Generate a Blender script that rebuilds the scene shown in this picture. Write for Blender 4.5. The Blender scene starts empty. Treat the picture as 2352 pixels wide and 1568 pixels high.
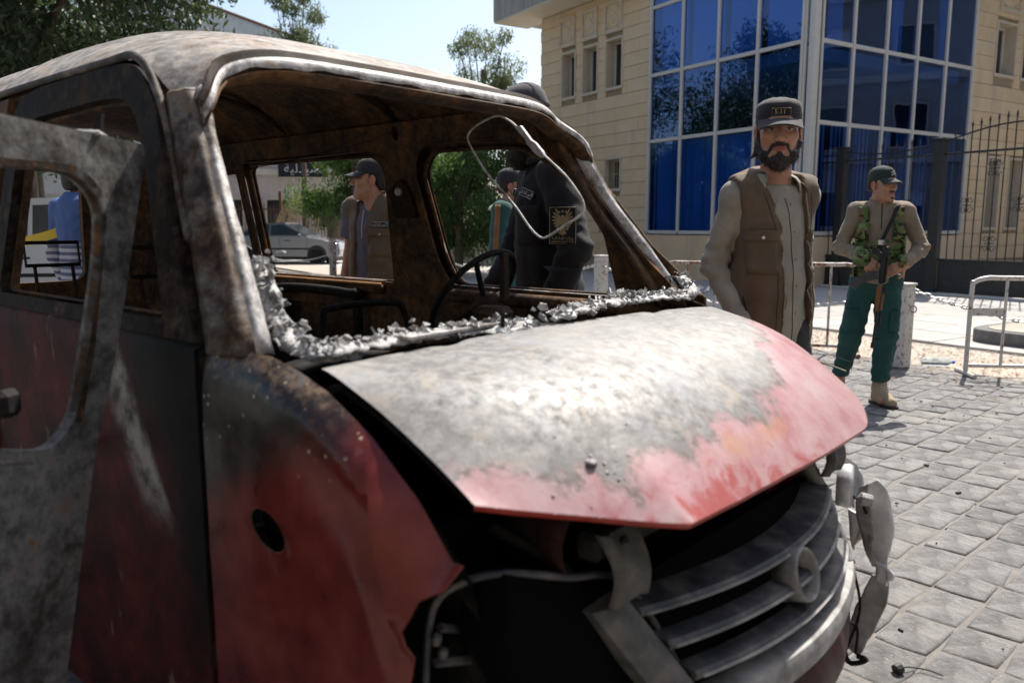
import bpy, math, random
import numpy as np
from mathutils import Vector, Matrix
from mathutils.geometry import delaunay_2d_cdt
random.seed(7); np.random.seed(7)
SC = bpy.context.scene
COL = SC.collection
R = math.radians
# ---------------------------------------------------------------- camera
CAM_H = 1.33; PITCH = R(8.307); LENS = 28.0
cd = bpy.data.cameras.new('camera'); cam = bpy.data.objects.new('camera', cd); COL.objects.link(cam)
cd.lens = LENS; cd.sensor_width = 36; cd.clip_start = 0.02; cd.clip_end = 3000
cam.location = (0, 0, CAM_H); cam.rotation_euler = (R(90) - PITCH, 0, 0)
cd.dof.use_dof = True; cd.dof.focus_distance = 3.7; cd.dof.aperture_fstop = 3.2
SC.camera = cam
# ---------------------------------------------------------------- sky + sun
SUN_AZ = R(32.0)      # from +Y towards +X
SUN_EL = R(56.0)
wd = bpy.data.worlds.new('World'); SC.world = wd; wd.use_nodes = True
nt = wd.node_tree; bg = nt.nodes['Background']
sky = nt.nodes.new('ShaderNodeTexSky'); sky.sky_type = 'NISHITA'; sky.sun_disc = False
sky.sun_elevation = SUN_EL; sky.sun_rotation = SUN_AZ
sky.altitude = 0; sky.air_density = 1.0; sky.dust_density = 2.2; sky.ozone_density = 1.5
wbm = nt.nodes.new('ShaderNodeMix'); wbm.data_type = 'RGBA'; wbm.blend_type = 'MULTIPLY'; wbm.inputs[0].default_value = 1.0; wbm.inputs[7].default_value = (1.03, 1.0, .95, 1)   # camera white balance, the same over the whole sky
nt.links.new(sky.outputs[0], wbm.inputs[6]); nt.links.new(wbm.outputs[2], bg.inputs[0]); bg.inputs[1].default_value = 0.078
sl = bpy.data.lights.new('sun', 'SUN'); sl.energy = 2.85; sl.angle = R(0.53); sl.color = (1, .945, .86)
so = bpy.data.objects.new('sun', sl); COL.objects.link(so)
sd = Vector((math.sin(SUN_AZ)*math.cos(SUN_EL), math.cos(SUN_AZ)*math.cos(SUN_EL), math.sin(SUN_EL)))
so.rotation_euler = sd.to_track_quat('Z', 'Y').to_euler(); so.location = sd*60
SC.view_settings.view_transform = 'Standard'; SC.view_settings.look = 'None'
SC.view_settings.exposure = 1.4; SC.view_settings.gamma = 1.0; SC.view_settings.use_curve_mapping = False
# ---------------------------------------------------------------- photo pixel -> direction (2352 x 1568 picture)
PF = LENS/36*2352; PCX, PCY = 1176.0, 784.1
CO = np.array([0, 0, CAM_H])
def ray(x, y):
    a = (x-PCX)/PF; b = -(y-PCY)/PF; c, s = math.cos(PITCH), math.sin(PITCH)
    return np.array([a, c+b*s, -s+b*c])
def atz(x, y, z=0.0):
    d = ray(x, y); return CO + d*((z-CAM_H)/d[2])
def aty(x, y, Y):
    d = ray(x, y); return CO + d*(Y/d[1])
def atplane(x, y, p0, n):
    d = ray(x, y); n = np.array(n); return CO + d*(((np.array(p0)-CO)@n)/(d@n))
# ================================================================ helpers
def link(o, parent=None):
    COL.objects.link(o)
    if parent is not None: o.parent = parent
    return o
def tag(o, label=None, cat=None, group=None, kind=None):
    if label: o['label'] = label
    if cat: o['category'] = cat
    if group: o['group'] = group
    if kind: o['kind'] = kind
    return o
def empty(name, loc=(0, 0, 0), rz=0, label=None, cat=None, group=None, parent=None):
    o = bpy.data.objects.new(name, None); o.empty_display_size = .1
    o.location = loc; o.rotation_euler = (0, 0, rz); link(o, parent)
    return tag(o, label, cat, group)
def mesh(name, V, F, smooth=False, mats=None, midx=None):
    me = bpy.data.meshes.new(name)
    me.from_pydata([tuple(map(float, v)) for v in V], [], [tuple(map(int, f)) for f in F])
    if mats:
        for m in (mats if isinstance(mats, (list, tuple)) else [mats]): me.materials.append(m)
    if midx is not None: me.polygons.foreach_set('material_index', midx)
    if smooth: me.polygons.foreach_set('use_smooth', [True]*len(me.polygons))
    me.update(); return me
def obj(name, me, parent=None, loc=None, rot=None):
    o = bpy.data.objects.new(name, me); link(o, parent)
    if loc is not None: o.location = loc
    if rot is not None: o.rotation_euler = rot
    return o
def frame_from(d):
    d = np.array(d, float); d = d/np.linalg.norm(d)
    up = np.array([0, 0, 1.]) if abs(d[2]) < .95 else np.array([1., 0, 0])
    a = np.cross(up, d); a /= np.linalg.norm(a); b = np.cross(d, a); return a, b, d
def crv(pts, n):
    """smooth (Catmull-Rom) resampling of a polyline"""
    P = np.array(pts, float); m = len(P)
    if m < 3:
        t = np.linspace(0, 1, n)[:, None]; return P[0]*(1-t)+P[-1]*t
    Q = np.vstack([2*P[0]-P[1], P, 2*P[-1]-P[-2]]); out = []
    for s in np.linspace(0, m-1-1e-9, n):
        i = int(s); f = s-i; a, b, c, d = Q[i:i+4]
        out.append(.5*((2*b)+(c-a)*f+(2*a-5*b+4*c-d)*f*f+(3*b-a-3*c+d)*f**3))
    return np.array(out)
class MB:
    def __init__(s): s.V = []; s.F = []; s.M = []; s.m = 0
    def _a(s, V, F):
        o = len(s.V); s.V += [tuple(v) for v in V]; s.F += [tuple(i+o for i in f) for f in F]; s.M += [s.m]*len(F); return s
    def box(s, c, size, rot=None, bev=0.0):
        h = np.array(size)/2.; c = np.array(c, float)
        if bev <= 0:
            P = np.array([[x, y, z] for x in (-1, 1) for y in (-1, 1) for z in (-1, 1)])*h
            F = [(0, 1, 3, 2), (4, 6, 7, 5), (0, 4, 5, 1), (2, 3, 7, 6), (0, 2, 6, 4), (1, 5, 7, 3)]
        else:
            b = min(bev, h.min()*.9); P = []; F = []
            idx = {}
            for x in (-1, 1):
                for y in (-1, 1):
                    for z in (-1, 1):
                        sg = np.array([x, y, z])
                        for k in range(3):
                            q = sg*(h-b); q[k] = sg[k]*h[k]; idx[(x, y, z, k)] = len(P); P.append(q)
            P = np.array(P)
            for k in range(3):
                a, b2 = [(1, 2), (0, 2), (0, 1)][k]
                for sgn in (-1, 1):
                    f = []
                    for (i, j) in ((-1, -1), (1, -1), (1, 1), (-1, 1)):
                        t = [0, 0, 0]; t[k] = sgn; t[a] = i; t[b2] = j; f.append(idx[(*t, k)])
                    if (sgn > 0) == (k == 1): f = f[::-1]
                    F.append(tuple(f))
            for k in range(3):
                a, b2 = [(1, 2), (0, 2), (0, 1)][k]
                for i in (-1, 1):
                    for j in (-1, 1):
                        t0 = [0, 0, 0]; t1 = [0, 0, 0]
                        t0[a] = t1[a] = i; t0[b2] = t1[b2] = j; t0[k] = -1; t1[k] = 1
                        F.append((idx[(*t0, a)], idx[(*t1, a)], idx[(*t1, b2)], idx[(*t0, b2)]))
            for key in [(x, y, z) for x in (-1, 1) for y in (-1, 1) for z in (-1, 1)]:
                F.append(tuple(idx[(*key, k)] for k in range(3)))
        if rot is not None:
            P = P@np.array(Matrix.Rotation(rot, 3, 'Z') if not hasattr(rot, '__len__') else rot).T
        return s._a(P+c, F)
    def tube(s, pts, r, seg=8, caps=True, closed=False):
        P = np.array(pts, float); n = len(P); r = np.broadcast_to(np.array(r, float), (n,))
        V = []; F = []; prev = None
        for i in range(n):
            if closed: d = P[(i+1) % n]-P[i-1]
            else: d = P[min(i+1, n-1)]-P[max(i-1, 0)]
            L = np.linalg.norm(d); d = d/L if L > 1e-9 else np.array([0, 0, 1.])
            if prev is None: a, b, _ = frame_from(d)
            else:
                a = prev-d*(prev@d); a /= max(np.linalg.norm(a), 1e-9); b = np.cross(d, a)
            prev = a
            for k in range(seg):
                t = 2*math.pi*k/seg; V.append(P[i]+r[i]*(math.cos(t)*a+math.sin(t)*b))
        for i in range(n if closed else n-1):
            j = (i+1) % n
            for k in range(seg):
                k2 = (k+1) % seg; F.append((i*seg+k, i*seg+k2, j*seg+k2, j*seg+k))
        if caps and not closed:
            F.append(tuple(range(seg))[::-1]); F.append(tuple((n-1)*seg+k for k in range(seg)))
        return s._a(V, F)
    def loft(s, rings, closed=True, caps=True):
        n = len(rings); m = len(rings[0]); V = [v for r in rings for v in r]; F = []
        for i in range(n-1):
            for k in range(m if closed else m-1):
                k2 = (k+1) % m; F.append((i*m+k, i*m+k2, (i+1)*m+k2, (i+1)*m+k))
        if caps and closed: F.append(tuple(range(m))[::-1]); F.append(tuple((n-1)*m+k for k in range(m)))
        return s._a(V, F)
    def lathe(s, prof, c=(0, 0, 0), seg=20, axis=None):
        c = np.array(c, float); A = np.eye(3)
        if axis is not None:
            a, b, d = frame_from(axis); A = np.array([a, b, d]).T
        rings = [[c+A@np.array([r*math.cos(2*math.pi*k/seg), r*math.sin(2*math.pi*k/seg), z]) for k in range(seg)] for r, z in prof]
        return s.loft(rings)
    def prism(s, poly, z0, z1, mapf=None):
        n = len(poly); V = [(x, y, z0) for x, y in poly]+[(x, y, z1) for x, y in poly]
        F = [tuple(range(n))[::-1], tuple(range(n, 2*n))]+[(i, (i+1) % n, n+(i+1) % n, n+i) for i in range(n)]
        if mapf: V = [mapf(*v) for v in V]
        return s._a(V, F)
    def grid(s, f, nu, nv):
        V = [f(i/(nu-1), j/(nv-1)) for i in range(nu) for j in range(nv)]
        F = [(i*nv+j, (i+1)*nv+j, (i+1)*nv+j+1, i*nv+j+1) for i in range(nu-1) for j in range(nv-1)]
        return s._a(V, F)
    def quad(s, a, b, c, d): return s._a([a, b, c, d], [(0, 1, 2, 3)])
    def build(s, name, mats, parent=None, smooth=False, auto=None, loc=None, rot=None, solid=0, bevel=0):
        me = mesh(name, s.V, s.F, smooth, mats, s.M if isinstance(mats, (list, tuple)) else None)
        o = obj(name, me, parent, loc, rot)
        if solid: md = o.modifiers.new('solid', 'SOLIDIFY'); md.thickness = solid; md.offset = 0
        if bevel: md = o.modifiers.new('bevel', 'BEVEL'); md.width = bevel; md.segments = 2; md.limit_method = 'ANGLE'
        if auto: set_auto(me, auto)
        return o
def set_auto(me, ang):
    me.polygons.foreach_set('use_smooth', [True]*len(me.polygons))
    me.set_sharp_from_angle(angle=R(ang))
def inpoly(P, poly):
    x, y = P[:, 0], P[:, 1]; poly = np.array(poly); n = len(poly); c = np.zeros(len(P), bool); j = n-1
    for i in range(n):
        xi, yi = poly[i]; xj, yj = poly[j]
        if yi != yj:
            c ^= ((yi > y) != (yj > y)) & (x < (xj-xi)*(y-yi)/(yj-yi)+xi)
        j = i
    return c
def cdt_panel(outline, holes, sp, mapf, thick=0.0):
    """2D polygon with holes -> triangulated sheet mapped to 3D, thickness along mapf normal.  returns V,F"""
    loops = [np.array(outline, float)]+[np.array(h, float) for h in holes]
    P = []; E = []
    for L in loops:
        # resample the loop to sp
        o = len(P); n = len(L); pts = []
        for i in range(n):
            a, b = L[i], L[(i+1) % n]; k = max(1, int(np.linalg.norm(b-a)/sp))
            for t in range(k): pts.append(a+(b-a)*t/k)
        P += pts; m = len(pts); E += [(o+i, o+(i+1) % m) for i in range(m)]
    B = np.array(P); lo, hi = loops[0].min(0), loops[0].max(0)
    gx, gy = np.meshgrid(np.arange(lo[0]+sp/2, hi[0], sp), np.arange(lo[1]+sp/2, hi[1], sp)); G = np.c_[gx.ravel(), gy.ravel()]
    G[:, 0] += (np.round((G[:, 1]-lo[1])/sp) % 2)*sp*.5
    ok = inpoly(G, loops[0])
    for h in loops[1:]: ok &= ~inpoly(G, h)
    G = G[ok]
    if len(G):
        dmin = np.array([((B-g)**2).sum(1).min() for g in G]); G = G[dmin > (sp*.45)**2]
    P = [Vector(p) for p in B]+[Vector(p) for p in G]
    r = delaunay_2d_cdt(P, E, [], 0, 1e-7)
    Q = np.array([tuple(v) for v in r[0]]); T = np.array([f for f in r[2] if len(f) == 3])
    Cn = Q[T].mean(1); ok = inpoly(Cn, loops[0])
    for h in loops[1:]: ok &= ~inpoly(Cn, h)
    T = T[ok]
    V = np.array([mapf(*q) for q in Q])
    # consistent winding in 2d
    a, b, c = Q[T[:, 0]], Q[T[:, 1]], Q[T[:, 2]]
    neg = ((b-a)[:, 0]*(c-a)[:, 1]-(b-a)[:, 1]*(c-a)[:, 0]) < 0; T[neg] = T[neg][:, ::-1]
    if thick:
        nrm = np.zeros_like(V); fn = np.cross(V[T[:, 1]]-V[T[:, 0]], V[T[:, 2]]-V[T[:, 0]])
        for k in range(3): np.add.at(nrm, T[:, k], fn)
        nrm /= np.maximum(np.linalg.norm(nrm, axis=1), 1e-9)[:, None]
        n = len(V); V2 = V-nrm*thick
        from collections import Counter
        ec = Counter()
        for t in T:
            for i in range(3): ec[(t[i], t[(i+1) % 3])] += 1
        side = [(b_, a_, a_+n, b_+n) for (a_, b_) in ec if (b_, a_) not in ec]
        return np.vstack([V, V2]), [tuple(t) for t in T]+[tuple(t[::-1]+n) for t in T]+side
    return V, [tuple(t) for t in T]
def rrect(x0, y0, x1, y1, r, n=5):
    out = []
    for cx, cy, a0 in ((x1-r, y1-r, 0), (x0+r, y1-r, 90), (x0+r, y0+r, 180), (x1-r, y0+r, 270)):
        for k in range(n+1):
            a = R(a0+90*k/n); out.append((cx+r*math.cos(a), cy+r*math.sin(a)))
    return out
def rpoly(pts, r, n=4):
    """polygon with rounded corners"""
    P = [np.array(p, float) for p in pts]; m = len(P); out = []
    rr = r if hasattr(r, '__len__') else [r]*m
    for i in range(m):
        a, b, c = P[i-1], P[i], P[(i+1) % m]; q = rr[i]
        if q <= 0: out.append(b); continue
        d1 = (a-b); l1 = np.linalg.norm(d1); d2 = (c-b); l2 = np.linalg.norm(d2); q = min(q, l1*.48, l2*.48)
        p, e = b+d1/l1*q, b+d2/l2*q
        for k in range(n+1):
            t = k/n; out.append((1-t)**2*p+2*t*(1-t)*b+t*t*e)
    return out
# ---- cheap vector noise (sum of rotated sines) for relief on numpy points
_nr = np.random.RandomState(3)
_ND = [(_nr.normal(size=3), _nr.uniform(0, 6.28)) for _ in range(24)]
def snoise(P, freq, octv=3, seed=0):
    P = np.asarray(P, float); out = np.zeros(P.shape[:-1]); amp = 1; tot = 0
    for o in range(octv):
        for k in range(3):
            d, ph = _ND[(seed*5+o*3+k) % 24]; d2, ph2 = _ND[(seed*7+o*3+k+11) % 24]
            out += amp*np.sin((P@d)*freq+ph+1.3*np.sin((P@d2)*freq*.7+ph2))
        tot += amp*3; amp *= .5; freq *= 2.03
    return out/tot
# ---------------------------------------------------------------- materials
class G:
    def __init__(s, name):
        s.m = bpy.data.materials.new(name); s.m.use_nodes = True; s.nt = s.m.node_tree
        s.b = s.nt.nodes['Principled BSDF']; s.out = s.nt.nodes['Material Output']; s._c = {}
    def n(s, typ, props=None, **inp):
        nd = s.nt.nodes.new('ShaderNode'+typ)
        for k, v in (props or {}).items(): setattr(nd, k, v)
        for k, v in inp.items():
            key = int(k[1:]) if k[0] == '_' else k
            s.put(nd.inputs[key], v)
        return nd
    def put(s, sock, v):
        if isinstance(v, bpy.types.NodeSocket): s.nt.links.new(v, sock)
        else:
            if sock.type == 'RGBA' and len(v) == 3: v = (*v, 1)
            sock.default_value = v
    def co(s, kind='Object'):
        if kind not in s._c: s._c[kind] = s.n('TexCoord').outputs[kind]
        return s._c[kind]
    def noise(s, sc, det=4, rough=.6, vec=None, dist=0, stretch=None):
        vec = vec if vec is not None else s.co()
        if stretch: vec = s.n('Mapping', _0=vec, Scale=stretch).outputs[0]
        return s.n('TexNoise', Vector=vec, Scale=sc, Detail=det, Roughness=rough, Distortion=dist).outputs[0]
    def vor(s, sc, feat='F1', vec=None, out='Distance', **k):
        return s.n('TexVoronoi', {'feature': feat}, Vector=vec if vec is not None else s.co(), Scale=sc, **k).outputs[out]
    def ramp(s, fac, stops, interp='LINEAR'):
        nd = s.n('ValToRGB', Fac=fac); cr = nd.color_ramp; cr.interpolation = interp
        while len(cr.elements) < len(stops): cr.elements.new(.5)
        for e, (p, c) in zip(cr.elements, stops):
            e.position = p
            if not hasattr(c, '__len__'): c = (c, c, c)
            e.color = (*c[:3], 1)
        return nd.outputs[0]
    def step(s, fac, a, b): return s.n('MapRange', {'clamp': True, 'interpolation_type': 'SMOOTHSTEP'}, Value=fac, _1=a, _2=b, _3=0., _4=1.).outputs[0]
    def mix(s, f, a, b, mode='MIX'):
        nd = s.n('Mix', {'data_type': 'RGBA', 'blend_type': mode}); s.put(nd.inputs[0], f); s.put(nd.inputs[6], a); s.put(nd.inputs[7], b); return nd.outputs[2]
    def ma(s, op, a, b=0.0): return s.n('Math', {'operation': op}, _0=a, _1=b).outputs[0]
    def sep(s, v): 
        nd = s.n('SeparateXYZ', _0=v); return nd.outputs
    def attr(s, name, out='Color'): return s.n('Attribute', {'attribute_name': name}).outputs[out]
    def rnd(s): return s.n('ObjectInfo').outputs['Random']
    def bump(s, h, st=.3, d=.01):
        nd = s.n('Bump', Strength=st, Distance=d, Height=h)
        old = s.b.inputs['Normal'].links
        if old: s.put(nd.inputs['Normal'], old[0].from_socket)
        s.nt.links.new(nd.outputs[0], s.b.inputs['Normal']); return s
    def set(s, col=None, rough=None, metal=None, **k):
        if col is not None: s.put(s.b.inputs['Base Color'], col)
        if rough is not None: s.put(s.b.inputs['Roughness'], rough)
        if metal is not None: s.put(s.b.inputs['Metallic'], metal)
        for a, v in k.items(): s.put(s.b.inputs[a.replace('_', ' ')], v)
        return s
def surf(name, cols, sc=5., det=5, rough=.7, metal=0., bump=.2, bsc=None, bd=.005, var=0., stretch=None, spec=None):
    g = G(name); f = g.noise(sc, det, stretch=stretch)
    if len(cols) == 1 and hasattr(cols[0][0], '__len__') is False and not isinstance(cols[0], tuple): cols = [(0, cols[0])]
    st = cols if isinstance(cols[0][1], (tuple, list)) else [(.3, cols), (.7, tuple(c*.8 for c in cols))]
    c = g.ramp(f, st)
    if var:
        k = g.ma('MULTIPLY_ADD', g.rnd(), var*2); nd = k.node; nd.inputs[2].default_value = 1-var
        c = g.mix(1., c, g.n('CombineColor', _0=k, _1=k, _2=k).outputs[0], 'MULTIPLY')
    g.set(col=c, rough=rough, metal=metal)
    if spec is not None: g.set(Specular_IOR_Level=spec)
    if bump: g.bump(g.noise(bsc or sc*6, 4), bump, bd)
    return g.m
# ================================================================ ground, street, pavement
SN = np.array([math.cos(R(32.3)), math.sin(R(32.3)), 0]); SD = np.array([-SN[1], SN[0], 0])   # across / along the street
def S(o, a, z=0.0): return o*SN+a*SD+np.array([0, 0, z])
M_asph = surf('asphalt', [(.3, (.11, .105, .10)), (.7, (.16, .155, .15))], 3, 8, .9, bump=.25, bsc=90)
M_sand = surf('sandy_joint', [(.3, (.15, .14, .127)), (.7, (.225, .212, .196))], 14, 8, .95, bump=.6, bsc=160, bd=.006)
M_dirt = surf('dry_dirt', [(.25, (.28, .225, .175)), (.5, (.40, .35, .29)), (.75, (.48, .44, .39))], 9, 9, .95, bump=.6, bsc=60, bd=.01)
M_slab = surf('pavement_slab', [(.3, (.33, .315, .295)), (.7, (.42, .405, .38))], 5, 7, .85, bump=.15, bsc=70, var=.08)
M_kerb = surf('kerb_stone', [(.3, (.10, .10, .10)), (.7, (.17, .165, .16))], 12, 6, .85, bump=.4, bsc=60)
def sheet(name, pts, z, m, parent=None):
    me = mesh(name, [(p[0], p[1], z) for p in pts], [tuple(range(len(pts)))], mats=m)
    o = obj(name, me, parent)
    if parent is None: o['kind'] = 'structure'
    return o
sheet('ground', [(-1500, -1500), (1500, -1500), (1500, 1500), (-1500, 1500)], -.045, M_asph)
street = sheet('cobbled_street', [S(-9, -8), S(7.35, -8), S(7.35, 22), S(-9, 22)], -.0045, M_sand)
sheet('dirt_strip', [S(7.3, -6), S(8.75, -6), S(8.75, 30), S(7.3, 30)], -.007, M_dirt)
# cobbles
g = G('basalt_cobble')
f = g.noise(9, 7, .65); c = g.ramp(f, [(.37, (.090, .088, .087)), (.5, (.145, .142, .14)), (.63, (.21, .205, .198))])
k = g.n('Math', {'operation': 'MULTIPLY_ADD'}, _0=g.rnd(), _1=.4, _2=.8).outputs[0]
c = g.mix(1., c, g.n('CombineColor', _0=k, _1=k, _2=k).outputs[0], 'MULTIPLY')
c = g.mix(g.step(g.noise(55, 5), .56, .72), c, (.27, .255, .235))
c = g.mix(g.step(g.noise(2.3, 4, vec=g.n('NewGeometry').outputs['Position']), .5, .72), c, (.25, .237, .22))
g.set(c, .82); g.bump(g.noise(38, 8, .7), .75, .016); g.bump(g.noise(170, 4), .35, .004); M_cob = g.m
rs = np.random.RandomState(11)
def cobble_geo(L, Wd):
    hx, hy = L/2, Wd/2; j = lambda s=.008: rs.uniform(-s, s)
    base = [(-hx, -hy), (0, -hy), (hx, -hy), (hx, 0), (hx, hy), (0, hy), (-hx, hy), (-hx, 0)]
    ring = [(x+j(), y+j()) for x, y in base]
    # cut corners a little
    ring = [(x*(.98 if i % 2 == 0 else 1), y*(.98 if i % 2 == 0 else 1)) for i, (x, y) in enumerate(ring)]
    V = []; t1, t2 = rs.uniform(-.018, .018, 2); h = rs.uniform(-.003, .004)
    for sc_, z in ((1.02, -.03), (1.0, -.006), (.965, -.0005), (.86, .0015)):
        V += [(x*sc_, y*sc_, z+(h+x*t1+y*t2+rs.uniform(-.0025, .0025) if z > -.02 else 0)) for x, y in ring]
    V.append((0, 0, .0025+h)); F = []
    for i in range(3):
        for k in range(8): k2 = (k+1) % 8; F.append((i*8+k, i*8+k2, i*8+8+k2, i*8+8+k))
    F += [(24+k, 24+(k+1) % 8, 32) for k in range(8)]
    return V, F
CR = R(43); cu = np.array([math.cos(CR), math.sin(CR)]); cv = np.array([-cu[1], cu[0]])
cells = []
row = 0; y = -9.0
while y < 9:
    wd_ = rs.uniform(.160, .195); x = -4+rs.uniform(0, .3)
    while x < 11:
        L = rs.uniform(.17, .28); q = cu*(x+L/2)+cv*(y+wd_/2)
        if q@SN[:2] < 7.25 and -1.2 < q[1] < 12 and -4 < q[0] < 7.5:
            d = q[1]*math.cos(PITCH)+CAM_H*math.sin(PITCH)
            px = PCX+PF*q[0]/d if d > .3 else -9e9
            py = PCY+PF*(CAM_H*math.cos(PITCH)-q[1]*math.sin(PITCH))/d if d > .3 else 9e9
            seen = px > 1890 and px < 2420 and py < 1640 and py > 840
            cells.append((q, L, wd_, CR+rs.uniform(-.05, .05), (1/max(d, .3)) if seen else 0))
        x += L+rs.uniform(.006, .015)
    y += wd_+rs.uniform(.008, .017)
cells.sort(key=lambda t: -t[4])
stuff = MB()
for i, (q, L, wd_, a, sc_) in enumerate(cells):
    V, F = cobble_geo(L, wd_)
    if sc_ > 0 and i < 298:
        me = mesh('cobble', V, F, True, M_cob); o = obj('cobble', me, street, (q[0], q[1], 0), (0, 0, a))
    else:
        c_, s_ = math.cos(a), math.sin(a); stuff._a([(q[0]+x*c_-y*s_, q[1]+x*s_+y*c_, z) for x, y, z in V], F)
o = stuff.build('cobbles', M_cob, street, smooth=True); o['kind'] = 'stuff'
# pavement beyond the dirt: slabs laid as pieces, a driveway up to the gate
pav = sheet('pavement', [S(8.75, -4), S(26, -4), S(26, 40), S(8.75, 40)], -.004, M_slab)
for i, o_ in enumerate(np.arange(8.78, 14.2, .9)):
    for a in np.arange(2.0, 11.0, 1.5):
        b = MB().box((0, 0, 0), (.885, 1.485, .03), bev=.006); p = S(o_+.45, a+.75+(i % 2)*.7, .010)
        b.build('paving_slab', M_slab, pav, loc=p, rot=(rs.uniform(-.003, .003), rs.uniform(-.003, .003), R(32.3)))
# kerb island at the right edge
kb = empty('kerb_island', S(9.9, 4.0), R(32.3), 'low dark kerbed island at the right edge beside the chain', 'kerb')
prof = rpoly([(-.75, -2.6), (.75, -2.6), (.75, .9), (-.75, .9)], .45, 6)
MB().prism(prof, -.02, .17).build('kerb_edge', M_kerb, kb, bevel=.02)
MB().prism([(x*.86, (y+.85)*.93-.85) for x, y in prof], .1, .178).build('island_top', M_dirt, kb)
# dry leaves and crumbs over dirt strip and the first rows of cobbles
M_leaf = surf('dry_litter', [(.3, (.20, .115, .06)), (.6, (.33, .21, .12)), (.8, (.44, .33, .2))], 40, 2, .9, bump=0)
lb = MB()
for _ in range(5200):
    o_ = 7.9+rs.normal(0, .62); a = rs.uniform(-1.5, 9)
    if o_ < 6.2 or o_ > 9.6: continue
    p = S(o_, a, .012 if o_ < 7.3 else .004); t = rs.uniform(0, 6.28); L = rs.uniform(.012, .05); w_ = rs.uniform(.004, .011)
    d = np.array([math.cos(t), math.sin(t), rs.uniform(-.1, .25)]); e = np.array([-d[1], d[0], rs.uniform(-.2, .2)])
    lb.quad(p-d*L/2-e*w_, p-d*L*.1-e*w_*1.4+np.array([0, 0, .004]), p+d*L/2, p-d*L*.1+e*w_*1.4)
lo = lb.build('leaf_litter', M_leaf); tag(lo, 'dry brown leaf litter along the dirt strip', 'leaves', kind='stuff')
M_char = surf('char_crumb', [(.3, (.012, .011, .01)), (.7, (.05, .045, .04))], 60, 2, .85, bump=0)
cb = MB()
for _ in range(170):
    p = np.array([rs.uniform(.9, 4.6), rs.uniform(1.6, 6.5), .009])
    s_ = rs.uniform(.002, .008)*(2.2 if rs.rand() < .05 else 1)
    cb.box(p, (s_*rs.uniform(1, 4), s_*rs.uniform(.8, 2), s_), rs.uniform(0, 3))
co_ = cb.build('burnt_debris', M_char); tag(co_, 'scattered black burnt crumbs on the cobbles', 'debris', kind='stuff')
M_blk = surf('black_rubber', [(.3, (.012, .012, .012)), (.7, (.03, .03, .03))], 30, 3, .6)
t = atz(2062, 1545); wb = MB().tube(crv([t+np.array([0, 0, .012]), t+np.array([.03, .01, .014]), t+np.array([.06, .012, .01]), t+np.array([.09, -.005, .012]), t+np.array([.12, -.03, .01])], 20), .0022, 6)
wb.lathe([(.001, -.01), (.016, -.01), (.016, .01), (.001, .01)], t+np.array([0, 0, .014]), 10, (1, .4, .2))
tag(wb.build('burnt_cable', M_blk), 'short burnt black cable lying on the cobbles near the bumper', 'cable')
# ================================================================ stone building with the blue glass bay
BC = np.array([6.18, 17.0, 0.]); BR = R(32.3)
bld = empty('stone_building', BC, BR, 'tan stone building with a blue glass corner bay and concrete eave', 'building')
g = G('limestone'); rn = g.rnd()
f = g.noise(2.2, 6); c = g.ramp(f, [(.3, (.66, .485, .29)), (.7, (.74, .57, .375))])
c = g.mix(g.step(rn, .1, .9), g.mix(.35, c, (.68, .495, .295)), g.mix(.35, c, (.72, .575, .40)))
c = g.mix(g.ma('MULTIPLY', g.step(g.noise(1.6, 7, .7, vec=g.n('NewGeometry').outputs['Position'], stretch=(1, 1, .18)), .50, .68), .38), c, (.44, .36, .27)); c = g.mix(g.ma('MULTIPLY', g.step(g.noise(2.4, 5, .7, vec=g.n('NewGeometry').outputs['Position'], stretch=(1, 1, .1)), .56, .66), .35), c, (.74, .64, .50))
g.set(c, .85); g.bump(g.noise(60, 5), .2, .004); M_stone = g.m
M_core = surf('stone_joint', [(.3, (.34, .27, .185)), (.7, (.40, .33, .23))], 5, 4, .95)
M_trim = surf('trim_stone', [(.3, (.56, .47, .35)), (.7, (.64, .55, .43))], 5, 5, .8, bump=.15)
M_conc = surf('stained_concrete', [(.3, (.22, .20, .175)), (.5, (.36, .33, .29)), (.72, (.45, .42, .38))], 6, 7, .9, stretch=(1, 1, .08), bump=.2)
M_soff = surf('soffit_plaster', [(.3, (.56, .49, .39)), (.7, (.62, .55, .45))], 3, 4, .85, bump=.1)
M_alu = surf('cream_aluminium', [(.3, (.56, .54, .49)), (.7, (.62, .60, .55))], 8, 3, .4, bump=0)
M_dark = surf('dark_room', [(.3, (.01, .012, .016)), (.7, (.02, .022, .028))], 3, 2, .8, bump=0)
M_blind = surf('vertical_blind', [(.3, (.62, .64, .66)), (.7, (.72, .74, .76))], 4, 3, .8, bump=0)
g = G('blue_glass'); nt_ = g.nt; nt_.nodes.remove(g.b)
tr = g.n('BsdfTransparent', Color=(.36, .57, .84)); gl = g.n('BsdfGlossy', Color=(.46, .58, .86), Roughness=.012)
bp = g.n('Bump', Strength=.14, Distance=.02, Height=g.noise(.9, 2)); g.put(gl.inputs['Normal'], bp.outputs[0])
lw = g.n('LayerWeight', Blend=.5); fr = g.n('MapRange', _0=lw.outputs['Facing'], _1=0., _2=1., _3=.022, _4=.40)
mx = g.n('MixShader'); g.put(mx.inputs[0], fr.outputs[0]); g.put(mx.inputs[1], tr.outputs[0]); g.put(mx.inputs[2], gl.outputs[0])
g.put(g.out.inputs[0], mx.outputs[0]); M_glass = g.m
g = G('window_glass'); g.set((.02, .025, .03), .05, Specular_IOR_Level=.8); M_wglass = g.m
BH = 9.2
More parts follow.
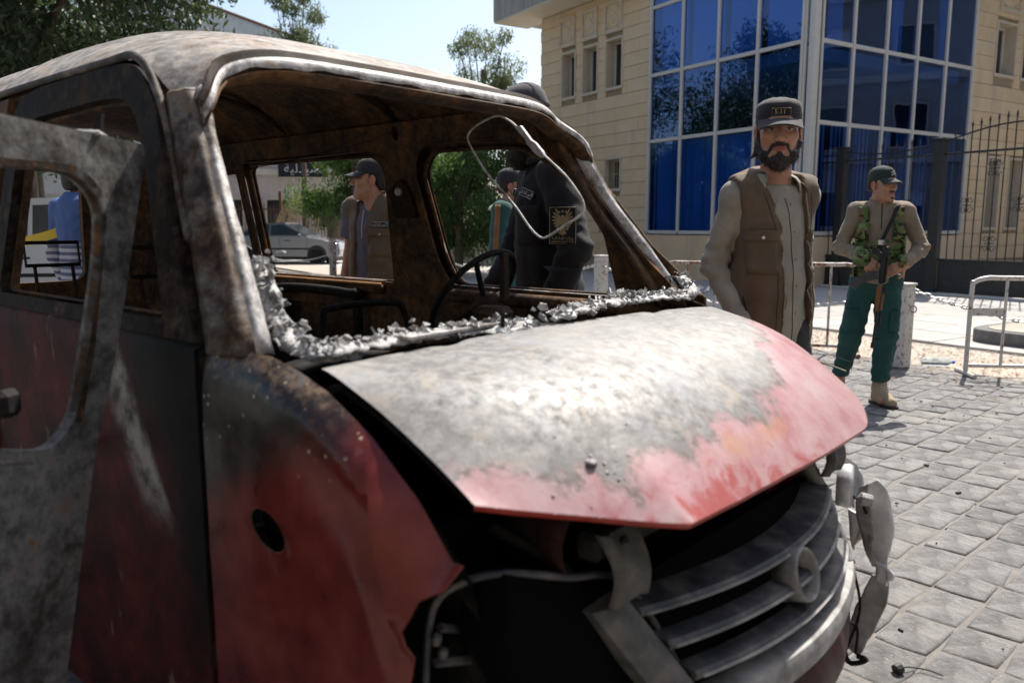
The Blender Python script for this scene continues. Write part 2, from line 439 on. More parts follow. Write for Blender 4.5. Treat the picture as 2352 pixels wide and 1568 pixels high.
# cores (behind the facing); the bay is hollow
def bx(name, x0, x1, y0, y1, z0, z1, m, bev=0, parent=bld):
    return MB().box(((x0+x1)/2, (y0+y1)/2, (z0+z1)/2), (abs(x1-x0), abs(y1-y0), abs(z1-z0)), bev=bev).build(name, m, parent)
# left facade panel (plane x = 0.06, facing -X), right facade (plane y = 0.06, facing -Y), with openings
def facade(axis, spans_h, openings, z0, z1, name):
    """core wall = rectangle strips round the openings"""
    lo, hi = spans_h
    out = [(lo, z0), (hi, z0), (hi, z1), (lo, z1)]
    holes = [[(a, c), (b, c), (b, d), (a, d)] for a, b, c, d in openings]
    if axis == 'L': mp = lambda h, z: (.07, h, z)
    else: mp = lambda h, z: (h, .07, z)
    V, F = cdt_panel(out, holes, 5.0, mp, 0)
    o = obj(name, mesh(name, V, F, mats=M_core), bld); md = o.modifiers.new('solid', 'SOLIDIFY'); md.thickness = .3; md.offset = 1 if axis == 'L' else -1
    return o
openL = [(8.15, 8.83, 5.02, 6.30), (7.12, 7.82, 5.02, 6.30), (6.06, 6.77, 5.02, 6.30), (6.05, 6.75, 2.30, 3.15), (6.30, 6.95, 1.30, 2.15), (8.6, 9.2, 1.30, 2.4)]
openR = [(7.0, 7.95, 5.08, 6.35), (8.3, 9.4, 5.08, 6.35), (7.05, 7.7, 1.25, 3.05), (8.1, 8.8, 1.25, 3.05), (9.2, 9.9, 1.25, 3.05), (9.75, 10.7, 5.08, 6.35)]
facade('L', (4.95, 9.93), openL, 0, 7.55, 'wall'); facade('R', (5.98, 14), openR, 0, 7.55, 'wall')
bx('wall', .08, 10, 9.6, 9.9, 0, 7.5, M_core); bx('wall', .45, 14, 9.0, 9.3, 0, 7.5, M_core)
# stone courses: every block a piece
uni = MB().box((0, 0, 0), (1, 1, 1)); ublock = mesh('stone_block', uni.V, uni.F, mats=M_stone)
blk_stuff = MB(); blocks = []
for axis, lo, hi, ops in (('L', 4.95, 9.93, openL), ('R', 5.98, 10.9, openR)):
    z = .45; r_ = 0
    while z < 7.4:
        h = .335; x = lo-(.0 if r_ % 2 else .45)
        while x < hi:
            L = .9 if axis == 'L' else 1.0; a, b = max(x, lo), min(x+L, hi); x += L
            segs = [(a, b)]
            for (oa, ob, oc, od) in ops:
                if z+h > oc+.02 and z < od-.02:
                    ns = []
                    for (p, q) in segs:
                        if ob <= p or oa >= q: ns.append((p, q))
                        else:
                            if oa-p > .05: ns.append((p, oa))
                            if q-ob > .05: ns.append((ob, q))
                    segs = ns
            for (p, q) in segs:
                if q-p < .05: continue
                zz0, zz1 = z, z+h
                for (oa, ob, oc, od) in ops:      # trim vertically where an opening starts inside the course
                    pass
                w_ = q-p-.005; hh = h-.012; jut = rs.uniform(-.002, .002)
                if axis == 'L': ctr, dim = (.045+jut, (p+q)/2, z+h/2), (.07, w_, hh)
                else: ctr, dim = ((p+q)/2, .045+jut, z+h/2), (w_, .07, hh)
                blocks.append((ctr, dim, axis))
        z += h; r_ += 1
vis = [b for b in blocks if b[0][2] > 1.0]; vis.sort(key=lambda b: -b[0][2])
for i, (ctr, dim, ax) in enumerate(vis):
    if i < 299:
        o = obj('stone_block', ublock, bld, ctr); o.scale = dim
    else: blk_stuff.box(ctr, dim)
for b in blocks:
    if b[0][2] <= 1.0: blk_stuff.box(b[0], b[1])
o = blk_stuff.build('stone_blocks', M_stone, bld); o['kind'] = 'stuff'
# windows: deep reveals, frame, pane, (bars)
def window(axis, a, b, c, d, bars=False, big=False):
    T = (lambda h, dep, z: (dep, h, z)) if axis == 'L' else (lambda h, dep, z: (h, dep, z))
    def bb(m, h0, h1, d0, d1, z0, z1):
        p, q = T((h0+h1)/2, (d0+d1)/2, (z0+z1)/2), T(h1-h0, d1-d0, z1-z0); m.box(p, tuple(abs(v) for v in q)); return m
    m = MB()
    bb(m, a-.02, a+.03, -.012, .42, c, d); bb(m, b-.03, b+.02, -.012, .42, c, d); bb(m, a-.02, b+.02, -.014, .42, d-.03, d+.03); bb(m, a-.05, b+.05, -.03, .42, c-.05, c+.02)
    w_ = m.build('window', M_trim, bld)
    m = MB(); e = .05
    for h0, h1, z0, z1 in ((a+.03, a+.03+e, c+.02, d-.03), (b-.03-e, b-.03, c+.02, d-.03), (a+.03+e, b-.03-e, d-.03-e, d-.03), (a+.03+e, b-.03-e, c+.02, c+.02+e)): bb(m, h0, h1, .30, .36, z0, z1)
    if big: bb(m, (a+b)/2-.02, (a+b)/2+.02, .302, .358, c+.07, d-.08)
    m.build('frame', M_alu, w_); bb(MB(), a+.03, b-.03, .335, .345, c+.02, d-.03).build('pane', M_wglass, w_)
    if bars:
        m = MB()
        for h in np.linspace(a+.08, b-.08, 6): bb(m, h-.01, h+.01, .12, .14, c, d)
        bb(m, a, b, .125, .135, (c+d)/2-.01, (c+d)/2+.01); m.build('bars', M_core, w_)
for i, q in enumerate(openL): window('L', *q, bars=i > 2)
for i, q in enumerate(openR): window('R', *q, big=i in (1, 5))
def deco(axis, a, b, c, d):
    T = (lambda h, dep, z: (dep, h, z)) if axis == 'L' else (lambda h, dep, z: (h, dep, z))
    m = MB(); e = .09
    for h0, h1, z0, z1 in ((a, a+e, c, d), (b-e, b, c, d), (a+e, b-e, d-e, d), (a+e, b-e, c, c+e)):
        m.box(T((h0+h1)/2, -.01, (z0+z1)/2), tuple(abs(v) for v in T(h1-h0, .08, z1-z0)))
    p = m.build('relief_panel', M_trim, bld)
    m = MB(); m.box(T((a+b)/2, .012, (c+d)/2), tuple(abs(v) for v in T(b-a-2*e, .02, d-c-2*e))); m.build('panel_field', M_stone, p)
    cx_, cz_, rx, rz = (a+b)/2, (c+d)/2, (b-a)/2-e-.06, (d-c)/2-e-.06
    def diamond(rx, rz, dep):
        m = MB(); V = [T(cx_+rx, .002, cz_), T(cx_, .002, cz_+rz), T(cx_-rx, .002, cz_), T(cx_, .002, cz_-rz)]
        V2 = [T(cx_+rx*.82, dep, cz_), T(cx_, dep, cz_+rz*.82), T(cx_-rx*.82, dep, cz_), T(cx_, dep, cz_-rz*.82)]
        return m.loft([V, V2])
    diamond(rx*.72, rz*.72, -.03).build('diamond', M_trim, p)
    for sx in (-1, 1):
        for sz in (-1, 1):
            m = MB(); V = [T(cx_+sx*rx, .002, cz_+sz*rz), T(cx_+sx*rx, .002, cz_+sz*rz*.45), T(cx_+sx*rx*.45, .002, cz_+sz*rz)]
            V2 = [T(cx_+sx*rx, -.02, cz_+sz*rz), T(cx_+sx*rx, -.02, cz_+sz*rz*.5), T(cx_+sx*rx*.5, -.02, cz_+sz*rz)]
            m.loft([V, V2]); m.build('corner_relief', M_trim, p)
for a, b in ((8.17, 8.91), (7.14, 7.87), (6.08, 6.84)): deco('L', a, b, 6.46, 7.28)
for a, b in ((7.0, 8.0), (8.4, 9.3)): deco('R', a, b, 6.60, 7.30)
# eave / roof slab: soffit and stained fascia, over left and right facades
prof = [(-.95, 11.1), (-.95, 5.05), (.3, 5.05), (.3, 11.1)]
MB().prism(prof, 7.50, 7.56).build('soffit', M_soff, bld)
MB().prism([(-.96, 11.12), (-.96, 5.04), (14, 5.04), (14, 11.12)], 7.565, BH).build('eave_fascia', M_conc, bld)
MB().prism([(6.05, -.9), (14, -.9), (14, 5.0), (6.05, 5.0)], 7.5, BH).build('eave_fascia', M_conc, bld)
# ---- glass bay
LY = [.22, 1.40, 2.56, 3.72, 4.86]; RX = [.10, 1.20, 2.36, 3.52, 4.70, 5.86]; ZR = [1.15, 3.45, 5.08, 6.72, 8.36, 9.6]
bay = bld
for y in LY: MB().box((-.06, y, 5.4), (.09, .075, 8.5), bev=.012).build('mullion', M_alu, bay)
for x in RX[1:]: MB().box((x, -.06, 5.4), (.075, .09, 8.5), bev=.012).build('mullion', M_alu, bay)
m = MB().box((-.03, -.03, 5.4), (.17, .17, 8.5), bev=.02); m.build('corner_post', M_alu, bay)
m = MB().box((-.07, .145, 5.4), (.06, .06, 8.5), bev=.012).box((.16, -.07, 5.4), (.06, .06, 8.5), bev=.012); m.build('corner_trim', M_alu, bay)
for z in ZR:
    for a, b in zip(LY[:-1], LY[1:]): MB().box((-.055, (a+b)/2, z), (.07, b-a-.078, .085), bev=.012).build('transom', M_alu, bay)
    for a, b in zip(RX[:-1], RX[1:]): MB().box(((a+b)/2, -.055, z), (b-a-.078, .07, .085), bev=.012).build('transom', M_alu, bay)
for z0, z1 in zip(ZR[:-1], ZR[1:]):
    for a, b in zip(LY[:-1], LY[1:]): MB().box((-.04, (a+b)/2, (z0+z1)/2), (.008, b-a-.06, z1-z0-.06)).build('glass_pane', M_glass, bay, rot=(0, 0, rs.normal(0, .0015)))
    for a, b in zip(RX[:-1], RX[1:]): MB().box(((a+b)/2, -.04, (z0+z1)/2), (b-a-.06, .008, z1-z0-.06)).build('glass_pane', M_glass, bay, rot=(0, 0, rs.normal(0, .0015)))
bx('sill_wall', -.07, .25, .02, 4.95, 0, 1.08, M_stone); bx('sill_wall', .26, 5.98, -.07, .25, 0, 1.08, M_stone)
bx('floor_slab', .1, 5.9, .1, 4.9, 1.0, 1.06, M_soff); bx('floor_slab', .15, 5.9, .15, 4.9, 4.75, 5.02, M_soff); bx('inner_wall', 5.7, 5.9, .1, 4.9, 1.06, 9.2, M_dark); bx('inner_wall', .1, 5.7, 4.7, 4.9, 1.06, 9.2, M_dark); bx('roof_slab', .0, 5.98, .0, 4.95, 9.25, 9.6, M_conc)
for y in np.arange(.3, 4.8, .13):       # vertical blinds behind the lowest and top rows
    if True: MB().box((.10, y, 2.25), (.006, .125, 2.3), R(25 if int(y*9) % 3 else 60)).build('blind_slat', M_blind, bay)
for x in np.arange(.3, 5.7, .14):
    if (x*5) % 4 < 3: MB().box((x, .10, 2.3), (.13, .006, 2.3), R(20 if int(x*9) % 3 else 60)).build('blind_slat', M_blind, bay)
for (y, w_) in ((.8, 1.05), (1.95, .9), (3.1, 1.0), (4.25, .95)): MB().box((.16, y, 6.9), (.02, w_, 3.6)).build('curtain', M_blind, bay)
for (x, w_) in ((.9, .5), (3.1, .4), (5.0, .5)): MB().box((x, .2, 6.9), (w_, .02, 3.6)).build('curtain', M_blind, bay)
# ================================================================ iron gate fence from the bay corner towards the street
M_iron = surf('black_iron', [(.3, (.012, .012, .013)), (.7, (.028, .027, .027))], 12, 4, .45, bump=.1)
FX = .667
gate = empty('iron_gate_fence', BC+SN*FX, BR, 'black wrought iron fence with spear tops, scrolls and solid lower panels', 'fence')
def fbar(name, y0, y1, z0, z1, t=.03, bev=.004): return MB().box((0, (y0+y1)/2, (z0+z1)/2), (t, abs(y1-y0), z1-z0), bev=bev).build(name, M_iron, gate)
for y in (-.35, -2.43, -5.2): MB().box((0, y, 1.47), (.16, .20, 2.86), bev=.01).box((0, y, 2.92), (.19, .23, .04), bev=.01).build('post', M_iron, gate)
def topz(y):
    if y > -.35: return 2.78
    if y > -2.4: t = (y+2.4)/2.05; return 2.84-.10*math.sin(math.pi*t)**1.0
    t = (-2.43-y)/2.8; return 2.84+.26*math.sin(math.pi*min(t, 1))**1.0
for (ya, yb) in ((.55, -.25), (-.46, -2.32), (-2.54, -5.1)):
    n = 14; ys = np.linspace(ya, yb, n)
    MB().tube([(0, y, topz(y)) for y in ys], .016, 6).build('top_rail', M_iron, gate)
    fbar('lower_rail', ya, yb, 2.62, 2.66, .035); fbar('panel', ya-.01, yb+.01, .07, .66, .012, 0)
    m = MB(); zc = .365
    for z in (.07, .66): m.box((0, (ya+yb)/2, z+.02), (.05, abs(yb-ya)-.005, .05), bev=.005)
    m.build('panel_frame', M_iron, gate)
    nb = int(abs(yb-ya)/.157); bars = np.linspace(ya, yb, nb+2)[1:-1]
    for i, y in enumerate(bars):
        zt = topz(y)+.05
        m = MB().tube([(0, y, .70), (0, y, zt+.03)], .012, 6)
        m.lathe([(.004, 0), (.018, .012), (.010, .03), (.022, .05), (.016, .075), (.003, .135)], (0, y, zt+.02), 6)
        m.build('spear_bar', M_iron, gate)
    # scrolls
    def scroll(y, z, s, r0, flip):
        pts = []
        for k in range(26):
            t = k/25; a = -1.2+t*7.4; rr = r0*(1-.78*t); pts.append((0, y+s*(r0+.01-math.cos(a)*rr*.85 if False else (r0*1.05-rr*math.cos(a-1.9)*.9)), z+flip*(rr*math.sin(a-1.9)*1.0+.10)))
        return pts
    for y, zs in [(bars[k], z) for k, z in ((2, 1.69), (5, 2.33), (5, 1.0), (8, 1.69), (11, 2.33)) if k < len(bars)]:
        m = MB()
        for s_ in (-1, 1):
            for fl in (-1, 1): m.tube(scroll(y, zs, s_, .062, fl), .007, 5)
        m.box((0, y, zs), (.022, .17, .018), bev=.003).box((0, y, zs), (.026, .03, .26), bev=.004); m.build('scroll', M_iron, gate)
g2 = MB().tube([BC+SN*(FX-.12)+SD*.5+np.array([0, 0, .03]), BC+SN*(FX-.12)+SD*(-5.2)+np.array([0, 0, .03])], .03, 8)
tag(g2.build('gate_track', M_alu), 'pale metal gate rail running along the foot of the iron fence', 'rail')
# ================================================================ street furniture
g = G('chipped_white_paint'); f = g.noise(26, 7, .7); f2 = g.noise(5, 5)
c = g.ramp(f2, [(.3, (.50, .48, .45)), (.7, (.62, .60, .57))]); c = g.mix(g.step(f, .56, .62), c, (.17, .075, .035)); g.set(c, .5); g.bump(f, .25, .002); M_wpaint = g.m
g = G('rusty_paint'); f = g.noise(18, 7, .7, stretch=(1, 1, .5)); c = g.ramp(g.noise(4, 4), [(.3, (.44, .40, .36)), (.7, (.54, .50, .46))]); c = g.mix(g.step(f, .47, .56), c, (.20, .085, .04)); g.set(c, .6); g.bump(f, .3, .002); M_rpaint = g.m
M_zinc = surf('chain_zinc', [(.3, (.48, .48, .47)), (.7, (.62, .62, .60))], 20, 3, .4, metal=.7, bump=0)
def barricade(org, rz, L, label, m, H=.87):
    o = empty('crowd_barrier', org, rz, label, 'barrier', 'crowd barriers along the street edge')
    r = .021; c = .12
    path = crv([(0, 0, .05), (0, 0, H-c), (.02, 0, H-.035), (c, 0, H), (c+.1, 0, H)], 22)
    p2 = [(L-x, y, z) for x, y, z in path][::-1]
    MB().tube(list(path)+p2, r, 8).build('frame', m, o)
    MB().tube([(-.0, 0, .09), (L, 0, .09)], .018, 8).build('bottom_rail', m, o)
    n = max(2, int(L/.28))
    for k in range(1, n):
        x = L*k/n; MB().tube([(x, 0, .09), (x, 0, H)], .013, 7).build('bar', m, o)
    MB().box((L/n/2, 0, .57), (L/n-.02, .008, .07)).build('plate', m, o)
    for x in (.0, L):
        MB().tube([(x, -.20, .022), (x, .20, .022)], .02, 8).tube([(x, 0, .02), (x, 0, .06)], .02, 8).build('foot', m, o)
    return o
d = atz(2200, 866)
barricade((4.06, 7.02, 0), R(-8), 2.0, 'chipped white crowd barrier at the right edge near the bottle', M_wpaint)
barricade((1.62, 8.7, 0), R(-17), 2.02, 'rust streaked crowd barrier behind the green trousered guard', M_rpaint, .93)
def bollard(p, h, label, m=None):
    o = empty('bollard', p, R(32), label, 'bollard', 'bollards along the dirt strip')
    MB().box((0, 0, h/2), (.15, .15, h), bev=.012).build('post', m or M_wpaint, o); MB().box((0, 0, h+.008), (.165, .165, .02), bev=.005).build('cap', m or M_wpaint, o)
    MB().tube([(0, -.08+.035*math.cos(t), h-.22+.035*math.sin(t)) if False else (.0, -.105-.03*math.cos(t), h-.22+.03*math.sin(t)) for t in np.linspace(0, 6.28, 13)[:-1]], .007, 5, closed=True).build('chain_ring', M_rpaint, o)
    return o
b1 = atz(2064, 843); tops = []
bollard((b1[0], b1[1], 0), .78, 'square white bollard with rust chips beside the guard')
p = [11.14*.1115, 11.14]; bollard((p[0], p[1], 0), .90, 'white bollard behind the man in black uniform')
p3 = aty(763, 560, 20.6); bollard((p3[0], p3[1], 0), .98, 'far white bollard with rusty foot in front of the silver car', M_rpaint)
M_concb = M_wpaint
def chain(a, b, sag, label, n=None, r=.007):
    a, b = np.array(a), np.array(b); L = np.linalg.norm(b-a); n = n or int(L/.05)
    o = empty('chain', a, 0, label, 'chain', 'chains between bollards')
    P = [a+(b-a)*t-np.array([0, 0, sag*4*t*(1-t)]) for t in np.linspace(0, 1, n+1)]
    m = MB()
    for i in range(n):
        d = P[i+1]-P[i]; l = np.linalg.norm(d); c_ = (P[i]+P[i+1])/2-a; u = d/l
        x, y_, _ = frame_from(u); s = x if i % 2 else y_
        pts = [c_+u*l*.62*math.cos(t)+s*l*.30*math.sin(t) for t in np.linspace(0, 2*math.pi, 11)[:-1]]
        m.tube(pts, r, 5, closed=True)
    m.build('links', M_zinc, o); return o
bt = np.array([b1[0], b1[1], .68])
chain(bt+np.array([.08, -.02, .05]), (6.15, 5.6, .55), .22, 'pale link chain from the bollard sweeping behind the right barrier')
chain(bt+np.array([-.08, .02, .0]), (1.24, 11.1, .78), .30, 'link chain hanging low behind the guard')
chain((1.2, 11.2, .78), aty(1010, 590, 15.5), .25, 'link chain running left from the bollard behind the man in black')
chain((p3[0], p3[1], .62), aty(560, 560, 25), .35, 'far link chain in front of the silver car')
# water bottle
M_pet = G('clear_bottle'); M_pet.set((.75, .88, .97), .06, Transmission_Weight=.85, IOR=1.33); M_pet = M_pet.m
M_bcap = surf('blue_cap', [(.3, (.02, .08, .5)), (.7, (.03, .1, .6))], 5, 2, .4, bump=0)
q = atz(2152, 840); wb_ = empty('water_bottle', (q[0], q[1], .0), R(-12), 'clear plastic water bottle with blue cap lying on the dirt', 'bottle')
prof = [(.002, -.14), (.034, -.138), (.040, -.125)]+[(.040-(.004 if k % 2 else 0), -.11+k*.018) for k in range(10)]+[(.040, .075), (.03, .10), (.015, .118), (.014, .13)]
MB().lathe(prof, (0, 0, .041), 20, (1, 0, 0)).build('body', M_pet, wb_, smooth=True)
MB().lathe([(.002, .151), (.016, .151), (.017, .127), (.002, .127)], (0, 0, .041), 14, (1, 0, 0)).build('cap', M_bcap, wb_, smooth=False)
# ================================================================ burnt van (local frame: x = u rearwards, y = v towards the camera side, z up)
VA = R(48.5); VR_ = np.array([-math.sin(VA), math.cos(VA), 0]); VL = np.array([math.cos(VA), math.sin(VA), 0])
VU0, VCEN = .592881, 1.553391
def w2v(p): p = np.asarray(p, float); return np.array([p@VR_-VU0, VCEN-p@VL, p[2]])
def v2w(u, v, z): return (u+VU0)*VR_+(VCEN-v)*VL+np.array([0, 0, z])
def pv(x, y, v): d = ray(x, y); return w2v(CO+d*((VCEN-v-CO@VL)/(d@VL)))
def pu(x, y, u): d = ray(x, y); return w2v(CO+d*((u+VU0-CO@VR_)/(d@VR_)))
van = empty('burnt_van', v2w(0, 0, 0), R(138.5), 'burnt out red van with scorched roof, popped bonnet and missing glass', 'van')
# ---- materials (object space of the van)
def burnt(name, cols, sc=6, metal=.35, rough=.55, soot=.5, speck=None, bump=.25, spec=.18):
    g = G(name); f = g.noise(sc, 10, .74); c = g.ramp(f, [(.5+(p_-.5)*.72, c_) for p_, c_ in cols])
    f2 = g.noise(sc*.35, 5, .6, dist=.6); c = g.mix(g.ma('MULTIPLY', g.step(f2, .46, .60), soot), c, (.022, .019, .017)); c = g.mix(1., c, g.ramp(g.noise(sc*4, 8, .75), [(.35, .55), (.65, 1.25)]), 'MULTIPLY')
    f3 = g.noise(sc*9, 5, .7)
    if speck: c = g.mix(g.step(f3, .60, .70), c, speck)
    g.set(c, g.n('MapRange', _0=f, _1=.3, _2=.7, _3=rough-.10, _4=rough+.2).outputs[0], metal*.2, Specular_IOR_Level=spec)
    g.bump(f3, bump, .004); g.bump(g.noise(sc*2.5, 4), bump*.8, .01); return g.m
M_roof = burnt('burnt_roof', [(.30, (.22, .155, .11)), (.42, (.36, .295, .24)), (.52, (.36, .35, .335)), (.62, (.48, .43, .37)), (.75, (.38, .26, .17))], 5.5, .3, .6, .30, (.44, .41, .38))
M_scorch = burnt('scorched_steel', [(.28, (.018, .012, .008)), (.42, (.085, .054, .034)), (.52, (.115, .108, .10)), (.60, (.185, .16, .13)), (.72, (.125, .062, .026))], 7.5, .3, .55, .85)
M_scdark = burnt('sooty_shaded_steel', [(.28, (.006, .005, .004)), (.45, (.020, .014, .010)), (.55, (.036, .029, .023)), (.64, (.060, .046, .034)), (.74, (.075, .032, .011))], 8, .25, .65, .6, None, .3, .06)  # darker scorched steel: soot, plus the near side's shade put into the colour
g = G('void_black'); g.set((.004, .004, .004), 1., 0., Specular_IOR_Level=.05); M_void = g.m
M_bare = burnt('bare_flange', [(.30, (.20, .15, .11)), (.43, (.46, .44, .42)), (.62, (.64, .63, .62)), (.78, (.28, .17, .09))], 9, .45, .42, .2)
M_rust = burnt('rusty_interior', [(.28, (.022, .015, .012)), (.42, (.078, .046, .028)), (.55, (.125, .070, .038)), (.66, (.195, .095, .038)), (.78, (.08, .065, .054))], 7, .25, .7, .45, (.20, .085, .03), .35)
M_rustd = burnt('dark_rust', [(.3, (.012, .009, .008)), (.5, (.04, .025, .017)), (.7, (.075, .045, .028))], 8, .2, .75, .5)
M_char2 = burnt('charred_black', [(.3, (.006, .006, .006)), (.55, (.016, .015, .014)), (.75, (.04, .037, .034))], 12, .1, .7, .4)
M_doorg = burnt('ash_grey_door', [(.26, (.05, .043, .037)), (.40, (.115, .105, .094)), (.52, (.16, .158, .152)), (.64, (.195, .19, .18)), (.76, (.17, .075, .025))], 7.5, .25, .62, .45, None, .3, .1)
M_grill = surf('dusty_plastic', [(.38, (.030, .030, .034)), (.5, (.062, .062, .066)), (.62, (.13, .12, .11))], 16, 9, .5, bump=.2, bsc=60)
M_greyp = surf('grey_plastic', [(.36, (.045, .042, .038)), (.5, (.085, .081, .075)), (.64, (.145, .13, .112))], 14, 8, .6, bump=.25, bsc=50)
M_chrome = surf('crumpled_chrome', [(.3, (.62, .63, .64)), (.7, (.82, .82, .82))], 12, 4, .22, metal=.85, bump=.5, bsc=16, bd=.01)
M_lampw = surf('lamp_housing', [(.36, (.50, .51, .52)), (.6, (.76, .77, .78))], 12, 7, .25, metal=.15, bump=.4, bsc=22, bd=.006)
# red paint with soot near the cabin
g = G('scorched_red_paint'); X_, Y_, Z_ = g.sep(g.co())
f = g.noise(5, 7, .6); f9 = g.noise(45, 5, .7)
c = g.ramp(f, [(.36, (.075, .0065, .005)), (.5, (.140, .016, .010)), (.64, (.195, .036, .023))])
sd_ = g.ma('ADD', g.ma('MULTIPLY', g.ma('SUBTRACT', X_, .60), 2.6), g.ma('MULTIPLY', g.ma('SUBTRACT', Z_, .93), 3.4))
sd_ = g.ma('ADD', sd_, g.ma('MULTIPLY', g.ma('SUBTRACT', g.noise(3.2, 6), .5), 2.6))
c = g.mix(g.step(sd_, -.15, .55), c, g.ramp(f9, [(.4, (.010, .008, .007)), (.65, (.032, .025, .020))]))
zz = g.ma('ADD', Z_, g.ma('MULTIPLY', g.ma('SUBTRACT', f9, .5), .12)); zz = g.ma('SUBTRACT', zz, g.ma('MULTIPLY', X_, .13))
c = g.mix(g.ma('MULTIPLY', g.step(zz, .94, 1.0), .85), c, g.ramp(f9, [(.42, (.07, .045, .03)), (.6, (.22, .145, .09))]))
c = g.mix(g.ma('MULTIPLY', g.step(g.noise(8, 6, stretch=(1, 1, .3)), .63, .7), .6), c, (.19, .17, .16))
c = g.mix(g.ma('MULTIPLY', g.step(g.vor(38), .16, .11), g.step(g.ma('ADD', zz, g.ma('MULTIPLY', g.ma('SUBTRACT', g.noise(6, 3), .5), .5)), .84, .92)), c, (.40, .30, .22))
g.set(c, g.n('MapRange', _0=f, _1=.3, _2=.7, _3=.22, _4=.42).outputs[0], .0, Specular_IOR_Level=.4); g.bump(f9, .08, .003); g.bump(g.noise(3, 3), .25, .03); M_red = g.m
# door skin: soot black, bare white streak, dark red
g = G('sooted_door_skin'); X_, Y_, Z_ = g.sep(g.co()); n5 = g.noise(4, 6)
c = g.ramp(g.noise(5, 7), [(.36, (.020, .004, .0035)), (.6, (.075, .010, .008))])
s1 = g.ma('ADD', g.ma('MULTIPLY', g.ma('SUBTRACT', .98, X_), 4.2), g.ma('MULTIPLY', g.ma('SUBTRACT', Z_, .80), 2.6)); s1 = g.ma('ADD', s1, g.ma('MULTIPLY', g.ma('SUBTRACT', n5, .5), 2.2))
c = g.mix(g.step(s1, -.75, .15), c, (.008, .007, .006)); c = g.mix(1., c, g.ramp(g.noise(11, 8, .75), [(.35, .5), (.65, 1.3)]), 'MULTIPLY')
ln = g.ma('SUBTRACT', g.ma('SUBTRACT', X_, 1.03), g.ma('MULTIPLY', g.ma('SUBTRACT', Z_, .72), .62)); ln = g.ma('ADD', ln, g.ma('MULTIPLY', g.ma('SUBTRACT', g.noise(9, 6), .5), .05))
band = g.ma('MULTIPLY', g.step(ln, -.04, .0), g.step(ln, .16, .05)); band = g.ma('MULTIPLY', band, g.step(Z_, .66, .80))
c = g.mix(g.ma('MULTIPLY', band, .9), c, g.ramp(g.noise(16, 7), [(.38, (.06, .052, .045)), (.58, (.30, .285, .26))]))
c = g.mix(g.ma('MULTIPLY', g.step(g.noise(14, 6, stretch=(1, 1, .3)), .62, .68), .5), c, (.21, .15, .10))
g.set(c, .6, 0., Specular_IOR_Level=.1); g.bump(g.noise(50, 5), .25, .004); M_dskin = g.m
def VS(z): return .80-(z-1.09)*.19 if z > 1.09 else .81-.01*max(0, (.5-z))
side = lambda sg, off=0.0: (lambda u, z: (u, sg*(VS(z)-off), z))
def panel(name, out, holes, m, sp=.05, mp=None, thick=.012, parent=van, auto=40):
    V, F = cdt_panel(out, holes, sp, mp, thick); me = mesh(name, V, F, mats=m); set_auto(me, auto); return obj(name, me, parent)
# ---------------------------------------------------------------- roof
ZC = [(1.06, 1.722), (1.12, 1.735), (1.4, 1.842), (1.8, 1.928), (2.2, 1.952), (3.0, 1.95), (3.6, 1.91), (3.95, 1.84)]
ZE = [(1.00, 1.590), (1.10, 1.598), (1.165, 1.612), (1.22, 1.655), (1.29, 1.702), (1.40, 1.716), (1.5, 1.722), (2.2, 1.728), (3.0, 1.725), (3.95, 1.70)]
def lerp(T, u): return float(np.interp(u, [t[0] for t in T], [t[1] for t in T]))
def smooth(T, u, k=1.): return sum(lerp(T, u+d*k)*w_ for d, w_ in ((-.12, .2), (-.06, .2), (0, .2), (.06, .2), (.12, .2)))
def roof_pt(s, q, off=0.0):
    q = q*2-1; ca_ = min(max((abs(q)-.84)/.16, 0), 1); uf = 1.10+.06*abs(q)**2.2-.10*ca_*ca_*(3-2*ca_); u = uf+(3.95-uf)*s**1.15
    ze, zc = smooth(ZE, u, .3), smooth(ZC, u); nexp = 3.1 if u > 1.42 else 3.1+(1.42-u)/.32*4.6
    v = .693*np.sign(q)*abs(q)**.93; z = ze+(zc-ze)*(1-abs(q)**nexp)
    bump_ = .004*snoise(np.array([u*1.0, v, 0]), 5, 2)
    dent = -.016*math.exp(-((u-2.5)/.07)**2)*(.5+.5*q)-.010*math.exp(-((u-(1.72-.2*q))/.018)**2)
    return (u, v*(1-off*.4), z+bump_+dent-off)
o = MB().grid(lambda s, q: roof_pt(s, q), 70, 49).build('roof', M_roof, van, smooth=True)
MB().grid(lambda s, q: roof_pt(s, q, .022), 40, 31).build('roof_lining', M_rust, o, smooth=True)
# pressed groove and bare flange over the windscreen
def hdr(q, du, dz): u, v, z = roof_pt(0, q); return (u+du*(1-.35*abs(q*2-1)**4), v*(1-.045*0), z+dz)
rag = lambda q: .006*math.sin(q*41)+.004*math.sin(q*97+1)
MB().grid(lambda s, q: hdr(q, [-.003, -.016, -.020, -.030, -.036][min(4, int(s*4+.01))], [.0, -.006, -.018, -.021, -.023][min(4, int(s*4+.01))]), 5, 60).build('header_groove', M_rustd, o, smooth=True)
MB().grid(lambda s, q: hdr(q, -.036-.022*s+.012*s*s, -.023-(.024+.5*rag(q))*s), 4, 80).build('windscreen_flange', M_bare, van, smooth=True, solid=.004)
MB().grid(lambda s, q: hdr(q, -.05+.10*s, -.055-.018*math.sin(math.pi*s)), 6, 40).build('header_rail', M_rust, van, smooth=True, solid=.006)
for u_ in (1.95, 2.75): MB().grid(lambda s, q: (u_+.05*s, (q*2-1)*.64, smooth(ZC, u_)-.05-.13*abs(q*2-1)**3.2-.02*math.sin(math.pi*s)), 4, 24).build('roof_bow', M_rustd, van, smooth=True, solid=.004)
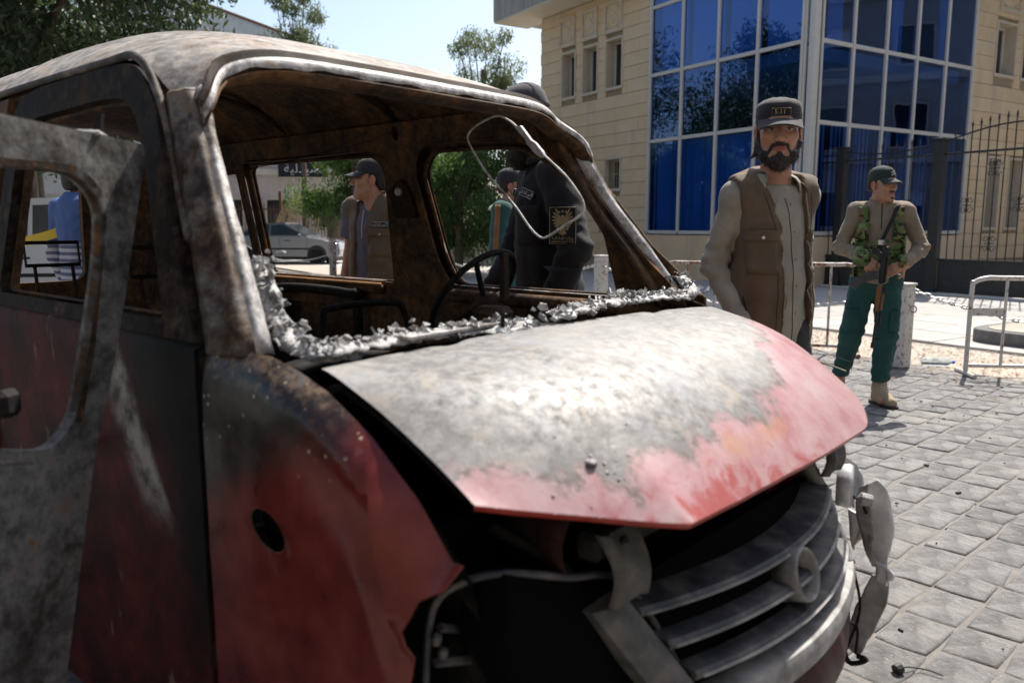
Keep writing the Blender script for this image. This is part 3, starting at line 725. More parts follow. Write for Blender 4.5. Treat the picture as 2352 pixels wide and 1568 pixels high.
# ---------------------------------------------------------------- A pillars: outer sheet, bright front flange
def pillar(sg, tip=''):
    t = np.linspace(0, 1, 16)
    seam = crv([(.862, .803, 1.085), (.955, .772, 1.25), (1.071, .736, 1.425), (1.166, .704, 1.596), (1.172, .703, 1.606)], 16)
    ridge = crv([(.735, .792, 1.09), (.845, .752, 1.25), (.985, .722, 1.425), (1.085, .702, 1.600), (1.092, .700, 1.612)], 16)
    front = crv([(.655, .742, 1.085), (.795, .718, 1.25), (.945, .690, 1.425), (1.060, .662, 1.602), (1.066, .658, 1.616)], 16)
    inn = crv([(.70, .672, 1.08), (.825, .656, 1.25), (.965, .634, 1.425), (1.072, .615, 1.60), (1.08, .612, 1.615)], 16)
    if sg > 0:
        ridge = crv([(.785, .802, 1.09), (.885, .762, 1.25), (1.00, .729, 1.425), (1.105, .705, 1.600), (1.112, .704, 1.612)], 16)
        front = crv([(.735, .770, 1.088), (.848, .738, 1.25), (.972, .706, 1.425), (1.070, .685, 1.602), (1.076, .683, 1.614)], 16)
        inn = crv([(.735, .722, 1.09), (.850, .694, 1.25), (.982, .664, 1.425), (1.060, .656, 1.605), (1.066, .652, 1.625)], 16)
    if sg < 0: front = front*.35+ridge*.65
    rings = []
    for i in range(16):
        a, b, c_, d_ = seam[i], ridge[i], front[i], inn[i]
        m1 = (a+b)/2+np.array([-.012, .012, .0]); m2 = (b+c_)/2+np.array([-.010, .010, 0])
        rings.append([(p[0], sg*p[1], p[2]) for p in (a, m1, b, m2, c_)])
    V = MB().loft(rings, closed=False, caps=False); p = V.build('pillar', M_scorch, van, smooth=True, solid=.004)
    inn0 = inn
    if sg < 0: inn = front*.78+inn*.22
    fl = [[(q[0], sg*q[1], q[2]) for q in (front[i], front[i]*.72+inn[i]*.28+np.array([-.006, 0, .004]), front[i]*.35+inn[i]*.65+np.array([.0, .002*math.sin(i*2.3), 0]), inn[i]+np.array([.03, -.006, -.01]))] for i in range(16)]
    MB().loft(fl, closed=False, caps=False).build('windscreen_flange', M_bare, p, smooth=True, solid=.004)
    inr = [[(q[0], sg*q[1], q[2]) for q in (inn[i]+np.array([.03, -.006, -.01]), inn0[i]+np.array([.035, -.006, -.01]), (inn[i]+seam[i])/2+np.array([.05, -.03, 0]), seam[i]+np.array([.03, -.015, 0]))] for i in range(16)]
    MB().loft(inr, closed=False, caps=False).build('inner_lining', M_rust, p, smooth=True, solid=.004)
    return p
pillar(1); pillar(-1)
# ---------------------------------------------------------------- near side
fd = empty('front_door', (0, 0, 0), 0, parent=van)
out = rpoly([(.872, 1.10), (1.078, 1.425), (1.172, 1.592), (1.29, 1.690), (1.45, 1.702), (1.95, 1.702), (2.10, 1.67), (2.13, 1.10)], [.0, .05, .06, .06, .1, .1, .08, 0])
hole = rpoly([(1.01, 1.135), (1.165, 1.428), (1.245, 1.555), (1.33, 1.616), (1.5, 1.624), (1.93, 1.618), (2.02, 1.55), (2.03, 1.135)], [.02, .05, .05, .06, .1, .08, .06, .03])
panel('window_frame', out, [hole], M_scdark, .05, side(1, .004), .03, fd)
hole2 = [(x+(.012 if x < 1.6 else -.012), z-(.012 if z > 1.5 else -.010)) for x, z in hole]
panel('window_seal', [(x-(.004 if x < 1.6 else -.004), z+.004) for x, z in hole], [hole2], M_rust, .05, side(1, .020), .02, fd)
panel('door_skin', rpoly([(.872, .10), (.872, 1.098), (2.13, 1.098), (2.13, .10)], .01), [], M_dskin, .05, side(1, -.002), .012, fd)
panel('door_lining', rpoly([(.90, .27), (.90, 1.06), (2.10, 1.06), (2.10, .27)], .01), [rrect(1.2, .45, 1.8, .75, .06)], M_rustd, .06, side(1, .07), .006, fd)
MB().box((1.55, .775, 1.083), (1.06, .022, .02), bev=.006).build('belt_rail', M_scorch, fd); MB().box((1.52, .752, 1.095), (.95, .012, .012), bev=.003).build('glass_channel', M_bare, fd)
MB().box((.885, .812, .46), (.05, .02, .06), bev=.008).build('hinge', M_char2, fd)
# drip rail, cant rail, B and C pillars, rear quarter
path = crv([(.98, .765, 1.30), (1.085, .735, 1.435), (1.178, .715, 1.60), (1.29, .708, 1.706), (1.5, .706, 1.718), (2.2, .706, 1.722), (3.0, .706, 1.718), (3.9, .70, 1.69)], 50)
MB().tube(path, .010, 7).build('drip_rail', M_scorch, van, smooth=True)
for sg in (1, -1):
    MB().grid(lambda s, q: (1.42+2.5*s, sg*(.685-.06*q), 1.705+.006*math.sin(s*9)-.065*math.sin(q*math.pi*.6)), 30, 6).build('cant_rail', M_rust, van, smooth=True, solid=.004)
panel('centre_pillar', [(2.14, .25), (2.14, 1.69), (2.26, 1.69), (2.27, .25)], [], M_rust, .06, side(1, .02), .05)
panel('rear_quarter', [(3.25, .25), (3.22, 1.69), (3.95, 1.68), (3.97, .25)], [rpoly([(3.34, 1.12), (3.33, 1.60), (3.82, 1.58), (3.84, 1.12)], .06)], M_scorch, .08, side(1), .04)
# ---------------------------------------------------------------- far side, seen from inside
fo = [(.62, .25), (.647, 1.10), (.83, 1.262), (.985, 1.452), (1.154, 1.585), (1.25, 1.705), (3.95, 1.715), (3.97, .25)]
wf = rpoly([(.962, 1.085), (1.00, 1.325), (1.112, 1.478), (1.30, 1.602), (1.45, 1.614), (1.80, 1.620), (1.868, 1.545), (1.805, 1.19), (1.745, 1.085)], [.02, .06, .08, .08, .05, .05, .06, .08, .05])
wr = rpoly([(2.148, 1.078), (2.088, 1.54), (2.15, 1.622), (3.12, 1.632), (3.168, 1.60), (3.165, 1.08)], [.02, .06, .06, .03, .03, .03])
wq = rpoly([(3.26, 1.10), (3.26, 1.60), (3.80, 1.58), (3.84, 1.10)], .05)
panel('far_side_skin', fo, [wf, wr, wq], M_rust, .05, side(-1), .006)
grow = lambda L, d, c: [(x+np.sign(x-c[0])*d, z+(d if z > c[1] else -.0)) for x, z in L]
fi = [(.66, .40), (.69, 1.10), (.86, 1.262), (1.01, 1.452), (1.18, 1.575), (1.27, 1.74), (3.93, 1.74), (3.93, .40)]
panel('far_side_lining', fi, [grow(wf, .022, (1.4, 1.3)), grow(wr, .02, (2.6, 1.3)), grow(wq, .015, (3.5, 1.3)), [(1.965+.022*math.cos(t), 1.70+.03*math.sin(t)) for t in np.linspace(0, 6.28, 15)[:-1]],
      rrect(1.0, .55, 1.65, .90, .05), rrect(2.3, .55, 3.0, .95, .05)], M_rust, .045, side(-1, .055), .012)
for L in (wf, wr): MB().tube([(x, -(VS(z)-.030), z) for x, z in crv(list(L)+[L[0]], 90)], .009, 6).build('window_channel', M_rust, van, smooth=True)
for (a, b, z, r) in ((.75, 1.78, 1.045, .028), (2.2, 3.2, 1.045, .022)):
    MB().tube([(x, -.735+.006*math.sin(x*7), z) for x in np.linspace(a, b, 14)], r, 10).build('belt_rail', M_rust, van, smooth=True)
    MB().box(((a+b)/2, -.752, z+.037), (b-a, .012, .008)).build('glass_channel', M_bare, van)
MB().box((2.2+.48, -.725, 1.068), (.95, .016, .012), bev=.004).build('rust_strip', surf('orange_rust', [(.3, (.30, .14, .05)), (.7, (.45, .24, .10))], 20, 5, .8), van)
panel('belt_plate', rpoly([(1.89, 1.36), (1.93, 1.50), (1.985, 1.52), (2.03, 1.46), (2.04, 1.36)], .025), [], M_rustd, .05, side(-1, .075), .01)
MB().lathe([(.001, 0), (.018, 0), (.018, .012), (.012, .018), (.001, .018)], (1.97, -(VS(1.46)-.086), 1.465), 12, (0, 1, .1)).build('belt_bolt', M_bare, van)
MB().box((1.99, -.64, 1.76), (.10, .02, .12), bev=.008).build('bow_bracket', M_rustd, van)
MB().tube([(x, -.655, 1.735+.004*math.sin(x*160)) for x in np.linspace(2.0, 3.3, 70)], [.010+.004*math.sin(k*2.1) for k in range(70)], 5).build('charred_seal', M_char2, van)
# rear end, floor, wheels
panel('tailgate', [(-.76, .35), (-.66, 1.74), (.66, 1.74), (.76, .35)], [rrect(-.12, 1.04, .52, 1.60, .06)], M_rust, .1, lambda v, z: (3.95-.06*max(0, z-1.1), v, z), .04)
MB().box((2.25, 0, .30), (3.4, 1.52, .05)).build('floor', M_char2, van)
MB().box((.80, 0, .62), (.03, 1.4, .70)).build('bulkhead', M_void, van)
def wheel(u, v):
    w_ = empty('wheel', (u, v, .27), 0, parent=van)
    MB().lathe([(.06, -.08), (.19, -.085), (.20, -.06), (.185, -.02), (.185, .05), (.20, .07), (.19, .085), (.06, .06)], (0, 0, 0), 24, (0, 1, 0)).build('rim', M_rustd, w_, smooth=True)
    MB().lathe([(.19, -.075), (.245, -.085), (.265, -.05), (.27, 0), (.265, .05), (.245, .085), (.19, .075)], (0, 0, 0), 24, (0, 1, 0)).build('tyre', M_char2, w_, smooth=True)
for u in (.62, 3.05):
    for v in (.70, -.70): wheel(u, v)
# ---------------------------------------------------------------- bonnet
def hood_pt(s, q):
    q = q*2-1; aq = abs(q); k = max(0, (aq-.62)/.38) if q > 0 else max(0, (aq-.50)/.50)
    ks = max(0, (aq-.42)/.58)**1.7; w_ = min(1, s*5); kk = (k**1.05 if q > 0 else k**1.7)*(1-w_)+ks*w_; kz = (k if q > 0 else k**1.5)*(1-w_)+ks*w_
    uf = -.012*(1-min(1, aq/.62)**2)+.21*kk; zf = .857+.057*kz
    ur = .602-.012*aq**3; zr = 1.076+.016*(1-q*q)
    p = 1.3+2.2*(1-aq**4); u = uf+(ur-uf)*s; z = zf+(zr-zf)*(1-(1-s)**p)
    P = np.array([u, .73*q, z]); z += .0028*snoise(P*np.array([1, 1, 0]), 9, 2)-.010*math.exp(-((aq-.55)/.05)**2)*min(1, s*3)*.6
    return (u, .73*q, z)
NU, NV = 130, 170
hb = MB().grid(lambda s, q: hood_pt(s**1.2, q), NU, NV)
hv = np.array(hb.V); U_, V_, Zz = hv.T
ub = .085+.55*np.maximum(0, -V_-.02)**1.1+.75*np.maximum(0, V_-.50)**1.0+.06*snoise(hv*np.array([1, 1, 0]), 13, 4, 1)+.03*snoise(hv*np.array([1, 1, 0]), 40, 3, 2)
ash = np.clip((U_-ub)*10+.5, 0, 1)                        # 1 = paint burnt away
edge = np.exp(-((U_-ub)/.013)**2)                          # dark rim of the burnt area
fr_ = np.clip(1-(U_-hv[:, 0].min())/.14, 0, 1)
orange = np.clip(1.5*(.28*snoise(hv*np.array([1, .8, 0]), 16, 4, 3)+.60*np.exp(-((U_-.045)/.04)**2)*np.exp(-((V_-.12)/.30)**2)-.22), 0, 1)
me = mesh('bonnet', hb.V, hb.F, True)
ca = me.color_attributes.new('burn', 'FLOAT_COLOR', 'POINT'); ca.data.foreach_set('color', np.c_[ash, edge, orange, np.ones(len(ash))].ravel())
g = G('scorched_bonnet'); at = g.n('SeparateColor', _0=g.attr('burn')).outputs
n1, n2, n3 = g.noise(7, 8, .7), g.noise(38, 7, .72), g.noise(14, 6, .65, dist=1.0); X_, Y_, Z_ = g.sep(g.co())
paint = g.ramp(n1, [(.36, (.38, .17, .175)), (.5, (.46, .28, .29)), (.64, (.50, .36, .365))])
hot = g.step(g.ma('ADD', X_, g.ma('ADD', g.ma('MULTIPLY', Y_, -.13), g.ma('MULTIPLY', g.ma('SUBTRACT', n3, .5), .30))), -.005, -.055)
paint = g.mix(g.ma('MULTIPLY', hot, .75), paint, (.36, .055, .042)); paint = g.mix(g.step(n2, .59, .70), paint, (.50, .32, .27))
paint = g.mix(g.ma('MULTIPLY', g.step(g.ma('ADD', at[2], g.ma('MULTIPLY', g.ma('SUBTRACT', n2, .5), .7)), .25, .75), .8), paint, (.46, .235, .13))
ashc = g.ramp(n2, [(.34, (.085, .08, .076)), (.45, (.18, .176, .17)), (.54, (.25, .245, .238)), (.66, (.32, .312, .30))]); ashc = g.mix(g.ma('MULTIPLY', g.step(g.noise(11, 9, .75, dist=1.6), .50, .56), .65), ashc, (.13, .125, .12)); ashc = g.mix(g.ma('MULTIPLY', g.step(g.noise(2.6, 4), .42, .6), .40), ashc, (.36, .35, .335))
ashc = g.mix(g.ma('MULTIPLY', g.step(n1, .50, .66), .5), ashc, (.21, .235, .275)); ashc = g.mix(g.ma('MULTIPLY', g.step(n3, .55, .68), .55), ashc, (.36, .30, .235))
ashc = g.mix(g.ma('MULTIPLY', g.step(g.noise(4, 6, .7, dist=.8), .54, .62), .55), ashc, (.11, .105, .10))
c = g.mix(g.step(g.ma('ADD', at[0], g.ma('MULTIPLY', g.ma('SUBTRACT', n2, .5), .8)), .22, .78), paint, ashc); c = g.mix(g.ma('MULTIPLY', at[1], g.step(n2, .44, .58)), c, (.15, .12, .10))
g.set(c, g.mix(at[0], (.30,)*3, g.ramp(n2, [(.3, .70), (.7, .40)])), 0., Specular_IOR_Level=.45)
g.bump(n2, .22, .004); g.bump(g.noise(110, 4), .12, .002); M_hood = g.m
me.materials.append(M_hood); hood = obj('bonnet', me, van)
hb2 = MB().grid(lambda s, q: tuple(np.array(hood_pt(s*.97+.012, q*.985+.0075))-np.array([0, 0, .012+.02*min(1, s*8)])), 30, 40); hb2.build('bonnet_underside', M_char2, hood, smooth=True)
rim_ = [hood_pt(0, q) for q in np.linspace(0, 1, 90)]
lip = [[p, (p[0]+.004, p[1]*.998, p[2]-.010), (p[0]+.016, p[1]*.99, p[2]-.012)] for p in rim_]
MB().loft(lip, closed=False, caps=False).build('bonnet_lip', surf('red_edge', [(.3, (.30, .03, .02)), (.7, (.42, .06, .04))], 20, 4, .4), hood, smooth=True)
M_blob = surf('melted_alloy', [(.3, (.22, .20, .20)), (.7, (.42, .40, .39))], 60, 4, .3, metal=.2, bump=.6)
def hood_at(u, v):
    q = (v/.73+1)/2; p0, p1 = hood_pt(0, q), hood_pt(1, q); s = (u-p0[0])/(p1[0]-p0[0]); return np.array(hood_pt(min(max(s, 0), 1), q))
for i in range(22):
    if i == 0: p, r = hood_at(.132, .53), .010
    else: p, r = hood_at(.13+rs.normal(0, .05), .55+rs.normal(0, .07)), rs.uniform(.001, .0035)
    ring = [(r*math.cos(a), r*math.sin(a)) for a in (0, .5, 1., 1.4)]
    MB().lathe([(r*1.15*math.cos(a), r*.75*math.sin(a)-.001) for a in (0, .35, .8, 1.2, 1.54)], p, 8).build('melted_drop', M_blob, hood, smooth=True)
# ---------------------------------------------------------------- near wing (fender)
TE = [(.16, .752, .70), (.20, .768, .835), (.238, .750, .822), (.315, .75, .905), (.42, .752, .983), (.536, .754, 1.045), (.612, .758, 1.072), (.694, .77, 1.094), (.862, .80, 1.094)]
def wing_v(u, z):
    zt = float(np.interp(u, [t[0] for t in TE[1:]], [t[2] for t in TE[1:]])); vt = float(np.interp(u, [t[0] for t in TE[1:]], [t[1] for t in TE[1:]]))
    d = max(0., zt-z); full = .818
    v = vt+(full-vt)*(1-math.exp(-d/.035))
    cz = float(np.interp(u, [.26, .31, .345, .38, .456, .526, .655, .75], [.74, .79, .875, .937, .986, 1.033, 1.088, 1.10]))
    cz -= .028; lim = 1-math.exp(-(d/.045)**2)
    v += lim*.017*math.exp(-((z-cz)/.020)**2)*(1 if u < .62 else max(0, 1-(u-.62)/.12))          # crushed crease
    v -= lim*.034*math.exp(-((z-cz+.05)/.045)**2)*max(0, 1-abs(u-.37)/.25)
    v += .014*math.exp(-(((u-.30)/.05)**2+((z-.70)/.10)**2))+.004*snoise(np.array([u, z, 0.]), 9, 3, 4)
    v -= .02*max(0, (.62-z))*max(0, 1-abs(u-.6)/.3)
    return v
top = [(t[0], t[2]) for t in TE[1:]]
out = [(.862, .24), (.862, 1.094)]+top[::-1][1:]+[(.215, .80), (.252, .775), (.266, .73), (.270, .60), (.29, .50), (.33, .24)]
sig = [(.650+.056*math.cos(t), .785+.036*math.sin(t)+.010*math.cos(t)) for t in np.linspace(0, 2*math.pi, 21)[:-1]]
wing = panel('front_wing', out, [sig], M_red, .022, lambda u, z: (u, wing_v(u, z), z), -.004, van, 60)
MB().lathe([(.001, 0), (.075, 0), (.075, .02), (.001, .02)], (.65, .76, .785), 14, (0, 1, 0)).build('lamp_recess', M_void, wing)
MB().tube([(u_, wing_v(u_, z_)-.002, z_) for u_, z_ in sig], .0022, 5, closed=True).build('hole_edge', M_rust, wing)
MB().grid(lambda s, q: (.87, .815-.05*s, .26+.83*q), 3, 8).build('door_gap', M_char2, wing)
# far wing, seen over the bonnet edge
panel('front_wing', [(u, z) for u, z in out], [], M_red, .06, lambda u, z: (u, -wing_v(u, z), z), .004, van, 60)
# wing edge beside the bonnet (dark channel)
ch = crv([(.24, .735, .80), (.33, .735, .885), (.44, .735, .965), (.56, .738, 1.03), (.70, .742, 1.07)], 20)
MB().loft([[tuple(p+np.array([0, .02, .006])), tuple(p+np.array([0, -.03, -.03])), tuple(p+np.array([0, -.06, -.16])), tuple(p+np.array([0, -.06, -.45]))] for p in ch], closed=False, caps=False).build('inner_wing', M_char2, van, smooth=True)
# ---------------------------------------------------------------- windscreen remains: slumped glass crust on the cowl and up the pillar
g = G('slumped_glass'); f = g.noise(26, 8, .75); c = g.ramp(f, [(.36, (.02, .018, .017)), (.43, (.17, .165, .16)), (.52, (.42, .418, .415)), (.66, (.62, .625, .63))])
g.set(c, g.ramp(g.noise(60, 4), [(.35, .7), (.6, .18)]), 0., Specular_IOR_Level=.6); g.bump(f, .7, .01); M_crust = g.m
def crust(name, path, wid, hgt, seed, n=110):
    P = crv(path, n); rings = []
    for i, p in enumerate(P):
        t = i/(n-1); e = min(1, t*12, (1-t)*12); jag = 1+.55*snoise(np.array([t*9, seed, .3]), 6, 3, seed); h = hgt*.55*max(.1, jag)*e; w_ = wid*1.15*(1+.35*snoise(np.array([t*7, seed*2., 0.]), 7, 2, seed))*max(e, .1)
        d = P[min(i+1, n-1)]-P[max(i-1, 0)]; d /= np.linalg.norm(d); s_ = np.cross(d, np.array([0, 0, 1.])); s_ /= np.linalg.norm(s_); up = np.cross(s_, d)
        if up[2] < 0: up = -up
        rings.append([p+s_*w_*a+up*h*b+snoise(np.array([p*1.0]), 60, 2, k)[0]*.006 for k, (a, b) in enumerate(((-1, -.15), (-.7, .5), (-.35, .95), (.0, .7), (.3, 1.0), (.65, .45), (1, -.2)))])
    return MB().loft(rings, closed=False, caps=False).build(name, M_crust, van, smooth=True, solid=.005)
crust('windscreen_remnant', [(.90, .668, 1.255), (.862, .672, 1.19), (.815, .675, 1.13), (.745, .675, 1.092), (.665, .655, 1.08), (.62, .60, 1.08)], .026, .034, 1, 80)
crust('windscreen_remnant', [(.66, .70, 1.085), (.635, .62, 1.095), (.64, .50, 1.098), (.645, .38, 1.098), (.63, .24, 1.092), (.625, .08, 1.092)], .026, .016, 2)
crust('windscreen_remnant', [(.60, .06, 1.104), (.62, -.08, 1.115), (.64, -.24, 1.12), (.645, -.42, 1.118), (.635, -.58, 1.112), (.63, -.68, 1.105)], .026, .017, 3)
crust('windscreen_remnant', [(.62, -.60, 1.115), (.64, -.70, 1.118), (.68, -.745, 1.13), (.72, -.75, 1.16)], .02, .03, 4, 40)
sb_ = MB(); r7 = np.random.RandomState(17)
for path, n_ in (([(.90, .668, 1.255), (.862, .672, 1.19), (.815, .675, 1.13), (.745, .675, 1.095), (.665, .655, 1.082)], 240), ([(.66, .68, 1.085), (.635, .58, 1.095), (.645, .38, 1.098), (.625, .08, 1.092)], 300), ([(.60, .06, 1.104), (.64, -.24, 1.12), (.645, -.42, 1.118), (.63, -.68, 1.105)], 280), ([(.64, -.70, 1.118), (.68, -.745, 1.13), (.72, -.75, 1.16)], 70)):
    for p in crv(path, 200)[r7.randint(0, 200, n_)]:
        c_ = p+r7.normal(0, 1, 3)*np.array([.014, .016, .008])+np.array([0, 0, .010]); L_ = r7.uniform(.003, .015); a_, b_, d_ = frame_from(r7.normal(size=3)*np.array([1, 1, .6])+np.array([0, 0, .3])); k_ = r7.randint(3, 6)
        rg = [c_+L_*(math.cos(6.283*i/k_+r7.uniform(-.3, .3))*a_+math.sin(6.283*i/k_)*b_*r7.uniform(.4, 1)) for i in range(k_)]; sb_.loft([rg, [q_+d_*.0035 for q_ in rg]])
o_ = sb_.build('windscreen_shards', M_crust, van); o_['kind'] = 'stuff'
MB().grid(lambda s, q: (.60+.16*s, .70*(1-2*q), 1.078+.012*math.sin(9*q)-.05*s), 6, 40).build('cowl', M_char2, van, smooth=True)
MB().box((.63, .36, 1.108), (.05, .32, .006), R(6)).build('cowl_strip', M_bare, van)
MB().tube([(.612, .225, 1.085), (.612, .222, 1.135)], .005, 6).build('wiper_stub', M_char2, van)
MB().grid(lambda s, q: (.78+.28*s, .68*(1-2*q), 1.03-.10*s*s+.02*math.sin(q*13)), 6, 30).build('dash_beam', M_char2, van, smooth=True, solid=.02)
# steering wheel (left hand drive, far side)
st = empty('steering', (0, 0, 0), 0, parent=van)
def ring3(c, ax, r, n=40): a, b, d_ = frame_from(ax); return [np.array(c)+r*(math.cos(t)*a+math.sin(t)*b) for t in np.linspace(0, 2*math.pi, n+1)[:-1]]
SW = np.array([1.27, -.36, 1.10]); SA = np.array([.80, .10, .60])
MB().tube(ring3(SW, SA, .18), .0105, 8, closed=True).build('wheel_rim', M_char2, st, smooth=True)
hubc = SW-np.array([.05, 0, .04])
for k in (6, 20, 33): MB().tube(crv([ring3(SW, SA, .18)[k], hubc+np.array([0, 0, .01]), hubc], 8), [.010]*8, 6).build('spoke', M_char2, st)
MB().lathe([(.001, -.05), (.05, -.045), (.06, 0), (.035, .03), (.001, .032)], hubc, 14, SA).build('hub', M_rustd, st, smooth=True)
MB().tube([hubc, hubc-SA*.45], .03, 10).build('column', M_rustd, st)
MB().tube(crv([hubc-SA*.1, hubc-SA*.1+np.array([0, .08, .03]), hubc-SA*.1+np.array([.02, .17, .0])], 10), .007, 6).build('stalk', M_rustd, st)
MB().box(hubc+np.array([-.09, .06, -.03]), (.12, .10, .09), .4, bev=.02).build('lock_body', M_rustd, st)
MB().box(hubc+np.array([-.06, -.03, .10]), (.018, .045, .16), .3, bev=.004).build('bracket', M_rustd, st)
# hanging mirror wire loop in the windscreen
wp = [pv(*p, -.28) for p in ((1195, 300), (1170, 278), (1140, 267), (1100, 285), (1076, 308), (1079, 333), (1120, 400), (1180, 470), (1215, 520), (1237, 543), (1255, 545), (1295, 520), (1330, 497), (1341, 482), (1335, 455), (1300, 405), (1255, 362), (1238, 345))]
mw = empty('mirror_wire', (0, 0, 0), 0, parent=van)
MB().tube(crv(wp, 90), .0035, 6).build('wire', M_bare, mw, smooth=True)
a, b = pv(1190, 290, -.28), pv(1248, 362, -.28)
MB().loft([[a+(b-a)*t+np.array([dx*w_, .02*w_*0+dy, 0]) for dx, dy in ((-.018, -.006), (.018, -.006), (.018, .006), (-.018, .006))] for t, w_ in ((0, .7), (.25, .6), (.45, .5), (.55, .9), (.85, .9), (1, .45))]).build('mirror_stem', M_blob, mw)
for k, pts in enumerate((((520, 402), (700, 360), (830, 330), (895, 305)), ((515, 398), (640, 375), (760, 345), (850, 300)))):
    MB().tube(crv([pv(x, y, -.45) for x, y in pts], 24), .0014, 4).build('loose_wire', M_char2, van)
# ---------------------------------------------------------------- seats (bare frames)
def seat(u, v, label=None):
    s_ = empty('seat_frame', (u, v, 0), 0, parent=van); r = .014
    MB().tube(crv([(.0, -.20, .45), (.10, -.21, .75), (.16, -.20, .98), (.17, -.12, 1.02), (.17, .12, 1.02), (.16, .20, .98), (.10, .21, .75), (0, .20, .45)], 40), r, 7).build('back_tube', M_char2, s_, smooth=True)
    for z in (.6, .75, .9): MB().tube([(.03+(z-.45)*.22, -.2, z), (.03+(z-.45)*.22, .2, z)], .006, 5).build('back_wire', M_rustd, s_)
    MB().tube(crv([(-.42, -.22, .50), (-.20, -.23, .50), (0, -.22, .45)], 8), r, 7).tube(crv([(-.42, .22, .50), (-.20, .23, .50), (0, .22, .45)], 8), r, 7).tube([(-.42, -.22, .50), (-.42, .22, .50)], r, 7).build('cushion_tube', M_rustd, s_, smooth=True)
    for y in (-.2, .2): MB().box((-.2, y, .39), (.5, .03, .14)).build('riser', M_char2, s_)
    if v < 0: return
    for y in (-.07, .07): MB().tube([(.165, y, 1.0), (.19, y, 1.17)], .007, 6).build('headrest_post', M_rustd, s_)
    MB().tube([(.19, -.10, 1.17), (.19, .10, 1.17), (.20, .10, 1.26), (.20, -.10, 1.26)], .009, 6, closed=True).build('headrest_frame', M_char2, s_)
for u, v in ((1.75, .38), (1.75, -.40), (2.75, .36), (2.75, -.32)): seat(u, v)
MB().tube(crv([(2.35, -.70, .60), (2.35, -.70, .98), (2.42, -.70, 1.02), (2.95, -.70, 1.02), (3.05, -.70, .96), (3.05, -.70, .6)], 26), .022, 8).build('grab_rail', M_char2, van, smooth=True)
MB().grid(lambda s, q: (2.55+.75*s, -.72+.20*math.sin(math.pi*q), .45+.50*math.sin(math.pi*s)*math.sin(math.pi*q*.9+.2)), 16, 12).build('wheel_box', M_char2, van, smooth=True)
# ---------------------------------------------------------------- engine bay and front panel
MB().box((.15, -.02, .80), (.05, 1.10, .05), bev=.01).build('lock_carrier', M_char2, van)
rad = empty('radiator', (0, 0, 0), 0, parent=van)
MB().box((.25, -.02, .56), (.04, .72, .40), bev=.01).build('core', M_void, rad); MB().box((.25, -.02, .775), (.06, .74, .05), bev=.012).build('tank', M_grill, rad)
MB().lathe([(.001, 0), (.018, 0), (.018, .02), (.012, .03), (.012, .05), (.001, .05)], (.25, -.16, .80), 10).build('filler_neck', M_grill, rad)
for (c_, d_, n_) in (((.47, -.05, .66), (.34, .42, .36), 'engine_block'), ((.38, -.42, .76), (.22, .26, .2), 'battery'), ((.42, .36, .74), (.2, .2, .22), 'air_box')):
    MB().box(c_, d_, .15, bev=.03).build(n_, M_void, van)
for k, pts in enumerate((((.22, .3, .78), (.3, .2, .92), (.45, .05, .88)), ((.18, -.3, .80), (.28, -.22, .93), (.42, -.1, .86)), ((.2, .12, .79), (.26, .05, .9), (.4, -.1, .9)), ((.24, .42, .60), (.20, .52, .74), (.30, .60, .82)))):
    MB().tube(crv(pts, 14), .012, 7).build('hose', M_char2, van, smooth=True)
M_redd = burnt('dark_red_inner', [(.3, (.012, .005, .004)), (.5, (.03, .008, .007)), (.7, (.055, .016, .012))], 9, .0, .6, .5)
MB().grid(lambda s, q: (.17+.30*s, .50+.07*math.sin(q*3)-.04*s, .70+.19*q), 8, 8).build('inner_panel', M_redd, van, smooth=True, solid=.006)
# headlamp opening (lamp gone): black moulding and edges
P = lambda x, y, u: pu(x, y, u)
blk = [P(1165, 1322, .20), P(1441, 1352, .14), P(1600, 1600, .06), P(1240, 1640, .12), P(1160, 1500, .18)]
MB().loft([blk, [p+np.array([.10, 0, 0]) for p in blk]]).build('lamp_moulding', M_void, van)
rimp = crv([P(975, 1600, .30), P(985, 1440, .29), P(1010, 1370, .28), P(1075, 1332, .26), P(1165, 1316, .21), P(1300, 1325, .17), P(1441, 1345, .13), P(1600, 1600, .05)], 50)
MB().tube(rimp, .007, 6).build('lamp_seal', M_grill, van, smooth=True)
for (x0, y0, x1, y1, u) in ((1190, 1370, 1215, 1540, .26), (1010, 1440, 1180, 1448, .30), (1000, 1520, 1230, 1500, .28), (1060, 1360, 1130, 1440, .30)):
    MB().tube([P(x0, y0, u), P(x1, y1, u)], .008, 6).build('lamp_bracket', M_grill, van)
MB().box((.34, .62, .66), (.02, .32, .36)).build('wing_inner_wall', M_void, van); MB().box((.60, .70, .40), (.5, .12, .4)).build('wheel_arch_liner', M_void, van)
for x, y, u in ((1003, 1468, .27), (1018, 1500, .27)): MB().lathe([(.001, -.008), (.01, -.006), (.011, .004), (.001, .009)], P(x, y, u), 8, (1, 1, .4)).build('bulb_holder', M_greyp, van)
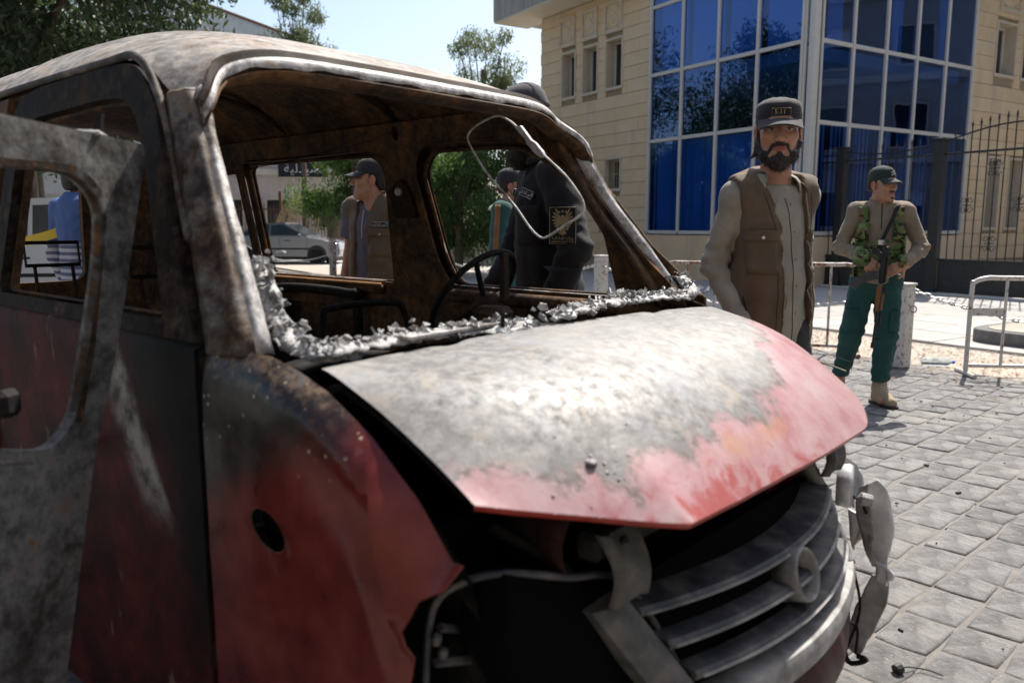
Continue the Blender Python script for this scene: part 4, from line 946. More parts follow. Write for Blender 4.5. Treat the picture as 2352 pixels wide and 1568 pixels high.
# grille
gr = empty('grille', (0, 0, 0), 0, parent=van)
def gu(v, z): return .10*(v/.47)**2-.4*(.64-z)
def slat(zc, v0, v1, h, dep, m, name='slat', n=26):
    rings = []
    for v in np.linspace(v0, v1, n):
        z = zc-.02*(abs(v)/.45)**2*0; u = gu(v, z)
        rings.append([(u, v, z-h/2), (u-.004, v, z-h*.15), (u-.004, v, z+h*.2), (u+.002, v, z+h/2), (u+dep, v, z+h/2+dep*.05), (u+dep, v, z+h/2+dep*.05-.004), (u+.008, v, z+h/2-.008), (u+.008, v, z-h/2)])
    o = MB().loft(rings).build(name, m, gr); set_auto(o.data, 35); return o
slat(.668, .440, -.445, .018, .07, M_grill); slat(.607, .405, -.43, .018, .040, M_grill); slat(.549, .37, -.41, .018, .040, M_grill)
M_greyl = surf('scuffed_light_plastic', [(.36, (.15, .145, .14)), (.5, (.26, .255, .245)), (.64, (.36, .35, .335))], 16, 9, .5, bump=.3, bsc=50)
slat(.485, .36, -.40, .052, .05, M_greyl, 'lower_bar')
for z in (.668, .607, .549): slat(z-.001, .43-(.668-z)*.6, -.44+(.668-z)*.25, .005, .002, M_greyl, 'slat_highlight').location = (-.006, 0, 0)  # pale strip on each slat lip, the lip highlight put into its colour
def sidebar(sg, m, w_):
    r_ = []
    for z in np.linspace(.70, .40, 10):
        v = .455-(.69-z)*.50 if sg > 0 else -(.452-(.69-z)*.22); u = gu(v, z)
        r_.append([(u-.006, v-sg*.0, z), (u-.010, v+sg*w_*.5, z-.004), (u+.012, v+sg*w_, z-.008), (u+.05, v+sg*w_, z-.008), (u+.04, v, z)])
    o = MB().loft(r_).build('side_bar', m, gr); set_auto(o.data, 40)
sidebar(1, M_greyp, .075)
sb = [(gu(-.45, .72)+.02, -.440, .725), (gu(-.45, .66)+.008, -.446, .66), (gu(-.44, .60)+.006, -.440, .60), (gu(-.42, .54)+.004, -.425, .54), (gu(-.40, .50)+.002, -.405, .505)]
MB().loft([[p+np.array(d_) for d_ in ((-.006, .018, 0), (-.010, -.004, 0), (.004, -.026, 0), (.04, -.026, 0), (.04, .018, 0))] for p in crv(sb, 14)]).build('side_bar', M_greyl, gr, smooth=True)
em = np.array([-.022, 0, .625])
MB().lathe([(.046, .05), (.047, .0), (.051, -.006), (.055, 0), (.055, .05)], em, 32, (1, 0, -.30)).build('emblem_ring', M_greyl, gr, smooth=True)
for p0, p1, w_ in (((.105, .462, .70), (.125, .475, .825), .05), ((.105, -.475, .70), (.125, -.485, .80), .05)):
    p0, p1 = np.array(p0), np.array(p1); r_ = []
    for t in np.linspace(0, 1, 6):
        p = p0+(p1-p0)*t+np.array([-.02*math.sin(math.pi*t), 0, 0]); ww = w_*(1-.12*math.sin(math.pi*t))
        r_.append([p+np.array([0, -ww, 0]), p+np.array([-.012, -ww*.8, 0]), p+np.array([-.004, -ww*.55, 0]), p+np.array([-.004, ww*.55, 0]), p+np.array([-.012, ww*.8, 0]), p+np.array([0, ww, 0]), p+np.array([.01, ww, 0]), p+np.array([.01, -ww, 0])])
    o = MB().loft(r_).build('mount_bracket', M_greyp, gr); set_auto(o.data, 40)
    MB().lathe([(.001, 0), (.012, 0), (.012, .006), (.001, .006)], p1+np.array([-.012, 0, -.022]), 10, (-1, 0, 0)).build('bolt', M_char2, gr)
MB().box((.16, -.02, .44), (.02, 1.0, .50)).build('grille_blackout', M_void, van)  # black sheet added to hide the sunlit ground between the slats
# bumper
def bump_pt(s, q): v = .78*(1-2*q); z = .41-.24*s; return (.03+.20*(abs(v)/.78)**2.6-.05*math.sin(math.pi*s)+.004*snoise(np.array([v, z, 0]), 14, 2), v, z)
MB().grid(bump_pt, 14, 50).build('bumper', burnt('burnt_bumper', [(.3, (.03, .008, .01)), (.55, (.07, .014, .02)), (.75, (.12, .10, .09))], 8, 0, .45, .5), van, smooth=True, solid=.006)
# far headlamp, torn out and hanging
hl = empty('headlamp', (0, 0, 0), 0, parent=van)
Q = lambda x, y, v=-.64: pv(x, y, v)
def shell(name, L, Rr, dep, m, n=18, bul=.03):
    A, B = crv(L, n), crv(Rr, n)
    def f(s, q):
        i = s*(n-1); k = int(min(i, n-2)); t = i-k; a = A[k]*(1-t)+A[k+1]*t; b = B[k]*(1-t)+B[k+1]*t
        p = a*(1-q)+b*q; return p+np.array([-bul*math.sin(math.pi*q)*math.sin(math.pi*min(1, s*1.1)), 0, 0])+.006*snoise(np.array([p]), 30, 2)[0]
    return MB().grid(f, 26, 12).build(name, m, hl, smooth=True, solid=.006)
shell('lens_housing', [Q(1990, 1112), Q(1978, 1150), Q(1985, 1200), Q(2000, 1250), Q(2018, 1300)], [Q(2018, 1103), Q(2036, 1125), Q(2045, 1180), Q(2044, 1250), Q(2036, 1310)], .05, M_lampw)
shell('housing_back', [Q(1975, 1120, -.60), Q(1968, 1160, -.60), Q(1980, 1230, -.60), Q(2004, 1300, -.60)], [Q(1995, 1110, -.60), Q(1985, 1160, -.60), Q(1994, 1220, -.60), Q(2016, 1300, -.60)], .05, M_greyl)
shell('bezel', [Q(1930, 1042, -.62), Q(1928, 1100, -.62), Q(1940, 1150, -.62)], [Q(1962, 1060, -.62), Q(1971, 1100, -.62), Q(1962, 1165, -.62)], .05, M_lampw)
MB().lathe([(.05, 0), (.056, -.012), (.060, .0), (.055, .03)], Q(1948, 1115, -.60), 22, (1, .35, 0)).build('reflector_ring', M_lampw, hl, smooth=True)
shell('lower_bezel', [Q(1945, 1165, -.66), Q(1950, 1210, -.66), Q(1957, 1255, -.66)], [Q(1972, 1180, -.66), Q(1975, 1215, -.66), Q(1962, 1262, -.66)], .05, M_lampw)
shell('trim_strip', [Q(2004, 1318, -.62), Q(1985, 1365, -.62), Q(1955, 1425, -.62), Q(1938, 1478, -.62)], [Q(2038, 1330, -.62), Q(2035, 1375, -.62), Q(2005, 1450, -.62), Q(1970, 1505, -.62)], .02, M_greyl, bul=.006)
shell('strip_clip', [Q(2012, 1290, -.60), Q(2010, 1330, -.60)], [Q(2036, 1300, -.60), Q(2037, 1345, -.60)], .02, M_lampw, n=4)
MB().lathe([(.001, -.02), (.016, -.018), (.018, .01), (.001, .02)], Q(1985, 1147, -.57), 10, (1, .6, .2)).build('bulb', M_blob, hl)
for pts in (((1935, 1130), (1975, 1150), (1990, 1180)), ((1960, 1300), (1975, 1400), (1940, 1500)), ((1900, 1440), (1935, 1425), (1968, 1440), (1965, 1500))):
    MB().tube(crv([Q(x, y, -.58) for x, y in pts], 16), .004, 5).build('cable', M_char2, hl)
MB().tube(crv([Q(1935, 1470, -.6), Q(1950, 1520, -.6), Q(1990, 1515, -.6), Q(1968, 1505, -.6)], 14), .007, 6).build('torn_clip', M_char2, hl)
# ---------------------------------------------------------------- side door hanging open in front
pr_ = aty(310, 335, 1.75); pl_ = aty(0, 270, 1.45); dn = np.array([-(pl_-pr_)[1], (pl_-pr_)[0], 0]); dn /= np.linalg.norm(dn)
if dn[1] > 0: dn = -dn
dd = (pl_-pr_)*np.array([1, 1, 0]); dd /= np.linalg.norm(dd)
def D2(x, y): p = atplane(x, y, pr_, dn)-pr_; return np.array([p@dd, p[2]])
def dmap(off): 
    def f(s, z):
        p = pr_*np.array([1, 1, 0])+dd*s+np.array([0, 0, pr_[2]+z])+dn*(-off+.02*max(0, -z-.6)); return w2v(p)
    return f
sdr = empty('side_door', (0, 0, 0), 0, parent=van)
do = [D2(x, y) for x, y in ((-380, 190), (0, 268), (270, 324), (303, 333), (310, 350), (262, 690), (232, 860), (190, 1060), (152, 1320), (112, 1600), (80, 1800))]; do.append(np.array([do[0][0], do[-1][1]]))
dh = rpoly([D2(x, y) for x, y in ((-330, 345), (20, 388), (150, 398), (212, 470), (206, 610), (178, 800), (148, 965), (95, 1032), (-20, 1030), (-330, 1000))], [.03, .0, .04, .05, .03, .02, .04, .04, .0, .03])
panel('door_panel', do, [dh], M_doorg, .05, dmap(0), .028, sdr)
ringo = [(s+(.012 if s < .3 else -.012)*-1, z+(.016 if z > -.3 else -.016)) for s, z in dh]
panel('window_rim', ringo, [dh], M_rust, .05, dmap(-.008), .02, sdr)
panel('inner_skin', [D2(x, y)*np.array([1, 1]) for x, y in ((-380, 1060), (150, 1085), (130, 1300), (95, 1560), (60, 1800), (-380, 1900))], [rpoly([D2(x, y) for x, y in ((-300, 1250), (60, 1280), (70, 1420), (20, 1500), (-300, 1520))], .04)], M_doorg, .05, dmap(-.014), .008, sdr)
rh = [D2(x, y) for x, y in ((-300, 1250), (60, 1280), (70, 1420), (20, 1500), (-300, 1520))]; rh = rpoly(rh, .04); cr_ = np.mean(rh, 0)
panel('rust_ring', [tuple(cr_+(np.array(p_)-cr_)*1.10+np.array([.0, .004*math.sin(i_*2.1)])) for i_, p_ in enumerate(rh)], [[tuple(cr_+(np.array(p_)-cr_)*.92) for p_ in rh]], burnt('orange_scale', [(.3, (.05, .022, .01)), (.5, (.16, .065, .018)), (.7, (.26, .12, .035))], 14, 0, .8, .4), .04, dmap(-.018), .004, sdr)
MB().box(dmap(-.012)(*D2(5, 925)), (.03, .05, .05), .6, bev=.010).build('door_latch', M_char2, sdr)
MB().tube([dmap(-.02)(*D2(-60, 1062)), dmap(-.02)(*D2(50, 1058))], .010, 8).build('door_handle', M_chrome, sdr)
for hx, hy_ in ((268, 640), (196, 1020), (150, 1330)):
    a = dmap(.012)(*D2(hx-8, hy_)); b = pv(hx-30, hy_, .80); MB().tube(crv([a, (a+b)/2, b], 8), .009, 7).build('hinge_arm', M_char2, sdr, smooth=True)
MB().tube([dmap(.0)(*D2(225, 300)), dmap(.0)(*D2(228, 262))], .010, 8).build('lock_pin', M_char2, sdr)
MB().box(dmap(0)(*D2(205, 308)), (.05, .06, .012), 1.0, bev=.004).build('fused_lump', M_crust, sdr)
# ================================================================ people: signed-distance bodies and clothes, meshed with surface nets
def axis(lo, hi, fine=(), hc=.012):
    a = [lo]
    while a[-1] < hi:
        h = hc
        for f0, f1, hf in fine:
            if f0-.01 <= a[-1] <= f1: h = min(h, hf)
        a.append(a[-1]+h)
    return np.array(a)
class SDF:
    def __init__(s, xs, ys, zs): s.ax = (xs, ys, zs); s.D = np.full((len(xs), len(ys), len(zs)), .25, np.float32)
    def blk(s, lo, hi):
        sl = tuple(slice(max(0, np.searchsorted(a, l)-1), min(len(a), np.searchsorted(a, h)+2)) for a, l, h in zip(s.ax, lo, hi))
        g = np.meshgrid(*[a[k] for a, k in zip(s.ax, sl)], indexing='ij'); return sl, np.stack(g, -1)
    def un(s, f, lo, hi, k=.02):
        m = k+.03; sl, P = s.blk(np.array(lo)-m, np.array(hi)+m)
        if P.size == 0: return
        a, b = s.D[sl], f(P); h = np.maximum(k-np.abs(a-b), 0)/k; s.D[sl] = np.minimum(a, b)-h*h*k*.25
    def cut(s, f, lo, hi, k=.005):
        sl, P = s.blk(lo, hi)
        if P.size == 0: return
        a, b = s.D[sl], -f(P); h = np.maximum(k-np.abs(a-b), 0)/k; s.D[sl] = np.maximum(a, b)+h*h*k*.25
    def ell(s, c, r, k=.02, T=None, sub=False):
        c, r = np.array(c, float), np.array(r, float)
        def f(P):
            p = (P-c) if T is None else (P-T[1])@T[0]-c
            k0 = np.linalg.norm(p/r, axis=-1); k1 = np.linalg.norm(p/r**2, axis=-1)+1e-9; return k0*(k0-1)/k1
        w_ = c if T is None else T[0]@c+T[1]; R_ = r if T is None else np.full(3, r.max())
        (s.cut if sub else s.un)(f, w_-R_-(.03 if sub else 0), w_+R_+(.03 if sub else 0), k)
    def cone(s, a, b, ra, rb, k=.02, T=None, flat=None, sub=False):
        a, b = np.array(a, float), np.array(b, float)
        if T is not None: a, b = T[0]@a+T[1], T[0]@b+T[1]
        ab = b-a; L2 = ab@ab
        def f(P):
            q = P-a; t = np.clip((q@ab)/L2, 0, 1); e = q-t[..., None]*ab
            if flat is not None: e = e*np.array(flat)
            return np.linalg.norm(e, axis=-1)-(ra+(rb-ra)*t)
        m = max(ra, rb)*(1 if flat is None else 1/min(flat)); (s.cut if sub else s.un)(f, np.minimum(a, b)-m, np.maximum(a, b)+m, k)
    def half(s, p, n, k=.004):
        n = np.array(n, float); n /= np.linalg.norm(n); xs, ys, zs = s.ax
        d = ((xs-p[0])[:, None, None]*n[0]+(ys-p[1])[None, :, None]*n[1]+(zs-p[2])[None, None, :]*n[2]).astype(np.float32)
        h = np.maximum(k-np.abs(s.D-d), 0)/k; s.D = np.maximum(s.D, d)+h*h*k*.25
    def disp(s, fn, band=.04):
        i = np.nonzero(np.abs(s.D) < band); P = np.stack([a[k] for a, k in zip(s.ax, i)], -1); s.D[i] += fn(P).astype(np.float32)
    def mesh(s):
        D = s.D; xs, ys, zs = s.ax; S_ = D < 0
        c = [(i, j, k) for i in (0, 1) for j in (0, 1) for k in (0, 1)]; n = np.array(D.shape)-1
        sub = lambda A, o: A[o[0]:o[0]+n[0], o[1]:o[1]+n[1], o[2]:o[2]+n[2]]
        cnt = sum(sub(S_, o).astype(np.int8) for o in c); act = (cnt > 0) & (cnt < 8); I = np.nonzero(act); I = np.stack(I, -1)
        idx = np.full(tuple(n), -1, np.int64); idx[tuple(I.T)] = np.arange(len(I)); acc = np.zeros((len(I), 3)); w_ = np.zeros(len(I))
        for a in range(8):
            for b in range(a+1, 8):
                if sum(abs(p-q) for p, q in zip(c[a], c[b])) != 1: continue
                A, B = I+np.array(c[a]), I+np.array(c[b]); da, db = D[tuple(A.T)], D[tuple(B.T)]; m = (da < 0) != (db < 0)
                t = da[m]/(da[m]-db[m]); pa = np.stack([xs[A[m, 0]], ys[A[m, 1]], zs[A[m, 2]]], -1); pb = np.stack([xs[B[m, 0]], ys[B[m, 1]], zs[B[m, 2]]], -1)
                acc[m] += pa+(pb-pa)*t[:, None]; w_[m] += 1
        V = acc/w_[:, None]; F = []
        for ax_ in range(3):
            o1, o2 = [(1, 2), (2, 0), (0, 1)][ax_]; e = np.zeros(3, int); e[ax_] = 1
            a = S_; b = np.roll(S_, -1, ax_); m = a != b
            sl = [slice(1, -1)]*3; sl[ax_] = slice(0, -1); mm = np.zeros_like(m); mm[tuple(sl)] = m[tuple(sl)]
            E = np.stack(np.nonzero(mm), -1); E = E[(E < n).all(1)]
            u1 = np.zeros(3, int); u1[o1] = 1; u2 = np.zeros(3, int); u2[o2] = 1
            q = np.stack([idx[tuple((E-u1-u2).T)], idx[tuple((E-u2).T)], idx[tuple(E.T)], idx[tuple((E-u1).T)]], -1)
            fl = S_[tuple(E.T)]; q[~fl] = q[~fl][:, ::-1]; F.append(q[(q >= 0).all(1)])
        return V, np.vstack(F)
def fast_mesh(name, V, F, m, col=None):
    me = bpy.data.meshes.new(name); nv, nf = len(V), len(F)
    me.vertices.add(nv); me.vertices.foreach_set('co', np.asarray(V, np.float32).ravel()); me.loops.add(nf*4); me.loops.foreach_set('vertex_index', np.asarray(F, np.int32).ravel())
    me.polygons.add(nf); me.polygons.foreach_set('loop_start', np.arange(nf, dtype=np.int32)*4); me.polygons.foreach_set('loop_total', np.full(nf, 4, np.int32)); me.polygons.foreach_set('use_smooth', np.ones(nf, bool))
    me.materials.append(m); me.update(calc_edges=True); me.validate()
    if col is not None:
        ca = me.color_attributes.new('Col', 'FLOAT_COLOR', 'POINT'); ca.data.foreach_set('color', np.c_[col, np.ones(nv)].astype(np.float32).ravel())
    return me
from mathutils.bvhtree import BVHTree
class Wrap:
    def __init__(s, V, F): s.b = BVHTree.FromPolygons([tuple(v) for v in V], [tuple(f) for f in F])
    def hit(s, o, d):
        p, n, i, t = s.b.ray_cast(Vector(o), Vector(d).normalized()); return (None, None) if p is None else (np.array(p), np.array(n))
    def patch(s, c, ax_, ay, w_, h, off=.004, n=(8, 8), shape=None, bul=0.0):
        """sheet laid over the surface; c is a point outside; returns MB"""
        c, ax_, ay = (np.array(v, float) for v in (c, ax_, ay)); ax_ /= np.linalg.norm(ax_); ay /= np.linalg.norm(ay); d = np.cross(ay, ax_); d = -d if False else d
        mb = MB(); rows = []
        for i in range(-1, n[0]+1):
            r_ = []
            for j in range(-1, n[1]+1):
                a, b = min(max(i, 0), n[0]-1)/(n[0]-1)-.5, min(max(j, 0), n[1]-1)/(n[1]-1)-.5
                edge_ = i < 0 or j < 0 or i == n[0] or j == n[1]
                o = c+ax_*a*w_+ay*b*h; p, nn = s.hit(o, d)
                if p is None: p = o+d*.30; nn = -d
                r_.append(p+nn*((off+bul*math.cos(math.pi*a)*math.cos(math.pi*b)) if not edge_ else -.004))
            rows.append(r_)
        return mb.loft(rows, closed=False, caps=False)
    def line(s, pts, d, r, off=.0, seg=5):
        out = []
        for p in pts:
            h, n_ = s.hit(p, d); out.append((h+n_*off) if h is not None else np.array(p)+np.array(d)*.1)
        return MB().tube(out, r, seg)
# ---- skin / cloth materials
g = G('skin'); c = g.attr('Col'); c = g.mix(.35, c, g.mix(1., c, g.ramp(g.noise(60, 4), [(.3, .82), (.7, 1.12)]), 'MULTIPLY')); g.set(c, .5, Subsurface_Weight=.12, Subsurface_Scale=.02, Subsurface_Radius=(1., .35, .2)); g.bump(g.noise(220, 3), .1, .001); M_skin = g.m
g = G('hair'); c = g.mix(g.step(g.noise(140, 4, stretch=(1, 1, .25)), .42, .62), (.006, .005, .004), (.028, .020, .015)); g.set(c, .55); g.bump(g.noise(160, 4, stretch=(1, 1, .3)), .8, .004); M_hair = g.m
def cloth(name, col, dark=.75, weave=420, bump=.25, rough=.88, sheen=.12):
    g = G(name); f = g.noise(7, 5); c = g.mix(g.step(f, .35, .7), tuple(v*dark for v in col), col)
    c = g.mix(1., c, g.ramp(g.noise(weave*.6, 3), [(.3, .86), (.7, 1.1)]), 'MULTIPLY'); g.set(c, rough, Sheen_Weight=sheen); g.bump(g.noise(weave, 3), bump, .001); g.bump(g.noise(28, 4), .22, .004); return g.m
C_vest = cloth('brown_vest', (.145, .102, .064)); C_vestl = cloth('vest_lining', (.014, .013, .013)); C_shirt = cloth('grey_shirt', (.36, .335, .275)); C_polo = cloth('slate_polo', (.13, .125, .165)); C_black = cloth('black_uniform', (.009, .009, .012), sheen=.05); C_tan = cloth('khaki_pullover', (.27, .215, .15)); C_green = cloth('green_trousers', (.013, .072, .068), sheen=.05)
C_greenj = cloth('green_jacket', (.014, .085, .078)); C_dark = cloth('dark_trousers', (.03, .03, .032)); C_cap = cloth('black_cap', (.020, .020, .025)); C_capl = cloth('sunlit_black_cap', (.052, .050, .060)); C_capg = cloth('dark_green_cap', (.016, .030, .026)); C_boot = cloth('sand_boot', (.40, .31, .20), weave=150); C_cream = cloth('cream_scarf', (.62, .58, .48)); C_strap = cloth('black_strap', (.012, .013, .018)); C_leather = cloth('tan_leather', (.25, .10, .035)); C_sole = cloth('boot_sole', (.035, .03, .026)); C_white = cloth('white_thread', (.62, .62, .62), sheen=0); C_gold = cloth('gold_thread', (.46, .36, .20), sheen=0)  # C_capl: lighter copy of the black cap, its sunlit tone put into the colour
g = G('camouflage'); n1, n2, n3 = g.noise(13, 3, .5), g.noise(17, 3, .5, dist=.4), g.noise(21, 3, .5); c = g.mix(g.step(n1, .50, .53), (.075, .135, .035), (.17, .23, .07)); c = g.mix(g.step(n2, .54, .57), c, (.155, .105, .055)); c = g.mix(g.step(n3, .57, .59), c, (.014, .018, .010)); g.set(c, .85); g.bump(g.noise(300, 3), .2, .001); M_camo = g.m
g = G('striped_shirt'); z_ = g.sep(g.co())[2]; s_ = g.ma('FRACT', g.ma('MULTIPLY', z_, 24.)); c = g.mix(g.step(s_, .45, .55), (.45, .47, .55), (.10, .12, .20)); c = g.mix(g.step(z_, 1.20, 1.23), c, (.07, .13, .32)); g.set(c, .85); M_stripe = g.m
SK = np.array([.42, .225, .145])
# ---- head
def head_T(c, yaw, pitch, roll=0): return (np.array(Matrix.Rotation(yaw, 3, 'Z')@Matrix.Rotation(pitch, 3, 'X')@Matrix.Rotation(roll, 3, 'Y')), np.array(c, float))
def add_head(S_, T):
    e = lambda c, r, k=.02, sub=False: S_.ell(c, r, k, T, sub); k_ = lambda a, b, ra, rb, k=.015: S_.cone(a, b, ra, rb, k, T)
    e((0, .018, .044), (.074, .096, .078)); e((0, -.022, -.020), (.063, .072, .092), .03); e((0, -.040, -.082), (.047, .048, .040), .03)
    for s in (-1, 1):
        e((s*.042, -.060, -.018), (.024, .026, .024), .02); k_((s*.054, .0, -.060), (s*.022, -.068, -.098), .020, .018, .03)
    e((0, -.082, .032), (.050, .016, .012), .018)
    for s in (-1, 1): e((s*.030, -.103, .008), (.017, .022, .012), .012, True)
    for s in (-1, 1): e((s*.030, -.0755, .007), (.0135, .0125, .0125), .003); k_((s*.018, -.083, .012), (s*.043, -.078, .013), .005, .0045, .004); k_((s*.018, -.083, -.003), (s*.042, -.077, -.002), .004, .004, .004)
    k_((0, -.088, .018), (0, -.112, -.024), .008, .0115, .012); e((0, -.112, -.030), (.012, .011, .010), .008)
    for s in (-1, 1): e((s*.013, -.099, -.032), (.0085, .012, .008), .006)
    e((0, -.088, -.057), (.024, .013, .0065), .006); e((0, -.087, -.068), (.021, .013, .0075), .006); e((0, -.083, -.098), (.018, .016, .016), .02)
    S_.cut(lambda P: (lambda p: np.maximum(np.abs(p[..., 0])-.023, np.maximum(np.abs(p[..., 2]+.0625)-.0010, p[..., 1]+.094)))((P-T[1])@T[0]), T[1]-.16, T[1]+.16, .003)
    for s in (-1, 1): e((s*.079, .012, -.004), (.008, .020, .031), .008); e((s*.084, .004, .0), (.005, .010, .018), .005, True); e((s*.076, .006, -.034), (.008, .010, .010), .008)
    k_((0, .018, -.075), (0, .034, -.20), .054, .060, .03)
def face_col(P, T, beardless=False, stub=.0, brow=1.0):
    p = (P-T[1])@T[0]; n = len(p); c = np.tile(SK, (n, 1)); x, y, z = p.T; ax_ = np.abs(x)
    c *= (1+.10*snoise(p, 55, 2)[:, None]); red = np.exp(-((ax_-.042)/.02)**2-((z+.022)/.022)**2)*(y < -.04)+np.exp(-(x/.014)**2-((z+.028)/.014)**2)*(y < -.09); c = c*(1-.25*red[:, None])+np.array([.42, .15, .10])*.25*red[:, None]
    ear = (ax_ > .072) & (np.abs(z+.004) < .04) & (np.abs(y-.01) < .03); c[ear] = c[ear]*.5+np.array([.50, .14, .09])*.5
    br = (np.abs(z-(.0235-.12*np.abs(ax_-.026))) < .0060) & (ax_ > .010) & (ax_ < .050) & (y < -.055); c[br] = np.array([.015, .011, .009])
    ey = (((ax_-.030)/.0135)**2+((z-.0045)/.0040)**2 < 1) & (y < -.07); c[ey] = np.array([.40, .37, .34]); ir = ((ax_-.030)**2+(z-.0045)**2 < .0046**2) & ey; c[ir] = np.array([.015, .011, .009])
    lid = (np.abs(z-.0100) < .0022) & (np.abs(ax_-.030) < .014) & (y < -.07); c[lid] = np.array([.05, .025, .018])
    lip = ((x/.024)**2+((z+.0625)/.011)**2 < 1) & (y < -.088); c[lip] = np.array([.30, .105, .085])
    if stub: 
        sb = (y < -.005) & (z < -.035) & ~((x/.026)**2+((z+.0625)/.013)**2 < 1); sb |= (ax_ > .055) & (np.abs(y+.005) < .02) & (z < .01) & (z > -.07); c[sb] = c[sb]*(1-stub)+np.array([.02, .016, .014])*stub
    return c
def hand(S_, wr, d, n, side, curls=((.3, .4, .3),)*4, thumb=(.5, .3), k=.008, sc=1.0):
    wr, d, n = (np.array(v, float) for v in (wr, d, n)); d /= np.linalg.norm(d); n -= d*(n@d); n /= np.linalg.norm(n); s = np.cross(d, n)*side   # s points to the thumb side
    for i, (o, L) in enumerate(((.030, .072), (.010, .080), (-.011, .074), (-.030, .056))):
        kn = wr+d*(.088-.006*abs(i-1.2))*sc+s*o*sc; S_.cone(wr+s*o*.45*sc, kn, .017*sc, .0125*sc, .02); p = kn; a = 0
        for L_, cu_, rr in zip((.46, .30, .24), curls[i], (.0098, .0088, .0078)):
            a += cu_; q = p+(d*math.cos(a)+n*math.sin(a)+s*o*.6)*L*L_*sc*1.05; S_.cone(p, q, rr*sc, rr*.9*sc, k); p = q
    b = wr+d*.022*sc+s*.022*sc; q = b+(d*.7+s*.75*thumb[0]*1.6+n*.25)*.040*sc; S_.cone(b, q, .015*sc, .0115*sc, .012); S_.cone(q, q+(d*.95+s*thumb[1]+n*.25)*.032*sc, .0108*sc, .009*sc, k)
# ---- caps (built in head space)
def cap(parent, Tm, m, kind='ball', brim_up=0.0, badge=None):
    T, c = Tm; M4 = Matrix.Translation(Vector(c))@Matrix(T.tolist()).to_4x4()
    if kind == 'ball': prof = [(1.0, .028), (1.005, .045), (1.0, .062), (.96, .084), (.86, .105), (.68, .122), (.42, .134), (.16, .1385), (.02, .139)]
    else: prof = [(.975, .030), (.98, .045), (.985, .062), (.985, .078), (.96, .091), (.89, .102), (.70, .112), (.42, .119), (.02, .121)]
    rings = []
    for sc_, z in prof:
        r_ = []
        for k in range(40):
            a = 2*math.pi*k/40; x, y = .083*sc_*math.cos(a), .018+.104*sc_*math.sin(a); zz = z+(-.012*(y-.018)/.104 if z < .1 else 0)*(1-(z-.022)/.08)
            w_ = .0022*snoise(np.array([x, y, z]), 70, 2); r_.append((x*(1+w_*8), y*(1+w_*8), zz+w_))
        rings.append(r_)
    o = MB().loft(rings).build('cap', m, parent, smooth=True); o.matrix_local = M4
    def bf(s, q):
        a = (q*2-1)*1.12; rx, ry = .084, .104; x0, y0 = rx*math.sin(a), .018-ry*math.cos(a); ext = .074*math.cos(a*.80)**.7
        z = .044+.008*(1-abs(math.cos(a)))-s*(.027-brim_up)*1.0-.020*(math.sin(a))**2*(.6+.6*s); return (x0*(1+.02*s), y0-ext*s, z)
    b = MB().grid(bf, 8, 26).build('brim', m, o, smooth=True, solid=.004)
    MB().lathe([(.009, 0), (.008, .004), (.001, .006)], (0, .018, prof[-1][1]-.002), 10).build('button', m, o, smooth=True)
    if kind == 'ball':
        for k in range(6):
            a = math.pi/6+k*math.pi/3; MB().tube([(.083*sc_*1.006*math.cos(a), .018+.104*sc_*1.006*math.sin(a), z+.001) for sc_, z in prof[1:-1]], .0012, 4).build('seam', m, o)
    else: MB().tube([(.083*.99*math.cos(a), .018+.104*.99*math.sin(a), .056-.006*math.sin(a)) for a in np.linspace(0, 6.28, 41)[:-1]], .0015, 4, closed=True).build('seam', m, o)
    return o
def text_mesh(body, size, m, name, parent, mat4, ext=.0008, shear=0):
    cu_ = bpy.data.curves.new(name, 'FONT'); cu_.body = body; cu_.size = size; cu_.extrude = ext; cu_.align_x = 'CENTER'; cu_.align_y = 'CENTER'; cu_.resolution_u = 2
    t = bpy.data.objects.new(name+'_tmp', cu_); COL.objects.link(t); dg = bpy.context.evaluated_depsgraph_get(); me = bpy.data.meshes.new_from_object(t.evaluated_get(dg)); bpy.data.objects.remove(t)
    me.name = name; me.materials.clear(); me.materials.append(m); o = obj(name, me, parent); o.matrix_local = mat4; return o
def basis(c, x, y):
    x, y = Vector(x).normalized(), Vector(y).normalized(); z = x.cross(y).normalized(); y = z.cross(x); m = Matrix((x, y, z)).transposed().to_4x4(); m.translation = Vector(c); return m
